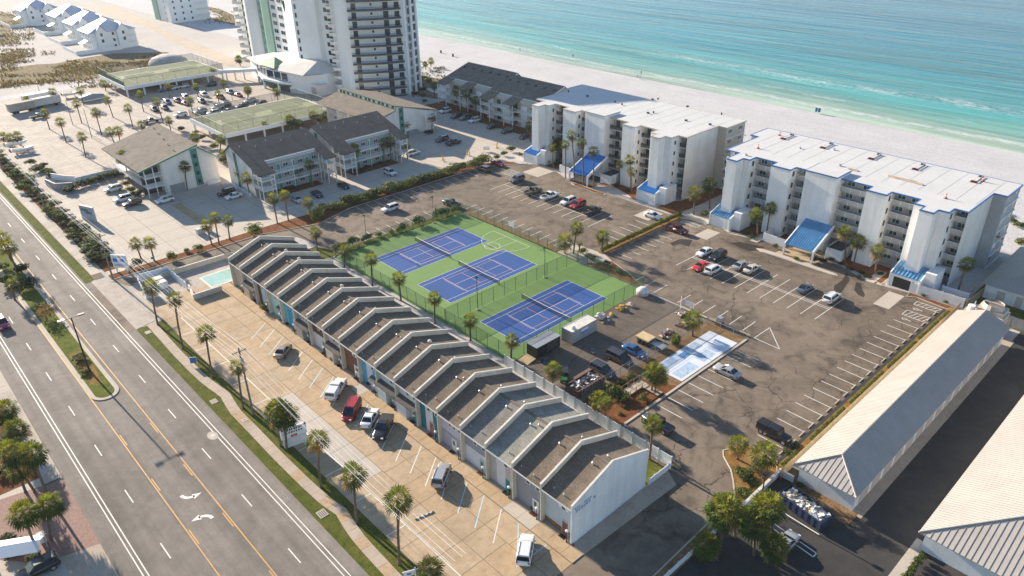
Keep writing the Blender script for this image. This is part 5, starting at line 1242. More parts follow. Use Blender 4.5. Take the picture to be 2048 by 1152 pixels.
# ================================================================== COURTS
pad = slab('court_pad', -22.8, -5.6, 34.0, 30.9, 0.0, 0.05, M_GREENCT)
def line(parent, a, b_, m, z, wd=0.1): return stripe('court_line', a, b_, wd, z, m, parent)
COURTS = [(-16.47,0.62),(0.0,0.0),(20.2,-0.51)]
CL, CW = 23.77, 10.97
for ci, (cx, cy) in enumerate(COURTS):
    c = rect('tennis_court', cx, cy, cx+CW, cy+CL, 0.056, M_BLUECT)
    W_ = M_WHITELINE; z = 0.062
    def ln(x0,y0,x1,y1,m=W_,zz=z,wd=0.08): line(c,(cx+x0,cy+y0),(cx+x1,cy+y1),m,zz,wd)
    ln(0,0.05,CW,0.05); ln(0,CL-0.05,CW,CL-0.05); ln(0.05,0,0.05,CL,zz=z+0.003); ln(CW-0.05,0,CW-0.05,CL,zz=z+0.003)
    s0, s1 = 1.37, CW-1.37
    ln(s0,0,s0,CL,zz=z+0.003); ln(s1,0,s1,CL,zz=z+0.003); ln(s0,5.48,s1,5.48,zz=z+0.006); ln(s0,CL-5.48,s1,CL-5.48,zz=z+0.006); ln(CW/2,5.48,CW/2,CL-5.48,zz=z+0.009)
    # salmon pickleball lines inside
    p0, p1 = CW/2-3.05, CW/2+3.05; q0, q1 = CL/2-6.7, CL/2+6.7
    for (a,b_,d,e) in ((p0,q0,p1,q0),(p0,q1,p1,q1)): ln(a,b_,d,e,M_ORLINE,z+0.012,0.1)
    for (a,b_,d,e) in ((p0,q0,p0,q1),(p1,q0,p1,q1)): ln(a,b_,d,e,M_ORLINE,z+0.015,0.1)
    for yy in (CL/2-2.13,CL/2+2.13): ln(p0,yy,p1,yy,M_ORLINE,z+0.018,0.1)
    nt_ = thing('tennis_net', ['dark tennis net across the court nearest the sea parking','dark tennis net across the middle court','dark tennis net across the court beside the work yard'][ci], 'tennis net', (cx+CW/2, cy+CL/2, 0.05), group='tennis nets')
    for s_ in (-1,1): ob('post', MB().tube([(s_*6.5,0,0),(s_*6.5,0,1.1)], 0.06, 6), nt_, mats=M_GREENP)
    nm = MB(); n = 12
    for k_ in range(n):
        a = -6.5+13*k_/n; b2 = -6.5+13*(k_+1)/n; za = 0.92+0.12*(a/6.5)**2; zb = 0.92+0.12*(b2/6.5)**2; nm.poly([(a,0,0.05),(b2,0,0.05),(b2,0,zb),(a,0,za)])
    ob('mesh', nm, nt_, mats=cached('netm', lambda: meshscreen('black_net', (0.01,0.012,0.012), 0.55)))
    tm = MB()
    for k_ in range(n):
        a = -6.5+13*k_/n; b2 = -6.5+13*(k_+1)/n; za = 0.92+0.12*(a/6.5)**2; zb = 0.92+0.12*(b2/6.5)**2; tm.tube([(a,0,za),(b2,0,zb)], 0.05, 4)
    ob('tape', tm, nt_, mats=M_TRIMW)
# basketball half court
bc = rect('basketball_court', -9.2, 21.0, 3.6, 30.0, 0.0525, M_GREENCT)
line(bc,(-9,28.9),(3.4,28.9),M_WHITELINE,0.0715)
for (a,b_) in (((-4.6,28.9),(-4.6,23.1)),((-1.0,28.9),(-1.0,23.1)),((-4.6,23.1),(-1.0,23.1))): line(bc,a,b_,M_WHITELINE,0.0735)
def arcline(cx,cy,r,a0,a1,n,z):
    for k_ in range(n):
        t0, t1 = R(a0+(a1-a0)*k_/n), R(a0+(a1-a0)*(k_+1)/n); line(bc,(cx+r*math.cos(t0),cy+r*math.sin(t0)),(cx+r*math.cos(t1),cy+r*math.sin(t1)),M_WHITELINE,z)
arcline(-2.8,28.0,6.1,180,360,18,0.0755); arcline(-2.8,23.1,1.8,0,360,16,0.0775)
for x in (-8.9,3.3): line(bc,(x,28.9),(x,28.0),M_WHITELINE,0.0735)
t = thing('basketball_hoop', 'white basketball backboard on a post at the fence', 'basketball hoop', (-2.8,30.1,0.05))
ob('post', MB().tube([(0,0,0),(0,0,3.0),(0,-0.9,3.4)], 0.08, 6), t, mats=M_GREY); ob('backboard', MB().box(-0.9,-1.0,2.9,0.9,-0.95,4.0), t, mats=M_TRIMW)
rg = MB(); rg.tube([(0.23*math.cos(R(40*k_)),-1.25+0.23*math.sin(R(40*k_)),3.05) for k_ in range(10)], 0.02, 4); ob('rim', rg, t, mats=M_ORANGE)

def chain_fence(label, pts, h, mesh, postm, step=3.0, rail=True, name='chain_link_fence', z0=0.05):
    a = Vector((pts[0][0],pts[0][1],0)); t = thing(name, label, 'fence', (a.x,a.y,z0))
    for i in range(len(pts)-1):
        p = Vector((*pts[i],0)); q = Vector((*pts[i+1],0)); L_ = (q-p).length; n = max(1,round(L_/step))
        for k_ in range(n):
            s0 = p+(q-p)*(k_/n)-a; s1 = p+(q-p)*((k_+1)/n)-a
            ob('mesh_panel', MB().poly([(s0.x,s0.y,0.05),(s1.x,s1.y,0.05),(s1.x,s1.y,h-0.03),(s0.x,s0.y,h-0.03)]), t, mats=mesh)
            ob('post', MB().tube([(s0.x,s0.y,0),(s0.x,s0.y,h)], 0.045, 5), t, mats=postm)
            if rail: ob('top_rail', MB().tube([(s0.x,s0.y,h-0.03),(s1.x,s1.y,h-0.03)], 0.03, 4), t, mats=postm)
    e = Vector((*pts[-1],0))-a; ob('post', MB().tube([(e.x,e.y,0),(e.x,e.y,h)], 0.045, 5), t, mats=postm)
    return t
chain_fence('tall green chain link fence between the courts and the townhouses', [(-22.7,-5.4),(33.9,-5.4)], 3.1, M_FENCEG, M_GREENP, 3.0)
chain_fence('tall green chain link fence dividing the last tennis court from the others', [(16.1,-5.3),(16.1,27.5),(16.4,30.8)], 3.1, M_FENCEG, M_GREENP, 2.95)
chain_fence('green chain link fence between the courts and the work yard', [(33.9,-5.2),(33.9,30.8)], 3.1, M_FENCEG, M_GREENP, 3.0)
chain_fence('green chain link fence on the sea side of the courts', [(-22.6,30.85),(33.8,30.85)], 2.6, M_FENCEG, M_GREENP, 2.9)
chain_fence('green chain link fence on the driveway side of the courts', [(-22.75,-5.2),(-22.75,30.7)], 2.8, M_FENCEG, M_GREENP, 3.1)
for i, (px, top, lab) in enumerate((((955.75,620),(955,556),'tall dark green floodlight pole at the dividing fence, near end'),((1089.5,555),(1091,497),'tall dark green floodlight pole at the dividing fence, far end'),((734,482),(729,437),'brown light pole by the asphalt drive west of the courts'),((868,446),(863,395),'slim light pole on the grass strip beside the courts'))):
    b_, hh = tall(px, top); hh = max(hh, 6.2); t = thing('light_pole', lab, 'light pole', (b_.x,b_.y,0.04))
    ob('pole', MB().tube([(0,0,0),(0,0,hh)], [0.09,0.06], 6), t, mats=M_GREENP if i < 2 else M_WOODP); ob('head', MB().box(-0.3,-0.18,hh-0.05,0.15,0.18,hh+0.22), t, mats=M_BLACK); ob('footing', MB().tube([(0,0,0),(0,0,0.22)], 0.32, 8), t, mats=M_KERB)

# ================================================================== WORK YARD
rect('work_yard', 34.1, -6.8, 58.3, 30.9, 0.03, M_YARD)
# white vinyl fence behind the townhouses: posts and panels one by one
def vinyl(label, pts, h, step, m=None, pm=None, name='vinyl_fence', lattice=False):
    m = m or M_VINYL; a = Vector((*pts[0],0)); t = thing(name, label, 'fence', (a.x,a.y,0.02))
    for i in range(len(pts)-1):
        p = Vector((*pts[i],0)); q = Vector((*pts[i+1],0)); L_ = (q-p).length; n = max(1,round(L_/step)); ang = math.atan2((q-p).y,(q-p).x); s_ = L_/n
        pm_ = cached((name,'panel',round(s_,2),h,m.name), lambda: MB().box(0.07,-0.025,0.06,s_-0.07,0.025,h-0.05).box(0.07,-0.04,h-0.35,s_-0.07,-0.0255,h-0.27).box(0.07,-0.045,h-0.049,s_-0.07,0.045,h+0.02).box(0.07,-0.04,0.061,s_-0.07,-0.0255,0.2).mesh('fence_panel', m))
        po = cached((name,'post',h,m.name), lambda: MB().box(-0.065,-0.065,0,0.065,0.065,h+0.1).box(-0.085,-0.085,h+0.101,0.085,0.085,h+0.14).mesh('fence_post', m))
        for k_ in range(n):
            s0 = p+(q-p)*(k_/n)-a; ob('fence_panel', pm_, t, loc=s0, rz=ang); ob('fence_post', po, t, loc=s0, rz=ang)
    ob('fence_post', po, t, loc=Vector((*pts[-1],0))-a, rz=ang); return t
vinyl('tall white vinyl fence behind the townhouses by the work yard', [(33.9,-6.7),(68.7,-7.3)], 1.95, 2.32)
vinyl('low white gate fence at the end of the townhouse back lawn', [(68.75,-7.5),(68.7,-12.2)], 1.05, 1.2, name='gate_fence')
vinyl('bright white vinyl fence running from the condominium porch to the storage yard', [(70.9,67.6),(80.6,67.9)], 2.1, 2.0)
vinyl('white vinyl screen fence by the condominium end wall', [(75.6,71.0),(80.3,71.2)], 1.9, 2.3)
slab('back_lawn', -26, -12.4, 68.4, -8.0, 0.0, 0.06, M_GRASS); slab('back_lawn', 62.5, -12.3, 68.4, -9.5, 0.0, 0.09, M_LAWN)
sheet('side_walk', [(68.7,-27),(70.6,-29),(71.3,-9.5),(68.7,-8)], 0.06, M_SIDE)
# board fence along the storage building: each board its own piece
def boards(label, p, q, h, bw, m, name='board_fence', cap=True):
    a = Vector((*p,0)); b_ = Vector((*q,0)); L_ = (b_-a).length; n = int(L_/bw); ang = math.atan2((b_-a).y,(b_-a).x); t = thing(name, label, 'fence', (a.x,a.y,0.02)); t.rotation_euler = (0,0,ang)
    me = cached(('board',bw,h,m.name), lambda: MB().box(0.012,-0.02,0.02,bw-0.012,0.02,h).mesh('board', m))
    for k_ in range(n):
        o = ob('board', me, t, loc=(k_*bw, random.uniform(-0.012,0.012), random.uniform(-0.03,0.02)))
    ob('rail', MB().box(0,0.021,h*0.78,L_,0.08,h*0.85), t, mats=m); ob('rail', MB().box(0,0.021,h*0.2,L_,0.08,h*0.27), t, mats=m)
    return t
boards('tan board fence between the parking lot and the long storage building', (80.35,1.6), (80.35,66.9), 1.85, 0.22, M_WOODF)
boards('tan board fence climbing from the storage yard to the dune', (80.9,68.2), (83.0,99.5), 1.9, 0.35, M_WOODF)
boards('short grey board fence round the cooling tower', (82.2,67.4), (92.0,67.0), 2.1, 0.3, M_GREY)
# cooling tower
t = thing('cooling_tower', 'tan boxy cooling tower with round fan housing behind the storage building', 'cooling tower', (86.2,63.4,0))
ob('casing', MB().box(-2.4,-2.0,1.0,2.4,2.0,3.6).box(-2.1,-1.7,3.601,2.1,1.7,4.4), t, mats=M_TAN); ob('base', MB().box(-2.1,-1.6,0,2.1,1.6,0.999), t, mats=M_DKGREY)
ob('fan_ring', MB().tube([(0,0,4.4),(0,0,5.3)], [1.75,1.6], 16, cap=False), t, mats=M_TAN); ob('fan_guard', MB().prism([(1.5*math.cos(R(22.5*k_)),1.5*math.sin(R(22.5*k_))) for k_ in range(16)],5.0,5.05), t, mats=M_WOODP); ob('beam', MB().box(-1.6,-0.12,5.1,1.6,0.12,5.35), t, mats=M_MROOF); ob('name_plate', MB().box(-0.7,-2.03,2.3,0.7,-2.002,2.75), t, mats=M_BLUEM)
ob('ladder', MB().box(-2.75,-1.2,0,-2.65,-1.12,5.0).box(-2.75,-0.8,0,-2.65,-0.72,5.0), t, mats=M_TRIMW)
t = thing('water_drum', 'white drum tank on the storage roof end', 'tank', (83.6,60.3,3.9)); ob('drum', MB().tube([(0,0,0.2),(0,0,1.2)],0.6,12), t, mats=M_TRIMW); ob('tray', MB().box(-1.0,-0.8,0,1.2,0.8,0.2), t, mats=M_MROOFS)
# shipping container
t = thing('shipping_container', 'pale grey shipping container with banner in the work yard', 'container', (36.4,9.2,0.03))
cv = MB(); n = 40; y0, y1 = -3.2, 3.2
for k_ in range(n):
    ya = y0+(y1-y0)*k_/n; o_ = 0.04 if k_%2 else 0.0
    for s_ in (-1,1): ob('corrugation', MB().box(s_*1.22-0.03+(o_ if s_<0 else 0)*-1,ya,0.15,s_*1.22+0.03+(o_ if s_>0 else 0),ya+(y1-y0)/n,2.5), t, mats=cached('contp', lambda: plain('grey_container_paint',(0.40,0.41,0.40),0.7)))
ob('roof', MB().box(-1.26,-3.24,2.5,1.26,3.24,2.6), t, mats=M_CAP); ob('end', MB().box(-1.19,-3.24,0.15,1.19,-3.2,2.5).box(-1.19,3.2,0.15,1.19,3.24,2.5), t, mats=M_GREY)
for (x,y) in ((-1.22,-3.22),(1.22,-3.22),(1.22,3.22),(-1.22,3.22)): ob('corner_post', MB().box(x-0.08,y-0.08,0,x+0.08,y+0.08,2.62), t, mats=M_GALV)
ob('floor_frame', MB().box(-1.2,-3.18,0,1.2,3.18,0.149), t, mats=M_DKGREY); ob('banner', MB().box(1.28,-0.9,1.25,1.295,0.9,2.2), t, mats=M_TRIMW); ob('banner_band', MB().box(1.297,-0.88,1.27,1.303,0.88,1.65), t, mats=M_BLUEM)
t2 = tag(ob('tarp_bundle', MB().ball((0,0,0.25),0.5,9,6), None, loc=(36.9,7.0,2.66), sc=(1,0.8,0.8), mats=M_OFFW), 'small white and red bundle on the container roof', 'bundle')
# trailer shed
t = thing('cargo_trailer', 'dark enclosed trailer with grey patched roof and tan ramp in the work yard', 'trailer', (35.6,0.9,0.03))
ob('body', MB().box(-1.2,-2.9,0.4,1.2,2.9,2.45), t, mats=M_BLACK); ob('roof', MB().box(-1.26,-2.96,2.451,1.26,2.96,2.56), t, mats=M_GREY); ob('side_opening', MB().box(1.201,-0.3,0.6,1.23,2.4,2.2), t, mats=M_DKGREY); ob('ramp', MB().loft([[(-1.1,-2.95,0.42),(1.1,-2.95,0.42),(1.1,-2.95,0.34),(-1.1,-2.95,0.34)],[(-1.1,-5.0,0.06),(1.1,-5.0,0.06),(1.1,-5.0,0.0),(-1.1,-5.0,0.0)]]), t, mats=M_PLY)
for y in (-0.6,0.6):
    for s_ in (-1,1): ob('wheel', MB().tube([(s_*1.05,y,0.35),(s_*1.28,y,0.35)],0.35,12), t, mats=M_TYRE)
# brown roll-off dumpster and blue roll-off dumpster
def dumpster(label, loc, rz, L_, W_, H_, body, heap, hm):
    t = thing('dumpster', label, 'dumpster', loc, rz)
    ob('floor', MB().box(-L_/2,-W_/2,0.15,L_/2,W_/2,0.3), t, mats=body)
    for s_ in (-1,1):
        ob('side', MB().box(-L_/2,s_*W_/2-0.05,0.301,L_/2,s_*W_/2+0.05,H_), t, mats=body); ob('rim', MB().box(-L_/2-0.06,s_*W_/2-0.09,H_+0.001,L_/2+0.06,s_*W_/2+0.09,H_+0.12), t, mats=body)
        ob('end', MB().box(s_*L_/2-0.05,-W_/2+0.051,0.301,s_*L_/2+0.05,W_/2-0.051,H_), t, mats=body)
        n = int(L_/0.9)
        for k_ in range(n+1): x = -L_/2+L_*k_/n; ob('rib', MB().box(x-0.06,s_*W_/2+(0.051 if s_>0 else -0.14),0.3,x+0.06,s_*W_/2+(0.14 if s_>0 else -0.051),H_), t, mats=body)
    rr = random.Random(L_); hp = MB()
    for k_ in range(heap):
        x = rr.uniform(-L_/2+0.4,L_/2-0.4); y = rr.uniform(-W_/2+0.3,W_/2-0.3); z = rr.uniform(H_*0.55,H_*1.0); a = rr.uniform(0,6.28); s_ = rr.uniform(0.08,0.28); u_ = Vector((math.cos(a),math.sin(a),rr.uniform(-0.4,0.4)))*s_*rr.uniform(0.7,2.2); v_ = Vector((-math.sin(a),math.cos(a),rr.uniform(-0.4,0.4)))*s_*rr.uniform(0.4,1); w_ = u_.cross(v_).normalized()*0.05; c = Vector((x,y,z)); m = rr.randrange(len(hm))
        hp.loft([[c-u_-v_,c+u_-v_,c+u_+v_,c-u_+v_],[c-u_-v_+w_,c+u_-v_+w_,c+u_+v_+w_,c-u_+v_+w_]], m)
    hb = ob('rubbish', hp, t, mats=hm); hb['kind'] = 'stuff'
    ob('fill', MB().box(-L_/2+0.06,-W_/2+0.06,0.301,L_/2-0.06,W_/2-0.06,H_*0.62), t, mats=hm[0]); return t
dumpster('long navy blue roll-off dumpster heaped with white rubble by the storage building', (85.6,-1.75,0.03), R(-10), 6.5, 2.5, 1.5, plain('navy_dumpster_paint',(0.014,0.03,0.075),0.6,0.2), 420, [M_SIDE, M_OFFW, M_TRIMW, M_OFFW, M_GREY, M_PLY])
dumpster('rusty brown open skip of dark rubbish beside the white fence', (47.7,-1.7,0.03), R(90), 6.2, 2.6, 1.3, plain('rust_brown_paint',(0.13,0.06,0.04),0.9,0.3,1.5), 380, [M_DKGREY, M_BLACK, M_MULCH, M_OFFW, M_GREY, M_DKGREY, M_BLACK])
# pallets and bags along the court fence
def heapof(name, label, px, r, h, mats, n, cat='materials'):
    p = G(*px); t = thing(name, label, cat, (p.x,p.y,0.03)); rr = random.Random(int(px[0]*7)); 
    for k_ in range(n):
        x = rr.gauss(0,r*0.35); y = rr.gauss(0,r*0.5); z = max(0.12,h*(1-abs(x)/r-abs(y)/(r*1.4))*rr.uniform(0.4,1)); s_ = rr.uniform(0.2,0.42)
        m_ = MB(); 
        if rr.random() < 0.55: m_.ball((x,y,z),s_,7,5,0,0.7)
        else: m_.box(x-s_,y-s_*0.7,0.0,x+s_,y+s_*0.7,z+s_*0.4)
        ob('sack' if len(m_.f) > 10 else 'crate', m_, t, mats=mats[rr.randrange(len(mats))])
    return t
M_YELB = plain('yellow_bucket', (0.62,0.36,0.03), 0.6); M_SHEETW = plain('white_plastic_sheet', (0.66,0.62,0.60), 0.5, 0.15, 3.0)
heapof('wrapped_pallet', 'pallet heap wrapped in white plastic beside the container', (1200,638), 1.6, 1.5, [M_SHEETW,M_SHEETW,M_OFFW,M_PLY], 16)
heapof('bucket_pallet', 'pallet cage loaded with yellow buckets by the court fence', (1242,618), 1.2, 1.2, [M_YELB,M_YELB,M_PLY], 16)
heapof('sack_pallet', 'pallet of white sacks next to the yellow buckets', (1262,612), 1.0, 0.8, [M_SHEETW,M_OFFW,M_PLY], 9)
heapof('flat_pallet', 'low yellow pallet between the wrapped heap and the buckets', (1225,630), 0.7, 0.4, [M_PLY,M_YELB], 5)
t = thing('water_tank', 'white round tank at the corner of the work yard', 'tank', (34.9,29.4,0.03)); ob('tank', MB().tube([(0,0,0.05),(0,0,1.0),(0,0,1.5)],[1.25,1.3,0.8],14), t, mats=M_SHEETW, smooth=True); ob('lid', MB().tube([(0,0,1.5),(0,0,1.62)],0.35,10), t, mats=M_TRIMW); ob('strap', MB().tube([(0,0,0.7),(0,0,0.76)],1.31,14,cap=False), t, mats=M_LAMPR)
for i,(px,lab) in enumerate((((1362,632),'tangled heap of tools and scrap at the back of the work yard'),((1365,652),'pile of dark scrap under the palm in the work yard'),((1340,665),'heap of pipes and boxes behind the flat trailer'),((1330,672),'brown cart of scrap beside the flat trailer'),((1185,705),'scatter of red and white tools by the dark trailer'),((1086,722),'red and white cans at the foot of the trailer ramp'))):
    heapof('scrap_heap', lab, px, 1.1 if i < 4 else 0.6, 0.8 if i < 4 else 0.3, [M_DKGREY,M_GREY,M_BLUET,M_WOODP,M_MULCH,M_DKGREY,M_GREY,M_YELB if i<2 else M_LAMPR,M_PLY,M_OFFW], 14 if i < 4 else 7, 'scrap')
t = thing('flat_trailer', 'flat trailer with plywood sheets and a grey bed', 'trailer', (47.3,15.9,0.03)); ob('plywood', MB().box(-2.6,-1.1,0.95,0.2,1.1,1.25), t, mats=M_PLY); ob('bed', MB().box(0.21,-1.0,0.6,3.0,1.0,0.7), t, mats=M_GALV); ob('side_rail', MB().box(0.21,-1.08,0.701,3.0,-1.0,1.0).box(0.21,1.0,0.701,3.0,1.08,1.0), t, mats=M_BLACK); ob('frame', MB().box(-2.4,-0.9,0.5,0.2,0.9,0.949), t, mats=M_BLACK)
for s_ in (-1,1):
    for x in (-1.7,-0.9): ob('wheel', MB().tube([(x,s_*0.95,0.35),(x,s_*1.2,0.35)],0.36,12), t, mats=M_TYRE)
t = thing('golf_cart', 'green golf cart parked in the work yard', 'golf cart', (43.9,-2.6,0.03), R(-50)); gm = plain('green_cart_paint',(0.02,0.16,0.05),0.4)
ob('body', MB().loft([[(-1.2,-0.6,0.3),(-1.2,0.6,0.3),(-1.2,0.6,0.9),(-1.2,-0.6,0.9)],[(0.2,-0.6,0.3),(0.2,0.6,0.3),(0.2,0.6,0.75),(0.2,-0.6,0.75)],[(1.2,-0.5,0.3),(1.2,0.5,0.3),(1.2,0.5,0.7),(1.2,-0.5,0.7)]]), t, mats=gm); ob('seat', MB().box(-0.6,-0.55,0.76,0.0,0.55,0.95).box(-0.7,-0.55,0.951,-0.55,0.55,1.35), t, mats=M_BLACK); ob('roof', MB().box(-1.0,-0.6,1.85,0.8,0.6,1.92), t, mats=M_BLACK)
for (x,y) in ((-0.95,-0.55),(-0.95,0.55),(0.75,-0.5),(0.75,0.5)): ob('roof_post', MB().tube([(x,y,0.7),(x,y,1.85)],0.03,4), t, mats=M_BLACK)
for (x,y) in ((-0.85,-0.6),(-0.85,0.6),(0.85,-0.55),(0.85,0.55)): ob('wheel', MB().tube([(x,y-0.1,0.25),(x,y+0.1,0.25)],0.25,10), t, mats=M_TYRE)
# shuffleboard pad
gp = rect('shuffle_ground', 49.8, 5.5, 58.1, 29.6, 0.045, M_DIRT)
sp = slab('shuffleboard_pad', 51.9, 10.7, 57.7, 27.2, 0.0, 0.09, concrete('pale_blue_pad',(0.62,0.65,0.70),0.08,0.05))
M_PB = plain('faded_blue_paint',(0.36,0.47,0.60),0.8,0.25,1.2); M_PB2 = plain('strong_blue_paint',(0.09,0.24,0.46),0.8,0.2,1.2)
for (x0,y0,x1,y1,m) in ((52.3,11.2,53.6,15.5,M_PB),(55.2,11.3,57.2,16.2,M_PB),(52.2,19.0,54.0,22.2,M_PB),(55.0,18.0,57.0,21.6,M_PB),(52.7,16.4,54.2,18.4,M_PB2),(54.2,25.0,57.2,25.6,M_PB2),(54.9,21.9,56.9,23.3,M_PB)): rect('painted_panel', x0,y0,x1,y1, 0.094, m, sp)
stripe('painted_line', (52.0,19.9),(57.6,19.3), 0.12, 0.0965, M_PB2, sp); stripe('painted_line', (54.7,10.9),(54.7,27.0), 0.1, 0.0985, M_PB, sp)
for (cx,cy) in ((53.0,13.2),(56.1,13.0),(53.0,20.5),(56.0,20.0)):
    for (a,b_) in (((cx-0.7,cy-1.2),(cx,cy+1.2)),((cx+0.7,cy-1.2),(cx,cy+1.2)),((cx-0.5,cy-0.4),(cx+0.5,cy-0.4))): stripe('painted_line', a, b_, 0.08, 0.101, M_WHITELINE, sp)
chain_fence('low grey chain link fence round the shuffleboard pad', [(50.3,6.0),(50.3,29.0),(58.2,29.3)], 1.2, M_FENCEK, M_GALV, 2.6, True, 'chain_link_fence', 0.05)
chain_fence('grey chain link gate panels in front of the parked yard cars', [(49.3,-4.2),(49.6,16.5)], 1.6, M_FENCEK, M_GALV, 2.3)
for i,(x,y,l) in enumerate(((57.9,29.9,6),(50.8,30.8,5))): pass
t = thing('timber_barrier', 'pale timber bench rails along the yard edge facing the east lot', 'barrier', (49.5,30.45,0.03))
for k_ in range(4):
    ob('rail', MB().box(k_*2.2,-0.25,0.42,k_*2.2+2.1,-0.08,0.5), t, mats=M_WOODF); ob('rail', MB().box(k_*2.2,0.05,0.42,k_*2.2+2.1,0.2,0.5), t, mats=M_WOODF); ob('post', MB().box(k_*2.2+0.9,-0.2,0,k_*2.2+1.05,0.15,0.419), t, mats=M_WOODP)
slab('yard_kerb', 34.2, 30.5, 49, 30.9, 0.0, 0.18, M_CONC2); slab('yard_kerb', 57.95, -4.5, 58.35, 29.5, 0.0, 0.14, M_KERB)
bedpoly('planting_bed', [(50.0,-6.2),(57.9,-5.9),(57.9,9.0),(50.0,5.0)], M_MULCH, 0.12, False)
t = thing('yard_sign', 'white hoarding sign on a tall post at the yard corner', 'sign', (43.4,30.2,0.03)); ob('post', MB().tube([(0,0,0),(0,0,2.6)],0.07,6), t, mats=M_TRIMW); ob('board', MB().box(0.6,-0.03,1.2,2.8,0.03,2.2), t, mats=M_SHEETW); ob('post', MB().tube([(2.8,0,0),(2.8,0,2.2)],0.05,6), t, mats=M_TRIMW)
t = thing('generator', 'pale generator box on a brown stand at the yard edge', 'generator', (52.0,30.2,0.03)); ob('stand', MB().box(-0.6,-0.5,0,0.6,0.5,0.7), t, mats=M_MULCH); ob('box', MB().box(-0.5,-0.45,0.701,0.5,0.45,1.7), t, mats=M_GALV)
# ramp with handrails by the yard palms
t = thing('wooden_ramp', 'weathered wooden steps and ramp with handrails beside the yard palms', 'ramp', (53.6,3.4,0.1))
for k_ in range(9): ob('plank', MB().box(-0.8,-2+k_*0.5,0.25,0.8,-2+k_*0.5+0.46,0.32), t, mats=M_SIDE)
for k_ in range(7): ob('plank', MB().box(0.85+k_*0.45,1.0,0.25,0.85+k_*0.45+0.41,2.3,0.32), t, mats=M_SIDE)
for s_ in (-0.85,0.85):
    ob('handrail', MB().tube([(s_,-2,1.1),(s_,2.4,1.1)],0.05,4), t, mats=M_WOODF)
    for y in (-2,-0.5,1.0,2.4): ob('post', MB().box(s_-0.05,y-0.05,0,s_+0.05,y+0.05,1.1), t, mats=M_WOODF)
# ================================================================== POOL AND WALLS AT THE WEST END
rect('pool_deck', -40.0, -35.4, -26.2, -22.6, 0.04, M_WLOT)
b = MB(); b.box(-34.6,-31.2,-0.02,-28.4,-24.2,0.12); pool = struct('pool_coping', b, M_CAP)
m_, t_, b_ = newmat('pool_water'); k_ = NT(t_); k_.l(k_.ramp(k_.noise(k_.pos(),0.5,4,0.6),[(0.3,(0.28,0.48,0.42)),(0.7,(0.42,0.58,0.52))]), b_.inputs['Base Color']); b_.inputs['Roughness'].default_value = 0.08; k_.bump(k_.noise(k_.pos(),2.0,3,0.5),0.15,0.1,b_)
rect('pool_water', -34.2,-30.8,-28.8,-24.6, 0.126, m_)
def mwall(label, pts, h, th_, m, name='wall', cat='wall'):
    a = pts[0]; t = thing(name, label, cat, (a[0],a[1],0))
    for i in range(len(pts)-1):
        p = Vector((*pts[i],0)); q = Vector((*pts[i+1],0)); d = (q-p).normalized(); n = Vector((-d.y,d.x,0))*th_/2; e = d*th_/2
        wp('segment', MB().prism([(v.x,v.y) for v in (p-n-e*(0.9 if i else 1), q-n-e*0.98, q+n-e*0.98, p+n-e*(0.9 if i else 1))],0,h), t, m); wp('cap', MB().prism([(v.x,v.y) for v in (p-n*1.3-e, q-n*1.3-e, q+n*1.3-e, p+n*1.3-e)],h+0.001,h+0.08+0.01*i), t, M_CAP)
    return t
mwall('long low cream wall between the drive and the pool', [(-40.3,-36.8),(-39.6,-21.5),(-27.5,-20.6)], 1.1, 0.25, M_STUCCO)
mwall('cream pool wall along the townhouse lot', [(-31.0,-34.6),(-26.2,-35.6),(-25.9,-29.8)], 1.1, 0.25, M_STUCCO)
vinyl('white vinyl bin enclosure in front of the pool', [(-42.3,-41.0),(-33.2,-42.4),(-32.9,-40.2)], 1.6, 1.6, name='bin_enclosure')
vinyl('white vinyl fence behind the bin enclosure', [(-42.0,-40.6),(-41.1,-35.0),(-31.2,-35.0)], 1.7, 1.7, name='vinyl_fence')
for i,x in enumerate((-38.2,-36.0)):
    t = thing('waste_bin', ['white waste bin inside the enclosure, nearer the road','white waste bin inside the enclosure, nearer the pool'][i], 'bin', (x,-38.2,0.03)); ob('body', MB().loft([[(-0.8,-0.9,0),(0.8,-0.9,0),(0.8,0.9,0),(-0.8,0.9,0)],[(-0.9,-1,1.2),(0.9,-1,1.2),(0.9,1,1.2),(-0.9,1,1.2)]]), t, mats=M_TRIMW); ob('lid', MB().loft([[(-0.95,-1.05,1.2),(0.95,-1.05,1.2),(0.95,1.05,1.2),(-0.95,1.05,1.2)],[(-0.8,-0.9,1.4),(0.8,-0.9,1.4),(0.8,0.9,1.4),(-0.8,0.9,1.4)]]), t, mats=M_CAP)
slab('pool_yard', -42,-42,-31,-35.2, 0.0, 0.03, M_WLOT)
# ================================================================== SIGNS, LAMPS, POLES
t = thing('street_lamp', 'tall dark twin-headed street lamp in the road median', 'street lamp', (-14.0,-58.75,0.16)); ob('pole', MB().tube([(0,0,0),(0,0,10.5)],[0.16,0.1],8), t, mats=M_BLACK); ob('base', MB().tube([(0,0,0),(0,0,0.6)],[0.28,0.2],8), t, mats=M_BLACK); ob('arm', MB().tube([(0,-1.2,10.5),(0,1.2,10.5)],0.06,6), t, mats=M_BLACK)
for s_ in (-1,1): ob('head', MB().box(-0.22,s_*1.5-0.5,10.45,0.22,s_*1.5+0.5,10.65), t, mats=M_DKGREY if s_>0 else M_GALV)
def scribble(b, x0, z0, n, sx, h, y):
    rr = random.Random(n); P = [(x0+sx*k_*0.5, y, z0+h*(0.5+0.5*math.sin(k_*1.9+rr.random()))) for k_ in range(2*n)]; b.tube(P, 0.11, 5)
t = thing('monument_sign', 'grey monument sign with teal script beside the concrete lot', 'sign', (-84.7,-37.8,0), R(21))
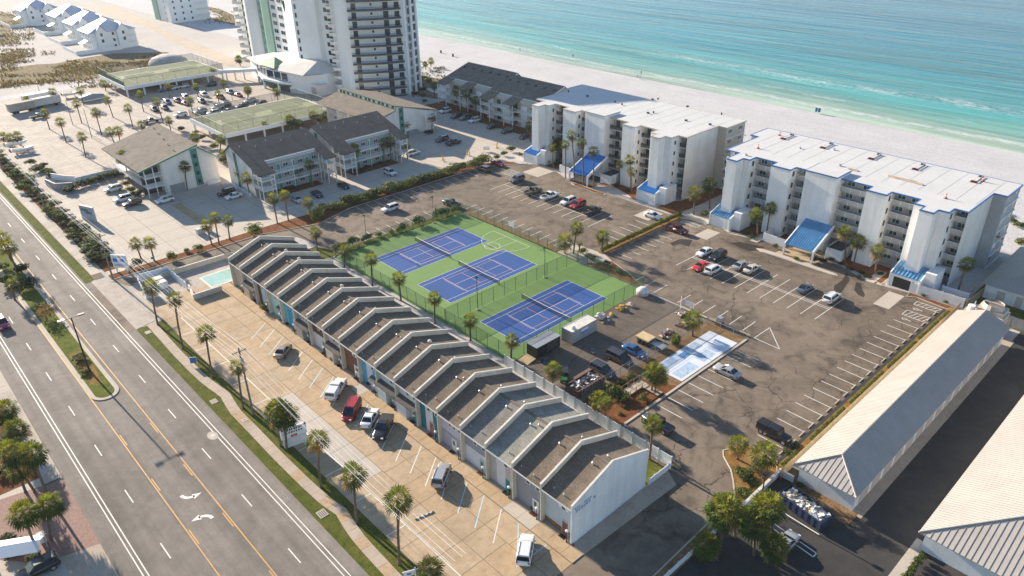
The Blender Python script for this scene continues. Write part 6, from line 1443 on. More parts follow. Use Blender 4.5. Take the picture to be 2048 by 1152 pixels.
ob('panel', MB().box(-2.4,-0.25,0,2.4,0.25,3.7), t, mats=plain('grey_sign_face',(0.42,0.44,0.47),0.8)); ob('cap', MB().box(-2.5,-0.3,3.701,2.5,0.3,3.82), t, mats=M_CAP)
b = MB(); scribble(b,-1.9,2.5,6,0.5,0.6,-0.27); scribble(b,-0.5,1.9,6,0.44,0.6,-0.27); ob('script', b, t, mats=plain('teal_script',(0.02,0.14,0.17),0.6))
p = G(246,545); t = thing('roadside_sign', 'white roadside sign with blue blocks at the entrance drive', 'sign', (p.x,p.y,0), R(40)); 
for x in (-1.2,1.2): ob('post', MB().box(x-0.12,-0.1,0,x+0.12,0.1,2.4), t, mats=M_TRIMW)
ob('board', MB().box(-1.7,-0.12,1.2,1.7,0.12,4.2), t, mats=M_VINYL); ob('blue_block', MB().box(-1.4,-0.15,2.6,-0.4,-0.121,3.4).box(0.2,-0.15,2.6,1.1,-0.121,3.3), t, mats=M_BLUEM); ob('blue_band', MB().box(-1.3,-0.15,1.6,1.2,-0.121,2.1), t, mats=M_PB); ob('marks', MB().box(-1.2,-0.15,3.6,-0.5,-0.121,3.8).box(-0.2,-0.15,3.6,0.5,-0.121,3.85), t, mats=M_GREY)
p = G(592,888); t = thing('lot_sign', 'white two-sided sign with black lettering and a red emblem at the lot edge', 'sign', (p.x,p.y,0.04), R(78)); ob('board', MB().box(-1.9,-0.14,1.5,1.9,0.14,3.3), t, mats=M_TRIMW); ob('base', MB().box(-1.7,-0.3,0,1.7,0.3,1.499), t, mats=M_OFFW); b = MB(); rr = random.Random(5)
for r_,(z,n,h) in enumerate(((2.75,9,0.32),(2.3,8,0.26))):
    for k_ in range(n): x = -1.5+2.9*k_/n; b.box(x,-0.165,z,x+0.07,-0.141,z+h); b.box(x+0.08,-0.165,z+h*rr.choice((0,0.4,0.75)),x+0.2,-0.141,z+h*rr.choice((0.8,1.0)))
ob('lettering', b, t, mats=M_BLACK); ob('emblem', MB().prism([(0.35*math.cos(R(30*q)),0.0) for q in range(2)],0,0.01) if False else MB().box(-0.5,-0.165,1.6,0.4,-0.141,1.95), t, mats=M_LAMPR); ob('emblem_centre', MB().box(-0.25,-0.175,1.68,0.15,-0.166,1.88), t, mats=M_YELLINE)
for x in (-1.7,1.7): ob('lamp', MB().box(x-0.12,-0.5,3.31,x+0.12,-0.15,3.5), t, mats=M_BLACK)
p = G(389,731); t = thing('small_sign', 'small blue sign on white frame in the verge', 'sign', (p.x,p.y,0.03), R(60)); ob('panel', MB().box(-0.5,-0.03,0.5,0.5,0.03,1.6), t, mats=M_BLUET); ob('frame', MB().box(-0.56,-0.02,0,-0.501,0.02,1.7).box(0.501,-0.02,0,0.56,0.02,1.7).box(-0.5,-0.02,1.601,0.5,0.02,1.7), t, mats=M_TRIMW)
p = G(833,1165); t = thing('hanging_sign', 'white post with a hanging sign board at the bottom of the verge', 'sign', (p.x,p.y,0.03), R(65)); ob('post', MB().box(-0.07,-0.07,0,0.07,0.07,2.5), t, mats=M_VINYL); ob('arm', MB().box(-1.5,-0.05,2.1,0.5,0.05,2.22), t, mats=M_VINYL); ob('board', MB().box(-1.35,-0.02,1.35,-0.15,0.02,2.05), t, mats=M_VINYL); ob('lettering', MB().box(-1.0,-0.03,1.6,-0.5,-0.021,1.85), t, mats=M_BLUET)
p = G(309,530); t = thing('small_sign', 'small navy sign on a white post by the mulch strip', 'sign', (p.x,p.y,0.05), R(60)); ob('post', MB().box(-0.05,-0.05,0,0.05,0.05,1.4), t, mats=M_TRIMW); ob('panel', MB().box(-0.35,-0.03,1.4,0.35,0.03,1.9), t, mats=M_BLUET)
# utility poles and wires
POLES = [((94,430),(62,350),'leaning grey utility pole in the shrubs beside the sandy lot'),((226,558),(200,478),'grey utility pole beside the entrance drive'),((507,829),(461,696),'brown utility pole on the verge beside the palms')]
tops = []
for i,(bp,tp,lab) in enumerate(POLES):
    b_, hh = tall(bp, tp); hh = min(max(hh,10.5),13.5); t = thing('utility_pole', lab, 'utility pole', (b_.x,b_.y,0)); ob('pole', MB().tube([(0,0,0),(0,0,hh)],[0.19,0.12],8), t, mats=M_WOODP)
    ob('crossarm', MB().box(-0.06,-1.1,hh-0.7,0.06,1.1,hh-0.55), t, mats=M_WOODP)
    for y in (-1.0,-0.45,0.45,1.0): ob('insulator', MB().tube([(0,y,hh-0.55),(0,y,hh-0.3)],0.05,6), t, mats=M_TRIMW)
    ob('transformer', MB().tube([(0.3,0,hh-2.6),(0.3,0,hh-1.7)],0.26,8), t, mats=M_GREY); tops.append((b_.x,b_.y,hh))
for xx, lab in ((tops[0][0]-46, 'utility pole standing in the roadside shrubs further west'), (tops[0][0]-95, 'utility pole at the far left of the roadside line')):
    t = thing('utility_pole', lab, 'utility pole', (xx, tops[0][1], 0)); ob('pole', MB().tube([(0,0,0),(0,0,11.8)],[0.19,0.12],8), t, mats=M_WOODP); ob('crossarm', MB().box(-0.06,-1.1,11.1,0.06,1.1,11.25), t, mats=M_WOODP)
tops = [(tops[0][0]-95,tops[0][1],11.8),(tops[0][0]-46,tops[0][1],11.8)] + tops + [(tops[2][0]+52,tops[2][1]-0.8,11.5)]
M_WIRE = plain('sunlit_white_wire',(0.75,0.73,0.7),0.4)  # near-white colour carries the sunlit look of the wires
for wi,(oy,dz) in enumerate(((-1.0,-0.3),(-0.45,-0.3),(0.45,-0.3),(1.0,-0.3),(0.1,-2.9))):
    P = []
    for i in range(len(tops)-1):
        a, c = tops[i], tops[i+1]
        for k_ in range(16):
            u_ = k_/16.0; P.append((a[0]+(c[0]-a[0])*u_, a[1]+oy+(c[1]-a[1])*u_, a[2]+dz+(c[2]-a[2])*u_-4*0.85*u_*(1-u_)))
    P.append((tops[-1][0],tops[-1][1]+oy,tops[-1][2]+dz))
    tag(ob('overhead_wire', MB().tube(P, 0.024, 4), None, mats=M_WIRE), ['overhead wire nearest the road','second overhead wire from the road','third overhead wire from the road','overhead wire nearest the townhouses','lowest overhead cable below the other wires'][wi], 'wire', 'overhead wires along the road')
# loading wall, railing and bits near the entrance of the storage yard
mwall('white kerb wall with dark railing at the storage entrance', [(79.9,-7.2),(79.85,2.3),(82.0,2.3)], 0.9, 0.3, M_WHITEST)
bedpoly('planting_bed', [(71.8,1.0),(73.5,4.7),(78.4,4.3),(79.6,2.0),(79.6,-8.0),(78.4,-7.2),(77.9,-5.6),(76.1,-3.2),(74.8,-1.7),(72.5,0.0)], M_DRYG, 0.12, True)
bedpoly('planting_bed', [(78.3,-8),(79.6,-8.2),(80.6,-45),(78.8,-45)], M_DIRT, 0.12, False); kerbline('kerb', [(78.0,-7),(78.2,-12.6),(78.5,-24),(78.7,-45)], 0.2, 0.15)
vinyl('white post and rail fence at the bottom of the driveway', [(79.6,-40),(79.75,-13.0)], 0.9, 1.9, name='low_fence')
slab('storage_kerb', 97.4,-8.0,98.6,4.2, 0.0, 0.1, M_CONC2); slab('storage_dirt', 82.2,0.1,90.6,3.0, 0.0, 0.06, M_DIRT)
lotS = rect('storage_bays', 80.5,-13,97.2,-3.2, 0.03, M_DARK)
for (a,b_) in (((80.8,-3.6),(88.8,-3.9)),((83.2,-6.2),(90.0,-6.9)),((83.2,-7.0),(90.0,-7.7)),((90.0,-6.9),(90.0,-7.7)),((97.6,-4.5),(97.4,-9)),((98.6,-4.9),(98.4,-9))): stripe('bay_line', a, b_, 0.16, 0.036, M_WHITELINE, lotS)
p = G(1563,1062); t = thing('yard_lamp', 'black lamp post in front of the blue dumpster', 'lamp', (80.9,-4.4,0)); ob('pole', MB().tube([(0,0,0),(0,0,5.0)],0.08,6), t, mats=M_BLACK); ob('head', MB().box(-0.3,-0.3,5.0,0.3,0.3,5.25), t, mats=M_BLACK)
t = thing('speed_hump', 'striped rubber parking bumper lying in the townhouse lot', 'bumper', (45.1,-34.6,0.05), R(0)); 
for k_ in range(9): ob('block', MB().yprism([(-0.09,0),(0.09,0),(0.06,0.13),(-0.06,0.13)],k_*0.3,k_*0.3+0.29), t, mats=M_WOODP if k_%2==0 else M_TRIMW)
t.rotation_euler = (0,0,R(-12)); t.location = (*G(830,1040).to_2d(),0.05)
# white trailers, boats and trucks parked at the far edge of the sandy lot are placed with the vehicles
# barrier arms, yellow bollards
for i,px in enumerate(((934,309),(939,312),(885,320),(888,324),(993,297),(995,295))):
    p = G(*px); t = thing('bollard', ['yellow gate post left of the drive gap','yellow gate post beside the left one','yellow post by the hedge gap','second yellow post by the hedge gap','yellow post beside the white sign panel','far yellow post beside the white sign panel'][i], 'bollard', (p.x,p.y,0.02), group='yellow posts in the complex lot'); ob('post', MB().tube([(0,0,0),(0,0,1.6)],0.12,6), t, mats=M_YELLOW2); ob('foot', MB().box(-0.3,-0.3,0,0.3,0.3,0.12), t, mats=M_YELLOW2)
p = G(973,303); t = thing('notice_panel', 'white notice panel standing in the shaded lot', 'sign', (p.x,p.y,0.02), R(50)); ob('panel', MB().box(-1.0,-0.05,0.4,1.0,0.05,1.6), t, mats=M_TRIMW); ob('leg', MB().box(-0.9,-0.04,0,-0.8,0.04,0.4).box(0.8,-0.04,0,0.9,0.04,0.4), t, mats=M_TRIMW)
p = G(402,468); t = thing('utility_cabinet', 'two grey utility cabinets on the kerb of the concrete lot', 'cabinet', (p.x,p.y,0.02), R(0)); ob('cabinet', MB().box(-0.6,-0.9,0,0.6,0.9,1.5), t, mats=M_GALV); ob('cabinet', MB().box(-0.6,1.3,0,0.6,2.6,1.4), t, mats=M_GALV)
# people and bins on the beach
def person(label, px, top, pants, bagged=False):
    p = G(*px); t = thing('person', label, 'person', (p.x,p.y,0.0), random.uniform(0,6)); 
    b = MB(); b.loft([[(-0.16,-0.1,0.78),(0.16,-0.1,0.78),(0.16,0.1,0.78),(-0.16,0.1,0.78)],[(-0.2,-0.13,1.1),(0.2,-0.13,1.1),(0.2,0.13,1.1),(-0.2,0.13,1.1)],[(-0.23,-0.12,1.42),(0.23,-0.12,1.42),(0.23,0.12,1.42),(-0.23,0.12,1.42)],[(-0.06,-0.06,1.5),(0.06,-0.06,1.5),(0.06,0.06,1.5),(-0.06,0.06,1.5)],[(-0.06,-0.06,1.56),(0.06,-0.06,1.56),(0.06,0.06,1.56),(-0.06,0.06,1.56)]], 0)
    for s_ in (-1,1):
        b.tube([(s_*0.1,0,0.85),(s_*0.11,0.08*s_,0.45),(s_*0.11,0.16*s_,0.0)],[0.1,0.075,0.05],6,1); b.tube([(s_*0.24,0,1.4),(s_*0.3,-0.06*s_,1.1),(s_*0.28,0.1,0.85)],[0.06,0.05,0.035],5,2)
    b.ball((0,0,1.67),0.115,8,6,2,1.15); ob('body', b, t, mats=[top,pants,M_SKIN]); ob('hair', MB().ball((0,0.02,1.71),0.12,8,5,0,1.0), t, mats=M_BLACK)
person('person in dark clothes walking at the water edge near the foam', (1040,103), M_BLACK, M_DKGREY); person('person in a dark top walking on the wet sand', (1146,116), M_DKGREY, M_BLACK); person('person in red by the beach chairs', (1282,150), M_LAMPR, M_DKGREY)
for i,px in enumerate(((1274,154),(1279,156))): p = G(*px); t = thing('beach_chair', ['pale blue beach chair by the water, left of two','pale blue beach chair by the water, right of two'][i], 'beach chair', (p.x,p.y,0)); ob('seat', MB().box(-0.3,-0.3,0.3,0.3,0.3,0.38), t, mats=M_PB); ob('back', MB().box(-0.3,0.3,0.38,0.3,0.38,1.0), t, mats=M_PB); ob('frame', MB().box(-0.3,-0.28,0,-0.25,0.3,0.3).box(0.25,-0.28,0,0.3,0.3,0.3), t, mats=M_GALV)
for i,px in enumerate(((882,106),(906,113),(1632,223),(1638,224))): p = G(*px); t = thing('beach_bin', ['dark waste barrel on the sand, nearer the tower','dark waste barrel on the sand, nearer the apartments','dark blue barrel near the surf, left of two','dark blue barrel near the surf, right of two'][i], 'bin', (p.x,p.y,0)); ob('barrel', MB().tube([(0,0,0),(0,0,0.6),(0,0,1.2)],[0.4,0.46,0.4],10), t, mats=M_DKGREY if i<2 else M_BLUET); ob('rim', MB().tube([(0,0,1.15),(0,0,1.25)],0.44,10), t, mats=M_BLACK)
# ================================================================== VEGETATION
def crown_mesh(seed, r=1.95, n=32, droop=0.75, dry=0.12, blades=11):
    rr = random.Random(seed); b = MB()
    for i in range(n):
        u_ = (i+0.5)/n; el = R(82-138*u_**0.85+rr.uniform(-9,9)); az = i*2.39996+rr.uniform(-0.3,0.3)
        d = Vector((math.cos(el)*math.cos(az), math.cos(el)*math.sin(az), math.sin(el))); side = Vector((-math.sin(az), math.cos(az), 0))
        pl = r*rr.uniform(0.42,0.6); ll = r*rr.uniform(0.46,0.62)
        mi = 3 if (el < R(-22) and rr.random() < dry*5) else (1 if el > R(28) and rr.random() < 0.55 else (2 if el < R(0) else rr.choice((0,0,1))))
        p0 = d*0.08; p1 = d*pl + Vector((0,0,-0.06*droop))
        b.poly([p0-side*0.03, p0+side*0.03, p1+side*0.025, p1-side*0.025], mi)
        nn = d.cross(side).normalized()
        for k in range(blades):
            t = -1.0+2.0*k/(blades-1); a = t*R(105); L = ll*(1.0-0.28*abs(t))*rr.uniform(0.88,1.08)
            q = (d*math.cos(a)+side*math.sin(a)); w_ = q.cross(nn)*0.075*r*0.5
            fold = nn*(0.05 if k % 2 else -0.05)*r*0.5
            m1 = p1+q*L*0.6+fold+Vector((0,0,-0.10*droop*L)); e = p1+q*L+Vector((0,0,-0.42*droop*L*rr.uniform(0.7,1.4)))
            b.poly([p1, m1+w_, e, m1-w_], mi)
    # old stubs under the crown
    for i in range(10):
        az = i*0.63+rr.uniform(-.2,.2); d = Vector((math.cos(az),math.sin(az),-0.5)); s_ = Vector((-math.sin(az),math.cos(az),0))*0.1
        e = d*r*rr.uniform(0.28,0.5)+Vector((0,0,-0.2)); b.poly([Vector((0,0,-0.1))-s_, Vector((0,0,-0.1))+s_, e+s_*0.6, e-s_*0.6], 3)
    return b.mesh('crown', M_PALM)
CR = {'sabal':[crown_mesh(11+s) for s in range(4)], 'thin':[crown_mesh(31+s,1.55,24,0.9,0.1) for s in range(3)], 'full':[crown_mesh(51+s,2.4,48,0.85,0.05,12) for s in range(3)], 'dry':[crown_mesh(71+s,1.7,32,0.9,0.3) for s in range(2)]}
def palm(base, crown, label, group, kind='sabal', s=1.0, hmin=1.2, tr=0.17, z=0.0):
    if len(base) == 3: b0 = Vector((base[0],base[1],0)); hh = base[2]; lat = Vector((0,0,0))
    else:
        b0, hh = tall(base, crown); hh = max(hmin, hh)
        ex = crown[0]-PJ((b0.x,b0.y,hh))[0]; dist = (b0-CAM_LOC).length; lat = rt0*max(-1.6,min(1.6, ex*dist/F_PX))
    t = thing('palm_tree', label, 'palm', (b0.x,b0.y,z), group=group)
    mid = lat*0.35; top = lat+Vector((0,0,hh))
    m = MB(); m.tube([(0,0,-0.05),(0,0,0.25),mid+Vector((0,0,hh*0.5)),top*0.94,top],[tr*1.5,tr*1.05,tr*0.95,tr*1.0,tr*1.35],8); ob('trunk', m, t, mats=M_TRUNK, smooth=True)
    v = CR[kind]; ob('crown', v[random.randrange(len(v))], t, loc=top+Vector((0,0,0.05)), rz=random.uniform(0,6.28), sc=s*random.uniform(0.93,1.08)); return t
def ordered(items, order):
    if 'top' in order or 'lot' in order: return sorted(items, key=lambda it: it[0][1])
    if 'road' in order or 'townhouses' in order: return sorted(items, key=lambda it: G(*it[0]).y)
    return sorted(items, key=lambda it: G(*it[0]).x)
def palms(group, desc, order, items, kind='sabal', s=1.0):
    items = ordered(items, order)
    for i, it in enumerate(items):
        kd = it[2] if len(it) > 2 else kind; sc = it[3] if len(it) > 3 else s
        palm(it[0], it[1], '%s, %s %s' % (desc, ORD[i], order), group, kd, sc)
palms('palms on the road verge', 'palm on the grass verge along the townhouse lot', 'from the west', [((316,650),(301,574)),((366,697),(347,597),'thin',1.15),((426,754),(410,667)),((487,817),(474,734),'thin',1.1),((562,892),(556,822),'full',0.95),((574,900),(570,832),'full',0.85),((642,974),(634,880),'dry',1.15),((714,1045),(706,949)),((799,1129),(795,1000)),((872,1175),(861,1138),'sabal',0.9)], 'sabal', 0.98)
palms('palms between townhouses and courts', 'slim palm standing between the townhouse roofs and the court fence', 'from the drive end', [((635,501),(631,464)),((689,535),(689,501)),((745,572),(742,518)),((802,601),(797,557)),((870,647),(869,596)),((941,681),(940,640)),((1022,727),(1024,681)),((1104,785),(1107,740)),((1210,850),(1211,806),'dry',0.8),((1299,919),(1306,848))], 'sabal', 0.9)
palms('work yard palms', 'palm inside the work yard', 'counting from the courts', [((1385,672),(1386,639)),((1303,784),(1308,745)),((1310,786),(1316,750)),((1200,832),(1200,800),'full',0.8),((1352,690),(1352,680),'full',0.5)], 'sabal', 1.15)
palms('palms at the driveway bed', 'palm in the orange bed at the driveway entrance', 'counting from the lot', [((1474,919),(1477,889),'dry',1.15),((1525,957),(1530,909)),((1440,1100),(1447,1020),'full',1.05),((1470,1075),(1462,1010),'full',0.85),((1507,1110),(1510,1040),'full',1.0),((1545,1105),(1537,1012),'full',1.0),((1555,1124),(1552,1092),'full',0.85),((1420,1120),(1415,1090),'full',0.8)], 'sabal', 1.15)
palms('palms at the courts corner', 'palm at the sandy corner by the seaward court fence', 'from the west', [((1130,507),(1130,483)),((1147,507),(1154,457)),((1204,505),(1205,473)),((1159,500),(1159,487),'thin',0.6)], 'sabal', 1.1)
palms('palms before the tan trimmed condominium', 'palm in front of the tan trimmed condominium', 'from the west', [((1106,335),(1105,295)),((1119,322),(1117,288),'full',0.9),((1131,356),(1131,289)),((1149,362),(1144,270)),((1167,370),(1164,285)),((1187,377),(1187,302)),((1232,347),(1231,308)),((1239,372),(1239,328),'thin',0.9),((1261,382),(1260,319)),((1263,384),(1262,343),'thin',1.0)], 'thin', 1.15)
palms('palms between the condominiums', 'palm in the garden between the two condominiums', 'from the west', [((1387,430),(1389,386)),((1419,417),(1419,369))], 'sabal', 1.15)
palms('palms before the blue trimmed condominium', 'palm in front of the blue trimmed condominium', 'from the west', [((1515,475),(1512,429)),((1532,472),(1541,417)),((1690,522),(1691,464)),((1707,530),(1717,483)),((1749,549),(1756,502)),((1915,585),(1933,529)),((1951,515),(1961,498)),((1957,527),(1983,467))], 'sabal', 1.0)
palms('palms along the mulch strip', 'palm on the mulch strip beside the asphalt drive', 'from the road', [((282,517),(271,487)),((309,522),(299,486)),((424,490),(412,450)),((439,490),(429,436)),((460,480),(455,441)),((555,447),(545,397)),((577,442),(569,391)),((619,432),(615,404))], 'sabal', 0.95)
palms('palms at the apartment blocks', 'palm close to the green trimmed apartment fronts', 'from the road', [((259,362),(246,313),'full',1.0),((375,380),(369,333)),((480,372),(478,343)),((500,392),(492,356)),((511,372),(506,353)),((562,370),(562,351)),((596,370),(595,347)),((625,372),(619,329)),((719,340),(710,298)),((769,327),(767,286)),((782,325),(781,283)),((815,318),(812,292)),((809,270),(810,247)),((836,260),(836,236)),((864,260),(865,235))], 'sabal', 0.95)
palms('palms behind the apartment blocks', 'palm between the apartment roofs and the raised tennis deck', 'from the road', [((342,262),(337,241)),((385,290),(388,275),'full',0.9),((441,300),(442,278)),((448,325),(446,312),'full',0.9),((531,272),(529,251)),((580,268),(580,240),'full',1.0),((600,262),(598,247)),((630,255),(626,230)),((642,255),(640,236)),((655,250),(651,231)),((674,252),(674,240),'full',0.7)], 'sabal', 0.95)
palms('palms before the beachfront block', 'palm along the shaded front of the beachfront apartments', 'from the tower', [((869,197),(869,171)),((915,214),(912,180)),((924,218),(922,183)),((935,224),(932,187)),((952,232),(951,201)),((967,237),(966,206)),((1030,254),(1027,216)),((1040,252),(1037,222)),((1051,252),(1050,216)),((1061,284),(1059,252))], 'sabal', 1.0)
z8 = lambda x, y: (60+x/8.0, 180+y/8.0)
palms('palms of the sandy lot', 'tall palm on the open sandy lot', 'from the road', [(z8(*a),z8(*b_)) for a,b_ in (((315,630),(235,370)),((580,840),(480,510)),((895,1075),(820,750)),((830,530),(740,220)),((1150,725),(1045,360)),((1330,435),(1235,160)),((1655,620),(1565,290)),((1820,345),(1755,75)),((1820,730),(1780,560)),((1390,955),(1275,670)))]+[(z8(1465,910),z8(1400,650),'dry',1.2)], 'sabal', 1.05)
palms('palms at the back of the sandy lot', 'palm among the parked trucks at the back of the sandy lot', 'from the road', [((58,216),(53,200)),((112,208),(105,184)),((168,211),(160,181)),((212,182),(208,168)),((8,285),(6,274)),((40,290),(35,273)),((24,292),(20,276))], 'sabal', 1.05)
palms('palms among the resort cars', 'palm standing among the cars below the raised deck', 'from the road', [((340,196),(336,173)),((327,247),(313,203)),((386,228),(380,201)),((397,195),(391,173)),((425,163),(425,144)),((447,178),(446,166)),((496,196),(495,181)),((438,205),(436,188))], 'sabal', 1.0)
palms('palms at the lobby', 'palm beside the lobby below the tower', 'from the west', [((481,132),(477,118),'full',0.9),((497,197),(495,178)),((557,206),(553,184)),((661,184),(658,155)),((862,134),(862,122)),((852,140),(850,128),'full',0.7)], 'sabal', 1.0)
palms('palms south of the road', 'palm at the lower left beyond the road', 'from the top', [((45,905),(30,860),'full',0.9),((52,985),(22,905),'full',0.95),((95,990),(62,908),'full',0.85),((77,1109),(45,1027),'full',0.8),((103,1080),(92,1011),'full',0.85),((70,985),(40,940),'full',0.7),((20,870),(8,820),'full',0.8)], 'full', 0.9)
palms('palms of the median', 'palm in the far part of the road median', 'from the top', [((36,548),(15,493)),((22,520),(3,478)),((30,600),(22,570),'full',0.7)], 'sabal', 1.1)

def cloud_mesh(seed, n=420, flat=0.8, leaf=0.11, mats=None, shell=0.55):
    rr = random.Random(seed); b = MB()
    # several overlapping lobes so that the outline is uneven
    lob = [(Vector((rr.uniform(-.45,.45),rr.uniform(-.45,.45),rr.uniform(-.1,.5)*flat)), rr.uniform(0.4,0.66)) for _ in range(7)]
    for i in range(n):
        c, r_ = lob[rr.randrange(7)]; v = Vector((rr.gauss(0,1),rr.gauss(0,1),rr.gauss(0,1))).normalized()*r_*(shell+(1-shell)*rr.random()**0.4)
        p = c+Vector((v.x,v.y,v.z*flat)); 
        if p.z < -0.45*flat: continue
        nrm = (v.normalized()+Vector((rr.uniform(-.8,.8),rr.uniform(-.8,.8),rr.uniform(-.3,.9)))).normalized(); x = nrm.orthogonal().normalized(); y = nrm.cross(x); a = rr.uniform(0,6.28); x, y = x*math.cos(a)+y*math.sin(a), y*math.cos(a)-x*math.sin(a)
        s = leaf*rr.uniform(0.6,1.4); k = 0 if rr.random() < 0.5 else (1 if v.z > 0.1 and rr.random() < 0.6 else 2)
        b.poly([p-x*s*1.5, p+y*s*0.6, p+x*s*1.5, p-y*s*0.6], k)
    return b.mesh('foliage', mats or M_LEAF)
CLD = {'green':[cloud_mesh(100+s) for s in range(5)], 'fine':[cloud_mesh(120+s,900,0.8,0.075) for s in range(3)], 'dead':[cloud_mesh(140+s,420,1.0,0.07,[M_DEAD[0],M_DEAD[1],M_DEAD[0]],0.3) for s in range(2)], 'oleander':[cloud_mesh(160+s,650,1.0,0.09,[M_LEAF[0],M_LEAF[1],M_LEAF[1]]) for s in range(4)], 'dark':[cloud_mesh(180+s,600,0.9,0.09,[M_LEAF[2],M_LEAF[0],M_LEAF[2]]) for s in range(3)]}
def shrub(loc, r, h, label, group, kind='green', name='shrub', stem=True, cat='shrub'):
    t = thing(name, label, cat, (loc[0],loc[1],loc[2] if len(loc) > 2 else 0.03), group=group); v = CLD[kind]
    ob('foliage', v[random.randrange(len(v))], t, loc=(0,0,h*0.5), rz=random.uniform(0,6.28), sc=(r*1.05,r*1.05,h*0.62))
    if stem: ob('stem', MB().tube([(0,0,0),(0.03,0,h*0.3),(0.1,0.05,h*0.6)],[0.06,0.05,0.03],5), t, mats=M_TRUNK)
    return t
def shrubs(group, desc, order, items, kind='green'):
    items = ordered(items, order)
    for i, it in enumerate(items):
        p = G(*it[0]); shrub((p.x,p.y), it[1], it[2], '%s, %s %s' % (desc, ORD[i], order), group, it[3] if len(it) > 3 else kind)
shrubs('shrubs of the median', 'shrub in the road median', 'from the top', [((20,570),2.2,2.4,'dark'),((42,548),2.0,2.2,'dark'),((52,580),2.6,3.0,'dark'),((95,640),2.2,3.2,'dead'),((160,722),1.5,1.2),((172,748),1.1,0.9),((8,540),1.6,1.6),((75,615),1.2,0.8)])
shrubs('shrubs of the mulch strip', 'rounded shrub on the mulch strip', 'from the road', [((278,533),1.6,2.0),((347,520),1.4,1.8,'oleander'),((374,505),0.8,1.0),((397,502),1.4,1.6,'oleander'),((510,470),2.3,2.6,'oleander'),((262,540),1.0,1.0),((636,440),2.2,3.0,'oleander'),((640,430),1.6,2.0,'oleander'),((649,420),1.4,1.6,'oleander')])
shrubs('shrubs along the court', 'leafy shrub between the courts and the asphalt drive', 'from the townhouses', [((673,505),1.6,2.0),((690,497),1.2,1.5,'oleander'),((706,492),1.6,2.3),((728,484),0.9,1.1),((738,480),1.3,1.7),((757,474),1.0,1.2,'oleander'),((783,468),0.9,1.0,'oleander'),((797,464),1.0,1.2,'oleander'),((808,460),1.3,1.8),((837,450),1.7,2.4),((872,438),1.2,1.8,'oleander'),((880,434),1.5,2.4),((893,430),1.3,1.9),((909,426),1.2,1.7,'oleander')])
rh = random.Random(4)
# long oleander hedge between the complex lot and the west lot
for i in range(22):
    u_ = i/21.0; x = -46.9+0.9*math.sin(i*1.7)*0.4; y = 9.0+50.0*u_; k = 'oleander' if rh.random() < 0.75 else 'green'; s_ = rh.uniform(1.6,2.5)
    shrub((x,y,0.08), s_*1.2, s_*rh.uniform(0.85,1.3), 'oleander bush in the hedge beside the west lot, %s' % (ORD[i]+' from the road' if i < 20 else ('second from the sea end' if i == 20 else 'at the sea end')), 'oleander hedge bushes', k)
# dense roadside planting in front of the concrete and sandy lots
for i in range(40):
    u_ = i/39.0; x = -58-150*u_**1.15; y = -43.4+rh.uniform(-0.9,1.0); s_ = rh.uniform(1.2,2.2)
    shrub((x,y,0.05), s_, s_*rh.uniform(0.8,1.15), 'roadside shrub before the concrete lots, %s from the entrance drive' % ORD[i], 'roadside shrubs', rh.choice(['green','dark','green','oleander']))
for i,px in enumerate(((140,385),(155,378),(170,372),(185,366),(200,362),(215,357),(230,353),(62,330),(78,342),(95,350),(88,335),(72,345),(105,355))):
    p = G(*px); s_ = rh.uniform(1.6,2.3); shrub((p.x,p.y), s_, s_*0.95, 'thick green bush behind the white bin wall, %s from the left group' % ORD[i], 'bushes by the bin wall', 'green' if i%2 else 'dark')
for i,px in enumerate(((255,372),(262,385),(268,392),(280,392),(250,352),(285,335),(392,268),(362,262),(405,280),(428,298),(455,318),(462,308),(500,372),(700,262))):
    p = G(*px); s_ = rh.uniform(1.2,2.0); shrub((p.x,p.y), s_, s_, 'bush at the foot of the green trimmed apartments, %s from the road' % ORD[i], 'apartment bushes', rh.choice(['green','dark','oleander']))
for i in range(12):
    x, y = ((-67.8+rh.uniform(-1,1), 5.0+1.0*i) if i < 6 else (-67.8+rh.uniform(-1,1), 28+2.3*(i-6))); shrub((x,y,0.05), 1.0, 0.9, 'low dark bush below the apartment galleries, %s from the road' % ORD[i], 'gallery bushes', 'dark')
for i in range(36):
    u_ = i/35.0; x = -57-120*u_**1.1; y = -41.6+rh.uniform(-0.7,0.9); s_ = rh.uniform(0.8,1.7)
    shrub((x,y,0.05), s_*1.15, s_*rh.uniform(0.7,1.1), 'inner row roadside shrub before the concrete lots, %s from the entrance drive' % ORD[i], 'inner roadside shrubs', rh.choice(['green','dark','green','oleander']))
# clipped hedge between the two lots: one thing, foliage in lengths
def hedge(label, a, b_, wd, h, kind, step=0.8, z=0.1):
    t = thing('hedge', label, 'hedge', (a[0],a[1],z)); p = Vector((*a,0)); q = Vector((*b_,0)); L = (q-p).length; n = max(2,int(L/step)); d = q-p
    for k in range(n+1): ob('foliage', CLD[kind][k % len(CLD[kind])], t, loc=d*(k/n)+Vector((random.uniform(-.08,.08),random.uniform(-.08,.08),h*0.5)), rz=random.uniform(0,6.28), sc=(wd*0.75,wd*0.75,h*0.66))
    return t
hedge('long clipped green hedge dividing the two asphalt lots', (16.75,38.4), (16.75,67.2), 0.9, 1.15, 'oleander')
hedge('low clipped hedge at the foot of the wide storage building', (99.0,-4.6), (99.0,1.0), 0.8, 1.0, 'green')
for i,(y0,y1) in enumerate(((4,7.5),(12,22),(24.5,36),(38,49),(51,59),(60.5,64))): hedge('low yellow green ground hedge along the board fence, %s stretch from the driveway' % ORD[i], (79.4,y0), (79.4,y1), 0.62, 0.6, 'oleander', 0.7, 0.12)
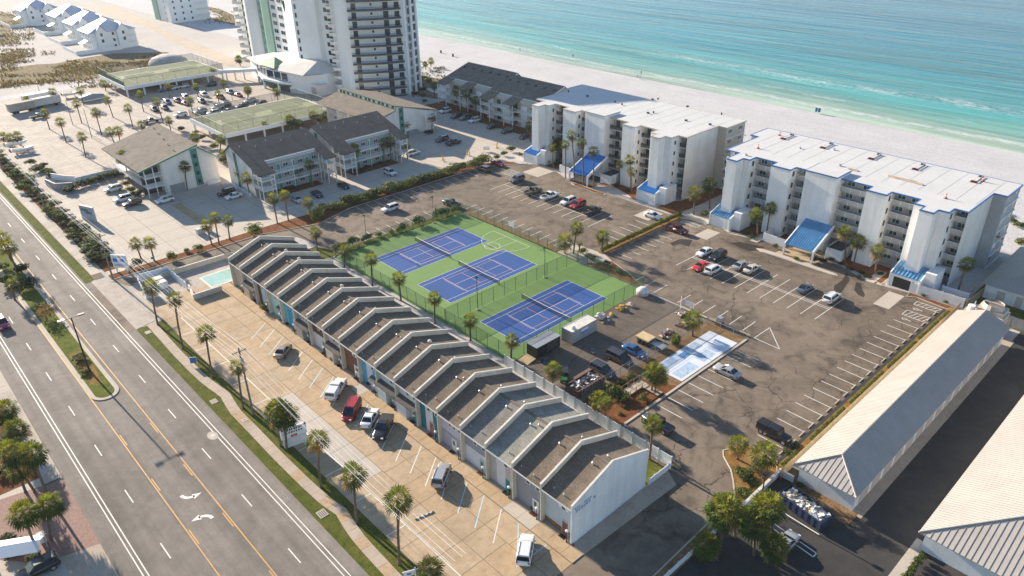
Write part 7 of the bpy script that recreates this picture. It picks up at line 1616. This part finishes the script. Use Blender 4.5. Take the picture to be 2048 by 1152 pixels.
shrubs('shrubs before the blue trimmed condominium', 'garden shrub before the blue trimmed condominium', 'from the west', [((1340,462),0.8,0.9,'oleander'),((1410,432),1.2,1.3,'oleander'),((1498,440),1.6,2.6,'dark'),((1490,470),1.1,0.9),((1505,477),1.0,0.8),((1550,497),0.7,1.2),((1592,520),0.8,0.7,'oleander'),((1628,525),1.2,1.2,'dark'),((1645,524),1.0,1.0,'dark'),((1680,530),0.9,0.6,'dark'),((1700,540),1.0,0.6,'dark'),((1722,548),1.0,0.7,'dark'),((1735,556),1.0,0.7,'dark'),((1760,550),1.0,0.7,'dark'),((1722,520),0.8,1.6),((1848,593),0.7,0.6),((1892,606),0.8,0.7),((1715,556),0.9,0.6,'dark'),((1662,522),0.9,0.8)])
shrubs('shrubs before the tan trimmed condominium', 'garden shrub before the tan trimmed condominium', 'from the west', [((1022,303),1.6,1.8),((995,318),1.2,1.4),((1008,312),1.3,1.4),((1040,312),1.0,1.0),((1095,328),1.0,1.4),((1115,330),1.2,1.0,'dark'),((1235,375),1.0,0.9,'dark'),((1255,384),1.0,0.8,'dark'),((1245,368),0.9,0.8,'dark'),((1215,362),0.8,0.8)])
shrubs('shrubs at the courts corner', 'shrub at the sandy corner of the courts', 'from the west', [((1165,508),1.3,1.3,'oleander'),((1185,520),1.2,1.0,'oleander'),((1175,515),0.9,0.8),((1215,530),1.2,0.9,'dark'),((1235,545),1.0,0.8)])
shrubs('shrubs of the yard bed', 'shrub in the mulch bed beside the work yard', 'from the top', [((1262,760),1.0,0.9),((1245,770),1.2,0.9,'dark'),((1230,790),1.8,1.8),((1245,800),1.5,1.4),((1285,800),1.1,1.1,'oleander'),((1248,815),0.6,0.5),((1240,830),0.5,0.4,'oleander'),((1265,750),0.9,0.6,'dead')])
shrubs('shrubs of the entrance bed', 'shrub in the orange entrance bed', 'from the lot', [((1478,945),0.9,0.7),((1490,955),1.2,1.2),((1497,965),1.1,1.1,'dark'),((1507,970),1.0,0.9,'dark'),((1478,985),0.9,0.7,'oleander'),((1493,990),1.0,0.8),((1500,1000),0.9,0.7),((1570,905),0.8,0.6),((1590,893),0.8,0.6),((1600,975),0.7,0.7,'green')])
shrubs('shrubs south of the road', 'bush at the lower left beyond the road', 'from the top', [((10,855),2.0,2.0,'dark'),((30,890),1.8,1.8,'dark'),((10,950),1.6,1.2),((30,1105),1.8,1.4,'dark'),((15,1090),1.5,1.3,'dark'),((70,1120),1.0,0.8)])
shrubs('townhouse shrubs', 'small bush at a townhouse entrance', 'from the pool', [((529,622),0.9,1.6,'oleander'),((660,712),0.9,1.3),((668,722),0.8,1.1,'dark'),((740,772),0.6,0.8),((804,825),0.4,0.7),((1018,990),0.4,0.8,'oleander'),((1065,1020),0.4,0.7),((575,650),0.4,0.5),((605,676),0.35,0.5,'oleander')])
shrubs('dune bushes', 'scrubby bush on the dune by the tower', 'from the tower', [((838,160),2.0,1.4,'oleander'),((848,158),1.8,1.3),((858,165),2.0,1.6,'oleander'),((868,172),1.6,1.2),((846,180),2.0,1.3,'dark'),((832,178),1.6,1.2,'dark'),((842,172),1.8,1.3,'oleander'),((2020,445),1.8,1.3,'oleander'),((2035,455),1.6,1.4,'oleander'),((2040,490),1.8,1.5,'oleander'),((2012,430),1.4,1.0)])
shrubs('shrubs around the tower foot', 'dark shrub between the tower and the shaded lot', 'from the lobby', [((800,178),2.2,1.8,'dark'),((815,182),2.0,1.8,'dark'),((830,190),1.8,1.6,'dark'),((845,196),1.8,1.6,'dark'),((655,205),1.6,1.6,'dark'),((668,214),1.6,1.4,'dark'),((858,268),1.8,1.4,'dark'),((848,205),1.5,1.2,'dark')])
# scattered scrub far left, nobody could count it
sb = MB(); rr = random.Random(9)
def tuft(b, p, s):
    for k in range(7):
        a = rr.uniform(0,6.28); e = p+Vector((math.cos(a)*s*0.7,math.sin(a)*s*0.7,s*rr.uniform(0.5,1.0))); n = Vector((-math.sin(a),math.cos(a),0))*s*0.16
        b.poly([p-n,p+n,e+n*0.4,e-n*0.4], rr.randrange(4))
for (x0,y0,x1,y1,n) in ((0,122,360,176,5200),(0,22,70,95,1400),(0,98,70,126,700),(82,102,112,114,160),(225,108,345,128,500),(410,15,470,48,400),(826,135,890,195,500)):
    for k in range(n):
        p = G(rr.uniform(x0,x1), rr.uniform(y0,y1)); p.z = 0.02; 
        cl = math.sin(p.x*0.11+1.3*math.sin(p.y*0.09))+math.sin(p.y*0.17+p.x*0.05)+0.7*math.sin(p.x*0.31-p.y*0.23)
        if cl > rr.uniform(-0.9,0.9): tuft(sb, p, rr.uniform(0.3,0.95))
o = ob('scrub', sb, None, mats=[M_LEAF[3],M_LEAF[1],M_LEAF[2],M_DEAD[1]]); o['kind'] = 'stuff'; tag(o, 'low dry scrub and dune grass scattered over the sand far left', 'scrub')
# ================================================================== VEHICLES
def paint(name, c, rough=0.28, metal=0.0):
    def f():
        m, t, b = newmat('car_paint_'+name); b.inputs['Base Color'].default_value = (*c,1); b.inputs['Roughness'].default_value = rough; b.inputs['Metallic'].default_value = metal
        b.inputs['Coat Weight'].default_value = 0.6; b.inputs['Coat Roughness'].default_value = 0.08; return m
    return cached(('paint',name), f)
PC = {'white':(0.72,0.72,0.71),'silver':(0.42,0.42,0.42),'black':(0.012,0.012,0.014),'dark':(0.028,0.03,0.033),'grey':(0.13,0.13,0.135),'red':(0.36,0.012,0.016),'darkred':(0.12,0.010,0.014),'scarlet':(0.55,0.02,0.015),'blue':(0.015,0.09,0.26),'tan':(0.36,0.29,0.21),'brown':(0.10,0.075,0.055),'steel':(0.11,0.16,0.22),'cream':(0.55,0.5,0.43),'magenta':(0.33,0.01,0.06),'green':(0.02,0.06,0.03),'charcoal':(0.055,0.052,0.052)}
SPEC = { # stations x, half width, low z, top z ; cabin: rear base, front base, rear top, front top, height ; wheels
 'sedan': dict(st=[(-2.36,.66,.48,.84),(-2.22,.84,.30,.96),(-1.7,.90,.22,1.0),(-0.6,.915,.2,.97),(0.85,.915,.2,.95),(1.6,.89,.22,.88),(2.1,.82,.26,.76),(2.34,.62,.38,.62)], cab=(-1.75,1.05,-0.95,0.15,1.43), wx=1.38, wr=.33),
 'coupe': dict(st=[(-2.2,.66,.45,.84),(-2.05,.84,.30,.94),(-1.5,.89,.22,.97),(-0.5,.9,.2,.93),(0.8,.9,.2,.92),(1.6,.87,.22,.84),(2.05,.8,.26,.72),(2.25,.6,.38,.58)], cab=(-1.6,0.9,-0.75,0.05,1.33), wx=1.3, wr=.33),
 'suv': dict(st=[(-2.38,.74,.5,1.0),(-2.26,.88,.34,1.1),(-1.6,.93,.27,1.12),(-0.5,.94,.25,1.08),(0.9,.94,.25,1.06),(1.7,.92,.27,1.0),(2.15,.86,.3,.9),(2.36,.68,.42,.74)], cab=(-2.25,1.1,-2.0,0.35,1.72), wx=1.42, wr=.37),
 'van': dict(st=[(-2.52,.78,.5,1.0),(-2.42,.92,.32,1.1),(-1.6,.97,.25,1.12),(-0.3,.98,.24,1.08),(1.1,.98,.24,1.05),(1.85,.95,.26,.95),(2.3,.86,.3,.82),(2.52,.66,.42,.66)], cab=(-2.4,1.75,-2.2,0.6,1.78), wx=1.5, wr=.35),
 'pickup': dict(st=[(-2.9,.88,.5,.85),(-2.8,.95,.42,.9),(-1.6,.97,.36,.9),(-0.72,.97,.34,.92),(-0.66,.97,.34,1.14),(1.1,.98,.34,1.13),(2.0,.96,.36,1.08),(2.55,.9,.4,.98),(2.8,.74,.5,.8)], cab=(-0.7,1.2,-0.5,0.5,1.85), wx=1.75, wr=.41),
 'jeep': dict(st=[(-2.1,.78,.55,1.1),(-2.05,.82,.5,1.18),(-0.6,.82,.48,1.18),(0.75,.82,.48,1.18),(0.8,.72,.5,1.16),(1.9,.66,.52,1.1),(1.98,.6,.6,1.0)], cab=(-2.0,0.8,-1.95,0.55,1.85), wx=1.32, wr=.42),
 'jeeptruck': dict(st=[(-2.75,.82,.55,1.05),(-2.65,.86,.5,1.1),(-0.95,.86,.48,1.12),(1.0,.86,.48,1.18),(1.05,.76,.5,1.16),(2.35,.7,.52,1.12),(2.5,.62,.6,1.0)], cab=(-0.95,1.05,-0.9,0.8,1.88), wx=1.8, wr=.45)}
def ringsec(x, hw, z0, z1):
    r = min(0.14,(z1-z0)*0.3)
    pts = [(hw*0.86,z0),(hw,z0+r),(hw,z1-r*1.2),(hw*0.93,z1-r*0.25),(hw*0.72,z1)]
    return [(x,y,z) for y,z in pts]+[(x,-y,z) for y,z in reversed(pts)]
def car_parts(kind, col, topper=None):
    S = SPEC[kind]; P = paint(col, PC[col], 0.3, 0.35 if col in ('silver','grey','tan','steel','charcoal','brown') else 0.0)
    out = []
    b = MB(); b.loft([ringsec(*s) for s in S['st']]); me = b.mesh('body', P, True); out.append(('body', me, None))
    ra, fa, rt_, ft, h = S['cab']; zb = {'sedan':0.9,'coupe':0.87}.get(kind,1.02); hw = S['st'][3][1]*0.92; tw = hw*(0.78 if kind in('sedan','coupe') else 0.86)
    if kind in ('jeep','jeeptruck'): tw = hw*0.93
    A = [(ra,-hw,zb),(fa,-hw,zb),(fa,hw,zb),(ra,hw,zb)]; B = [(rt_,-tw,h-0.05),(ft,-tw,h-0.05),(ft,tw,h-0.05),(rt_,tw,h-0.05)]
    c = MB(); c.loft([A,B]); out.append(('windows', c.mesh('windows', M_CARGL), None))
    rfm = M_BLACK if topper == 'soft' else P
    rf = MB(); e = 0.03; rf.loft([[(rt_-e,-tw-e,h-0.06),(ft+e,-tw-e,h-0.06),(ft+e,tw+e,h-0.06),(rt_-e,tw+e,h-0.06)],[(rt_+0.1,-tw+0.08,h+0.02),(ft-0.12,-tw+0.08,h+0.02),(ft-0.12,tw-0.08,h+0.02),(rt_+0.1,tw-0.08,h+0.02)]]); out.append(('roof', rf.mesh('roof', rfm), None))
    pl = MB()
    for i in range(4): pl.tube([Vector(A[i])+Vector((0,0,-0.05)), Vector(B[i])], 0.05, 4)
    for s_ in (-1,1):
        xm = (ra+fa)/2-0.1; pl.tube([(xm,s_*hw,zb),((rt_+ft)/2,s_*tw,h-0.05)], 0.04, 4)
    out.append(('pillars', pl.mesh('pillars', P), None))
    if kind in ('suv','van'):
        rr_ = MB()
        for s_ in (-1,1): rr_.tube([(rt_+0.2,s_*tw*0.9,h+0.07),(ft-0.1,s_*tw*0.9,h+0.07)], 0.03, 4)
        out.append(('roof_rails', rr_.mesh('roof_rails', M_DKGREY), None))
    if kind in ('pickup','jeeptruck'):
        x0, x1 = (S['st'][0][0]+0.06, ra-0.05); w_ = S['st'][2][1]; zt = 1.12 if kind == 'pickup' else 1.15; zf = 0.93 if kind == 'pickup' else 1.1
        bd = MB()
        if topper in ('cover','shell'):
            bd.box(x0,-w_+0.02,zf-0.08,x1,w_-0.02,zt+0.03); out.append(('bed_sides', bd.mesh('bed_sides', P), None))
            cv = MB()
            if topper == 'shell':
                cv.loft([[(x0,-w_+0.05,zt+0.031),(x1,-w_+0.05,zt+0.031),(x1,w_-0.05,zt+0.031),(x0,w_-0.05,zt+0.031)],[(x0+0.25,-w_+0.2,1.8),(x1,-w_+0.2,1.84),(x1,w_-0.2,1.84),(x0+0.25,w_-0.2,1.8)]]); out.append(('camper_shell', cv.mesh('camper_shell', P), None))
                out.append(('shell_window', MB().poly([(x0+0.03,-w_+0.2,zt+0.12),(x0+0.03,w_-0.2,zt+0.12),(x0+0.2,w_-0.28,1.68),(x0+0.2,-w_+0.28,1.68)]).mesh('shell_window', M_CARGL), None))
            else: cv.box(x0+0.03,-w_+0.05,zt+0.031,x1-0.03,w_-0.05,zt+0.08 if kind=='pickup' else 1.78); out.append(('bed_cover', cv.mesh('bed_cover', M_BLACK), None))
        else:
            for s_ in (-1,1): bd.box(x0,s_*w_-(0.09 if s_>0 else -0.01),zf-0.1,x1,s_*w_+(-0.01 if s_>0 else 0.09),zt)
            bd.box(x0,-w_+0.091,zf-0.1,x0+0.08,w_-0.091,zt); out.append(('bed_sides', bd.mesh('bed_sides', P), None)); out.append(('bed_floor', MB().box(x0+0.081,-w_+0.095,zf-0.1,x1,w_-0.095,zf).mesh('bed_floor', M_DKGREY), None))
    wm = cached(('wheel',S['wr']), lambda: (MB().tube([(0,-0.12,0),(0,0.12,0)],S['wr'],14).mesh('tyre',M_TYRE), MB().tube([(0,-0.128,0),(0,0.128,0)],S['wr']*0.6,10).mesh('rim',M_RIM)))
    yw = S['st'][3][1]-0.09
    for sx in (-1,1):
        for sy in (-1,1): out.append(('wheel', wm, (sx*S['wx'], sy*yw, S['wr'])))
    nx = S['st'][-1][0]; rx = S['st'][0][0]; nh = S['st'][-2][1]; nz = S['st'][-2][3]; rz_ = S['st'][1][3]
    for s_ in (-1,1):
        out.append(('headlight', cached(('hl',kind,s_), lambda: MB().box(S['st'][-2][0]-0.12,s_*nh*0.72-0.17,nz-0.2,nx-0.06,s_*nh*0.72+0.17,nz-0.02).mesh('headlight',M_LAMPW)), None))
        out.append(('taillight', cached(('tl',kind,s_), lambda: MB().box(rx+0.0,s_*S['st'][1][1]*0.8-0.14,rz_-0.28,rx+0.2,s_*S['st'][1][1]*0.8+0.13,rz_-0.06).mesh('taillight',M_LAMPR)), None))
        out.append(('mirror', cached(('mr',kind,s_,col), lambda: MB().box(fa-0.45,s_*(hw+0.12)-0.1,zb+0.02,fa-0.3,s_*(hw+0.12)+0.1,zb+0.17).mesh('mirror',P)), None))
    out.append(('grille', cached(('gr',kind), lambda: MB().box(nx-0.08,-nh*0.45,S['st'][-1][2]+0.02,nx+0.015,nh*0.45,S['st'][-1][3]-0.03).mesh('grille',M_BLACK)), None))
    return out
DIRS = {'+x':0.0,'-x':math.pi,'+y':math.pi/2,'-y':-math.pi/2,'out':math.atan2(-4.6,3.55),'in':math.atan2(4.6,-3.55)}
def car(kind, col, px, hd, label, cat=None, topper=None, group=None, z=0.03, small=False):
    p = G(px[0],px[1],0.75) if len(px) == 2 else Vector(px)
    t = thing({'suv':'parked_suv','van':'minivan','pickup':'pickup_truck','jeep':'jeep','jeeptruck':'jeep'}.get(kind,'parked_car'), label, cat or {'suv':'suv','van':'minivan','pickup':'pickup','jeep':'off-roader','jeeptruck':'off-roader'}.get(kind,'car'), (p.x,p.y,z), (DIRS[hd] if isinstance(hd,str) else hd)+random.uniform(-0.02,0.02), group)
    for nm, me, loc in cached(('car',kind,col,topper), lambda: car_parts(kind,col,topper)):
        if small and nm in ('mirror','grille','pillars'): continue
        if nm == 'wheel':
            w_ = ob('wheel', me[0], t, loc=loc)
            if not small: ob('rim', me[1], w_)
        else: ob(nm, me, t)
    return t
for a in (
 ('sedan','tan',(566,700),'in','tan sedan nosed in alone near the middle of the townhouse lot'),
 ('pickup','white',(673,777),'in','white pickup with camper shell in the townhouse lot',None,'shell'),
 ('van','red',(703,820),'out','red minivan nosed out beside the white pickup'),
 ('sedan','white',(740,834),'in','white sedan between the red minivan and the black pickup'),
 ('pickup','black',(766,855),'out','black pickup nosed out with covered bed in the townhouse lot',None,'cover'),
 ('suv','silver',(883,949),'in','silver crossover parked alone in the townhouse lot'),
 ('suv','white',(1051,1098),'in','white wagon with roof bars at the end stall of the townhouse lot'),
 ('sedan','silver',(1454,741),'-x','silver sedan beside the shuffleboard pad'),
 ('jeeptruck','black',(1550,866),'+x','black off-road pickup with canvas bed cover in the east lot',None,'cover'),
 ('jeeptruck','dark',(1314,846),'-x','dark off-road pickup with rusty soft top by the mulch bed',None,'soft'),
 ('sedan','white',(1409,503),'-y','white sedan with sunroof at the end of the centre row'),
 ('suv','black',(1436,511),'-y','black wagon beside the white sedan in the centre row'),
 ('coupe','scarlet',(1401,531),'-y','bright red coupe in the near centre row'),
 ('suv','white',(1427,538),'+y','white off-road wagon next to the bright red coupe'),
 ('sedan','silver',(1482,529),'+y','silver sedan in the far centre row, left of a pair'),
 ('sedan','cream',(1504,536),'+y','champagne sedan in the far centre row, right of a pair'),
 ('coupe','steel',(1610,575),'+y','blue grey convertible with black soft top in the centre row',None,'soft'),
 ('suv','white',(1664,594),'+y','white crossover at the right end of the centre row'),
 ('pickup','darkred',(1354,458),'+x','dark red pickup parked against the clipped hedge'),
 ('sedan','white',(1306,430),'+x','white hatchback beyond the clipped hedge'),
 ('sedan','red',(996,326),'+x','red sedan at the hatch by the condominium end'),
 ('suv','brown',(968,337),'-x','brown wagon at the sea end of the oleander hedge'),
 ('suv','grey',(1034,358),'-y','grey wagon at the left of the condominium row'),
 ('pickup','brown',(1067,382),'+y','brown grey pickup in the condominium row'),
 ('pickup','white',(1100,391),'+y','white pickup in the condominium row'),
 ('suv','white',(1136,402),'-y','white crossover beside the red one in the condominium row'),
 ('suv','red',(1156,409),'-y','red crossover in the condominium row'),
 ('pickup','charcoal',(1185,421),'+y','charcoal pickup at the right end of the condominium row'),
 ('suv','white',(780,416),'-y','white wagon driving along the west lot aisle'),
 ('pickup','green',(902,406),'-x','dark green pickup at the corner of the court fence'),
 ('suv','white',(826,305),'+y','white crossover at the end of the gallery blocks'),
 ('suv','dark',(884,278),'-y','dark wagon in the shaded lot beside a black pickup'),
 ('pickup','black',(907,284),'+y','black pickup in the middle of the shaded lot'),
 ('suv','white',(890,221),'-y','white crossover at the far left of the shaded lot'),
 ('suv','dark',(913,232),'-y','dark car under the palms of the beachfront block'),
 ('suv','grey',(930,235),'-y','grey car beside the white crossover at the beachfront block'),
 ('suv','white',(949,240),'-y','white crossover among the cars at the beachfront block'),
 ('sedan','black',(985,252),'-y','black sedan before the second beachfront section'),
 ('suv','charcoal',(1014,261),'-y','charcoal wagon before the second beachfront section'),
 ('sedan','dark',(1050,272),'-y','dark sedan close to the condominium end wall'),
 ('suv','white',(780,344),'+x','white hatch in the lot between block and hedge'),
 ('sedan','black',(687,370),'+x','black sedan at the gap between the gallery blocks'),
 ('sedan','black',(634,387),'+x','black low car before the nearer gallery block'),
 ('sedan','silver',(594,398),'+x','silver car before the nearer gallery block'),
 ('suv','black',(452,384),'-y','black wagon behind a white sedan by the gable'),
 ('sedan','white',(467,391),'-y','white sedan at the corner of the gallery block'),
 ('suv','white',(329,399),'-y','white crossover in front of the weathered gable block'),
 ('suv','white',(226,377),'-y','white crossover nearest the bin wall'),
 ('suv','white',(245,397),'-y','white wagon beside the black one in the concrete lot'),
 ('suv','black',(264,406),'-y','black wagon in the sunlit concrete lot'),
 ('sedan','blue',(1269,700),'+x','bright blue sedan in the work yard'),
 ('van','charcoal',(1239,715),'+x','charcoal minivan in the work yard'),
 ('suv','dark',(1206,740),'+x','dark green grey wagon in the work yard'),
 ('suv','magenta',(4,646),'+x','crimson car on the road at the left edge'),
 ('suv','black',(75,1136),'-y','black wagon at the lower left beyond the road'),
 ('sedan','silver',(1572,1084),'+y','silver car half hidden under the entrance palms'),
): car(*a[:5], *(a[5:] if len(a) > 5 else ()))
far = [('pickup','tan',(302,241),'+y'),('suv','white',(361,229),'-y'),('suv','black',(309,218),'+x'),('suv','dark',(330,215),'+x'),('suv','blue',(335,204),'+x'),('suv','darkred',(356,201),'+x'),('suv','white',(372,194),'+x'),('sedan','red',(371,206),'+x'),('suv','black',(404,202),'+x'),('suv','white',(409,189),'+x'),('suv','dark',(442,194),'+x'),('suv','steel',(461,184),'+x'),('sedan','red',(477,189),'+x'),('suv','silver',(401,222),'-y'),('suv','white',(427,225),'-y'),('suv','white',(435,214),'-y'),('suv','green',(449,210),'-y'),('sedan','darkred',(455,221),'-y'),('suv','black',(484,212),'-y'),('suv','white',(500,201),'-y'),('suv','darkred',(522,207),'-y'),('suv','white',(366,172),'-y'),('suv','dark',(422,169),'-y'),('suv','white',(345,176),'-y'),('suv','blue',(328,179),'-y'),('pickup','green',(77,232),'+y')]
cw = {'darkred':'dark red','steel':'blue grey'}
WH = ['in the open sandy lot','by the near tennis deck corner','in the front row below the raised deck','in the front row below the raised deck','in the second row below the raised deck','in the second row below the raised deck','in the second row below the raised deck','in the middle row below the raised deck','alone by a palm below the raised deck','in the second row below the raised deck','near the lamp posts below the raised deck','at the end of the lobby row','last in the lobby row','beside the near tennis deck','beside the near tennis deck','packed beside the near deck','packed beside the near deck','packed beside the near deck','packed beside the near deck','nearest the lobby drive','beside the near tennis deck','under the far tennis deck','under the far tennis deck','under the far tennis deck','under the far tennis deck','in front of the white trailers']
rank = {f_[2]: r_ for r_, f_ in enumerate(sorted(far, key=lambda f_: G(*f_[2]).y))}
for i,(k,c,px,hd) in enumerate(far):
    where = WH[i]
    car(k,c,px,hd,'small %s %s %s, %s from the road' % (cw.get(c,c), {'suv':'wagon','sedan':'car','pickup':'pickup'}[k], where, ORD[rank[px]]), group='cars of the resort lot', small=True)
# box trailers, tank trailer and boats at the back of the sandy lot
for i,(px,L_,c) in enumerate((((80,205),11,M_TRIMW),((95,213),10,M_CAP),((46,224),9,M_WLOT))):
    p = G(*px); t = thing('box_trailer', ['long white box trailer parked at the back of the sandy lot','white box trailer with blue cab end in front of the long one','tan box trailer at the left of the parked trucks'][i], 'trailer', (p.x,p.y,0.02), R(96)); ob('box', MB().box(-L_/2,-1.25,1.0,L_/2,1.25,3.7), t, mats=c); ob('chassis', MB().box(-L_/2+0.3,-0.9,0.6,L_/2-0.3,0.9,0.99), t, mats=M_BLACK)
    for x in (-L_/2+1.5,-L_/2+2.6,L_/2-2.0):
        for s_ in (-1,1): ob('wheel', MB().tube([(x,s_*0.9,0.5),(x,s_*1.2,0.5)],0.5,10), t, mats=M_TYRE)
    if i == 1: ob('cab', MB().loft([[(-L_/2-2.2,-1.15,0.6),(-L_/2-0.1,-1.15,0.6),(-L_/2-0.1,1.15,0.6),(-L_/2-2.2,1.15,0.6)],[(-L_/2-1.7,-1.1,2.6),(-L_/2-0.1,-1.1,2.8),(-L_/2-0.1,1.1,2.8),(-L_/2-1.7,1.1,2.6)]]), t, mats=M_BLUET)
p = G(185,200); t = thing('pontoon_boat', 'long grey covered pontoon boat on a trailer at the back of the sandy lot', 'boat', (p.x,p.y,0.02), R(96))
ob('cover', MB().loft([[(-4.5,-1.2,1.0),(-4.5,1.2,1.0),(-4.5,0.9,1.8),(-4.5,-0.9,1.8)],[(0,-1.3,1.0),(0,1.3,1.0),(0,1.0,2.6),(0,-1.0,2.6)],[(4.5,-1.0,1.0),(4.5,1.0,1.0),(4.5,0.7,1.7),(4.5,-0.7,1.7)]]), t, mats=M_GREY)
for s_ in (-0.9,0.9): ob('pontoon', MB().tube([(-4.6,s_,0.7),(4.4,s_,0.7),(5.0,s_,0.95)],[0.34,0.34,0.05],8), t, mats=M_GALV)
ob('trailer_frame', MB().box(-4,-0.6,0.25,4.5,0.6,0.36), t, mats=M_BLACK)
for i,(px,lab) in enumerate((((35,294),'white motorboat on a stand by the road shrubs, further one'),((47,306),'white motorboat on a stand by the road shrubs, nearer one'),((143,194),'white and blue motorboat among the parked trailers'))):
    p = G(*px); t = thing('motorboat', lab, 'boat', (p.x,p.y,0.6), R(80)); 
    ob('hull', MB().loft([[(-3,-1.1,0.5),(-3,0,0.0),(-3,1.1,0.5),(-3,1.15,1.1),(-3,-1.15,1.1)],[(0.5,-1.15,0.5),(0.5,0,0.05),(0.5,1.15,0.5),(0.5,1.2,1.15),(0.5,-1.2,1.15)],[(2.4,-0.6,0.7),(2.4,0,0.3),(2.4,0.6,0.7),(2.4,0.7,1.25),(2.4,-0.7,1.25)],[(3.3,-0.04,1.1),(3.3,0,1.0),(3.3,0.04,1.1),(3.3,0.05,1.35),(3.3,-0.05,1.35)]]), t, mats=M_TRIMW); ob('cockpit', MB().box(-2.7,-0.85,1.16,0.6,0.85,1.2), t, mats=M_SIDE); ob('windscreen', MB().loft([[(0.6,-0.9,1.2),(0.7,-0.9,1.2),(0.7,0.9,1.2),(0.6,0.9,1.2)],[(0.2,-0.75,1.7),(0.3,-0.75,1.7),(0.3,0.75,1.7),(0.2,0.75,1.7)]]), t, mats=M_CARGL); ob('outboard', MB().box(-3.4,-0.25,0.5,-3.01,0.25,1.5), t, mats=M_BLACK); ob('cradle', MB().box(-2,-0.8,-0.6,-1.8,0.8,0.3).box(1.2,-0.6,-0.6,1.4,0.6,0.4), t, mats=M_WOODP)
# lamp posts of the sandy lot
for i,(b_,tp) in enumerate((((146,250),(125,200)),((184,276),(166,217)),((82,192),(74,165)),((465,200),(445,172)),((412,183),(410,150)))):
    q, hh = tall(b_, tp); t = thing('lot_lamp', 'slender lamp post of the sandy lot, %s from the road side' % ORD[i], 'lamp', (q.x,q.y,0.02), group='lamp posts of the sandy lot'); ob('pole', MB().tube([(0,0,0),(0,0,hh)],[0.12,0.07],6), t, mats=M_WOODP); ob('head', MB().box(-0.5,-0.15,hh,0.3,0.15,hh+0.15), t, mats=M_GALV)
# shade canopy by the black wagon, post box and cabinet beyond the road
p = G(33,1122); t = thing('metal_canopy', 'pale blue metal canopy at the lower left edge', 'canopy', (p.x,p.y,0.0), R(60)); ob('roof', MB().loft([[(-3.5,-1.5,2.2),(3.5,-1.5,2.2),(3.5,-1.5,2.28),(-3.5,-1.5,2.28)],[(-3.5,0,2.7),(3.5,0,2.7),(3.5,0,2.78),(-3.5,0,2.78)],[(-3.5,1.5,2.2),(3.5,1.5,2.2),(3.5,1.5,2.28),(-3.5,1.5,2.28)]]), t, mats=M_VINYL)
for x in (-3.2,3.2):
    for y in (-1.3,1.3): ob('post', MB().box(x-0.06,y-0.06,0,x+0.06,y+0.06,2.25), t, mats=M_GALV)
p = G(87,1082); t = thing('meter_cabinet', 'white meter cabinet beyond the road at the lower left', 'cabinet', (p.x,p.y,0.03)); ob('body', MB().box(-0.45,-0.35,0,0.45,0.35,1.1), t, mats=M_TRIMW); ob('lid', MB().box(-0.5,-0.4,1.101,0.5,0.4,1.2), t, mats=M_CAP)
mwall('white low wall at the bin corner of the concrete lot', [(-125,-36),(-120,-33.7),(-117,-31.5)], 1.6, 0.3, M_WHITEST); mwall('grey block bin enclosure by the white low wall', [(-120,-38.6),(-114,-37.6),(-111.6,-33.8)], 1.8, 0.25, M_GREY)
vinyl('white vinyl fence between the concrete lot and the sandy lot', [(-116.2,-32),(-116.5,-20.5)], 1.5, 2.3)

# ================================================================== AIR
hz = MB().box(-2900, -1400, -3.0, 1400, 2700, 74.5)
m, t_, b_ = newmat('air_haze'); t_.nodes.remove(b_); pv = t_.nodes.new('ShaderNodeVolumePrincipled'); pv.inputs['Density'].default_value = 0.00009; pv.inputs['Color'].default_value = (0.86, 0.92, 1.0, 1)
t_.links.new(pv.outputs[0], t_.nodes['Material Output'].inputs['Volume'])
o = ob('haze', hz, None, mats=m); o['kind'] = 'stuff'; tag(o, 'thin pale sea haze over the whole scene', 'haze')
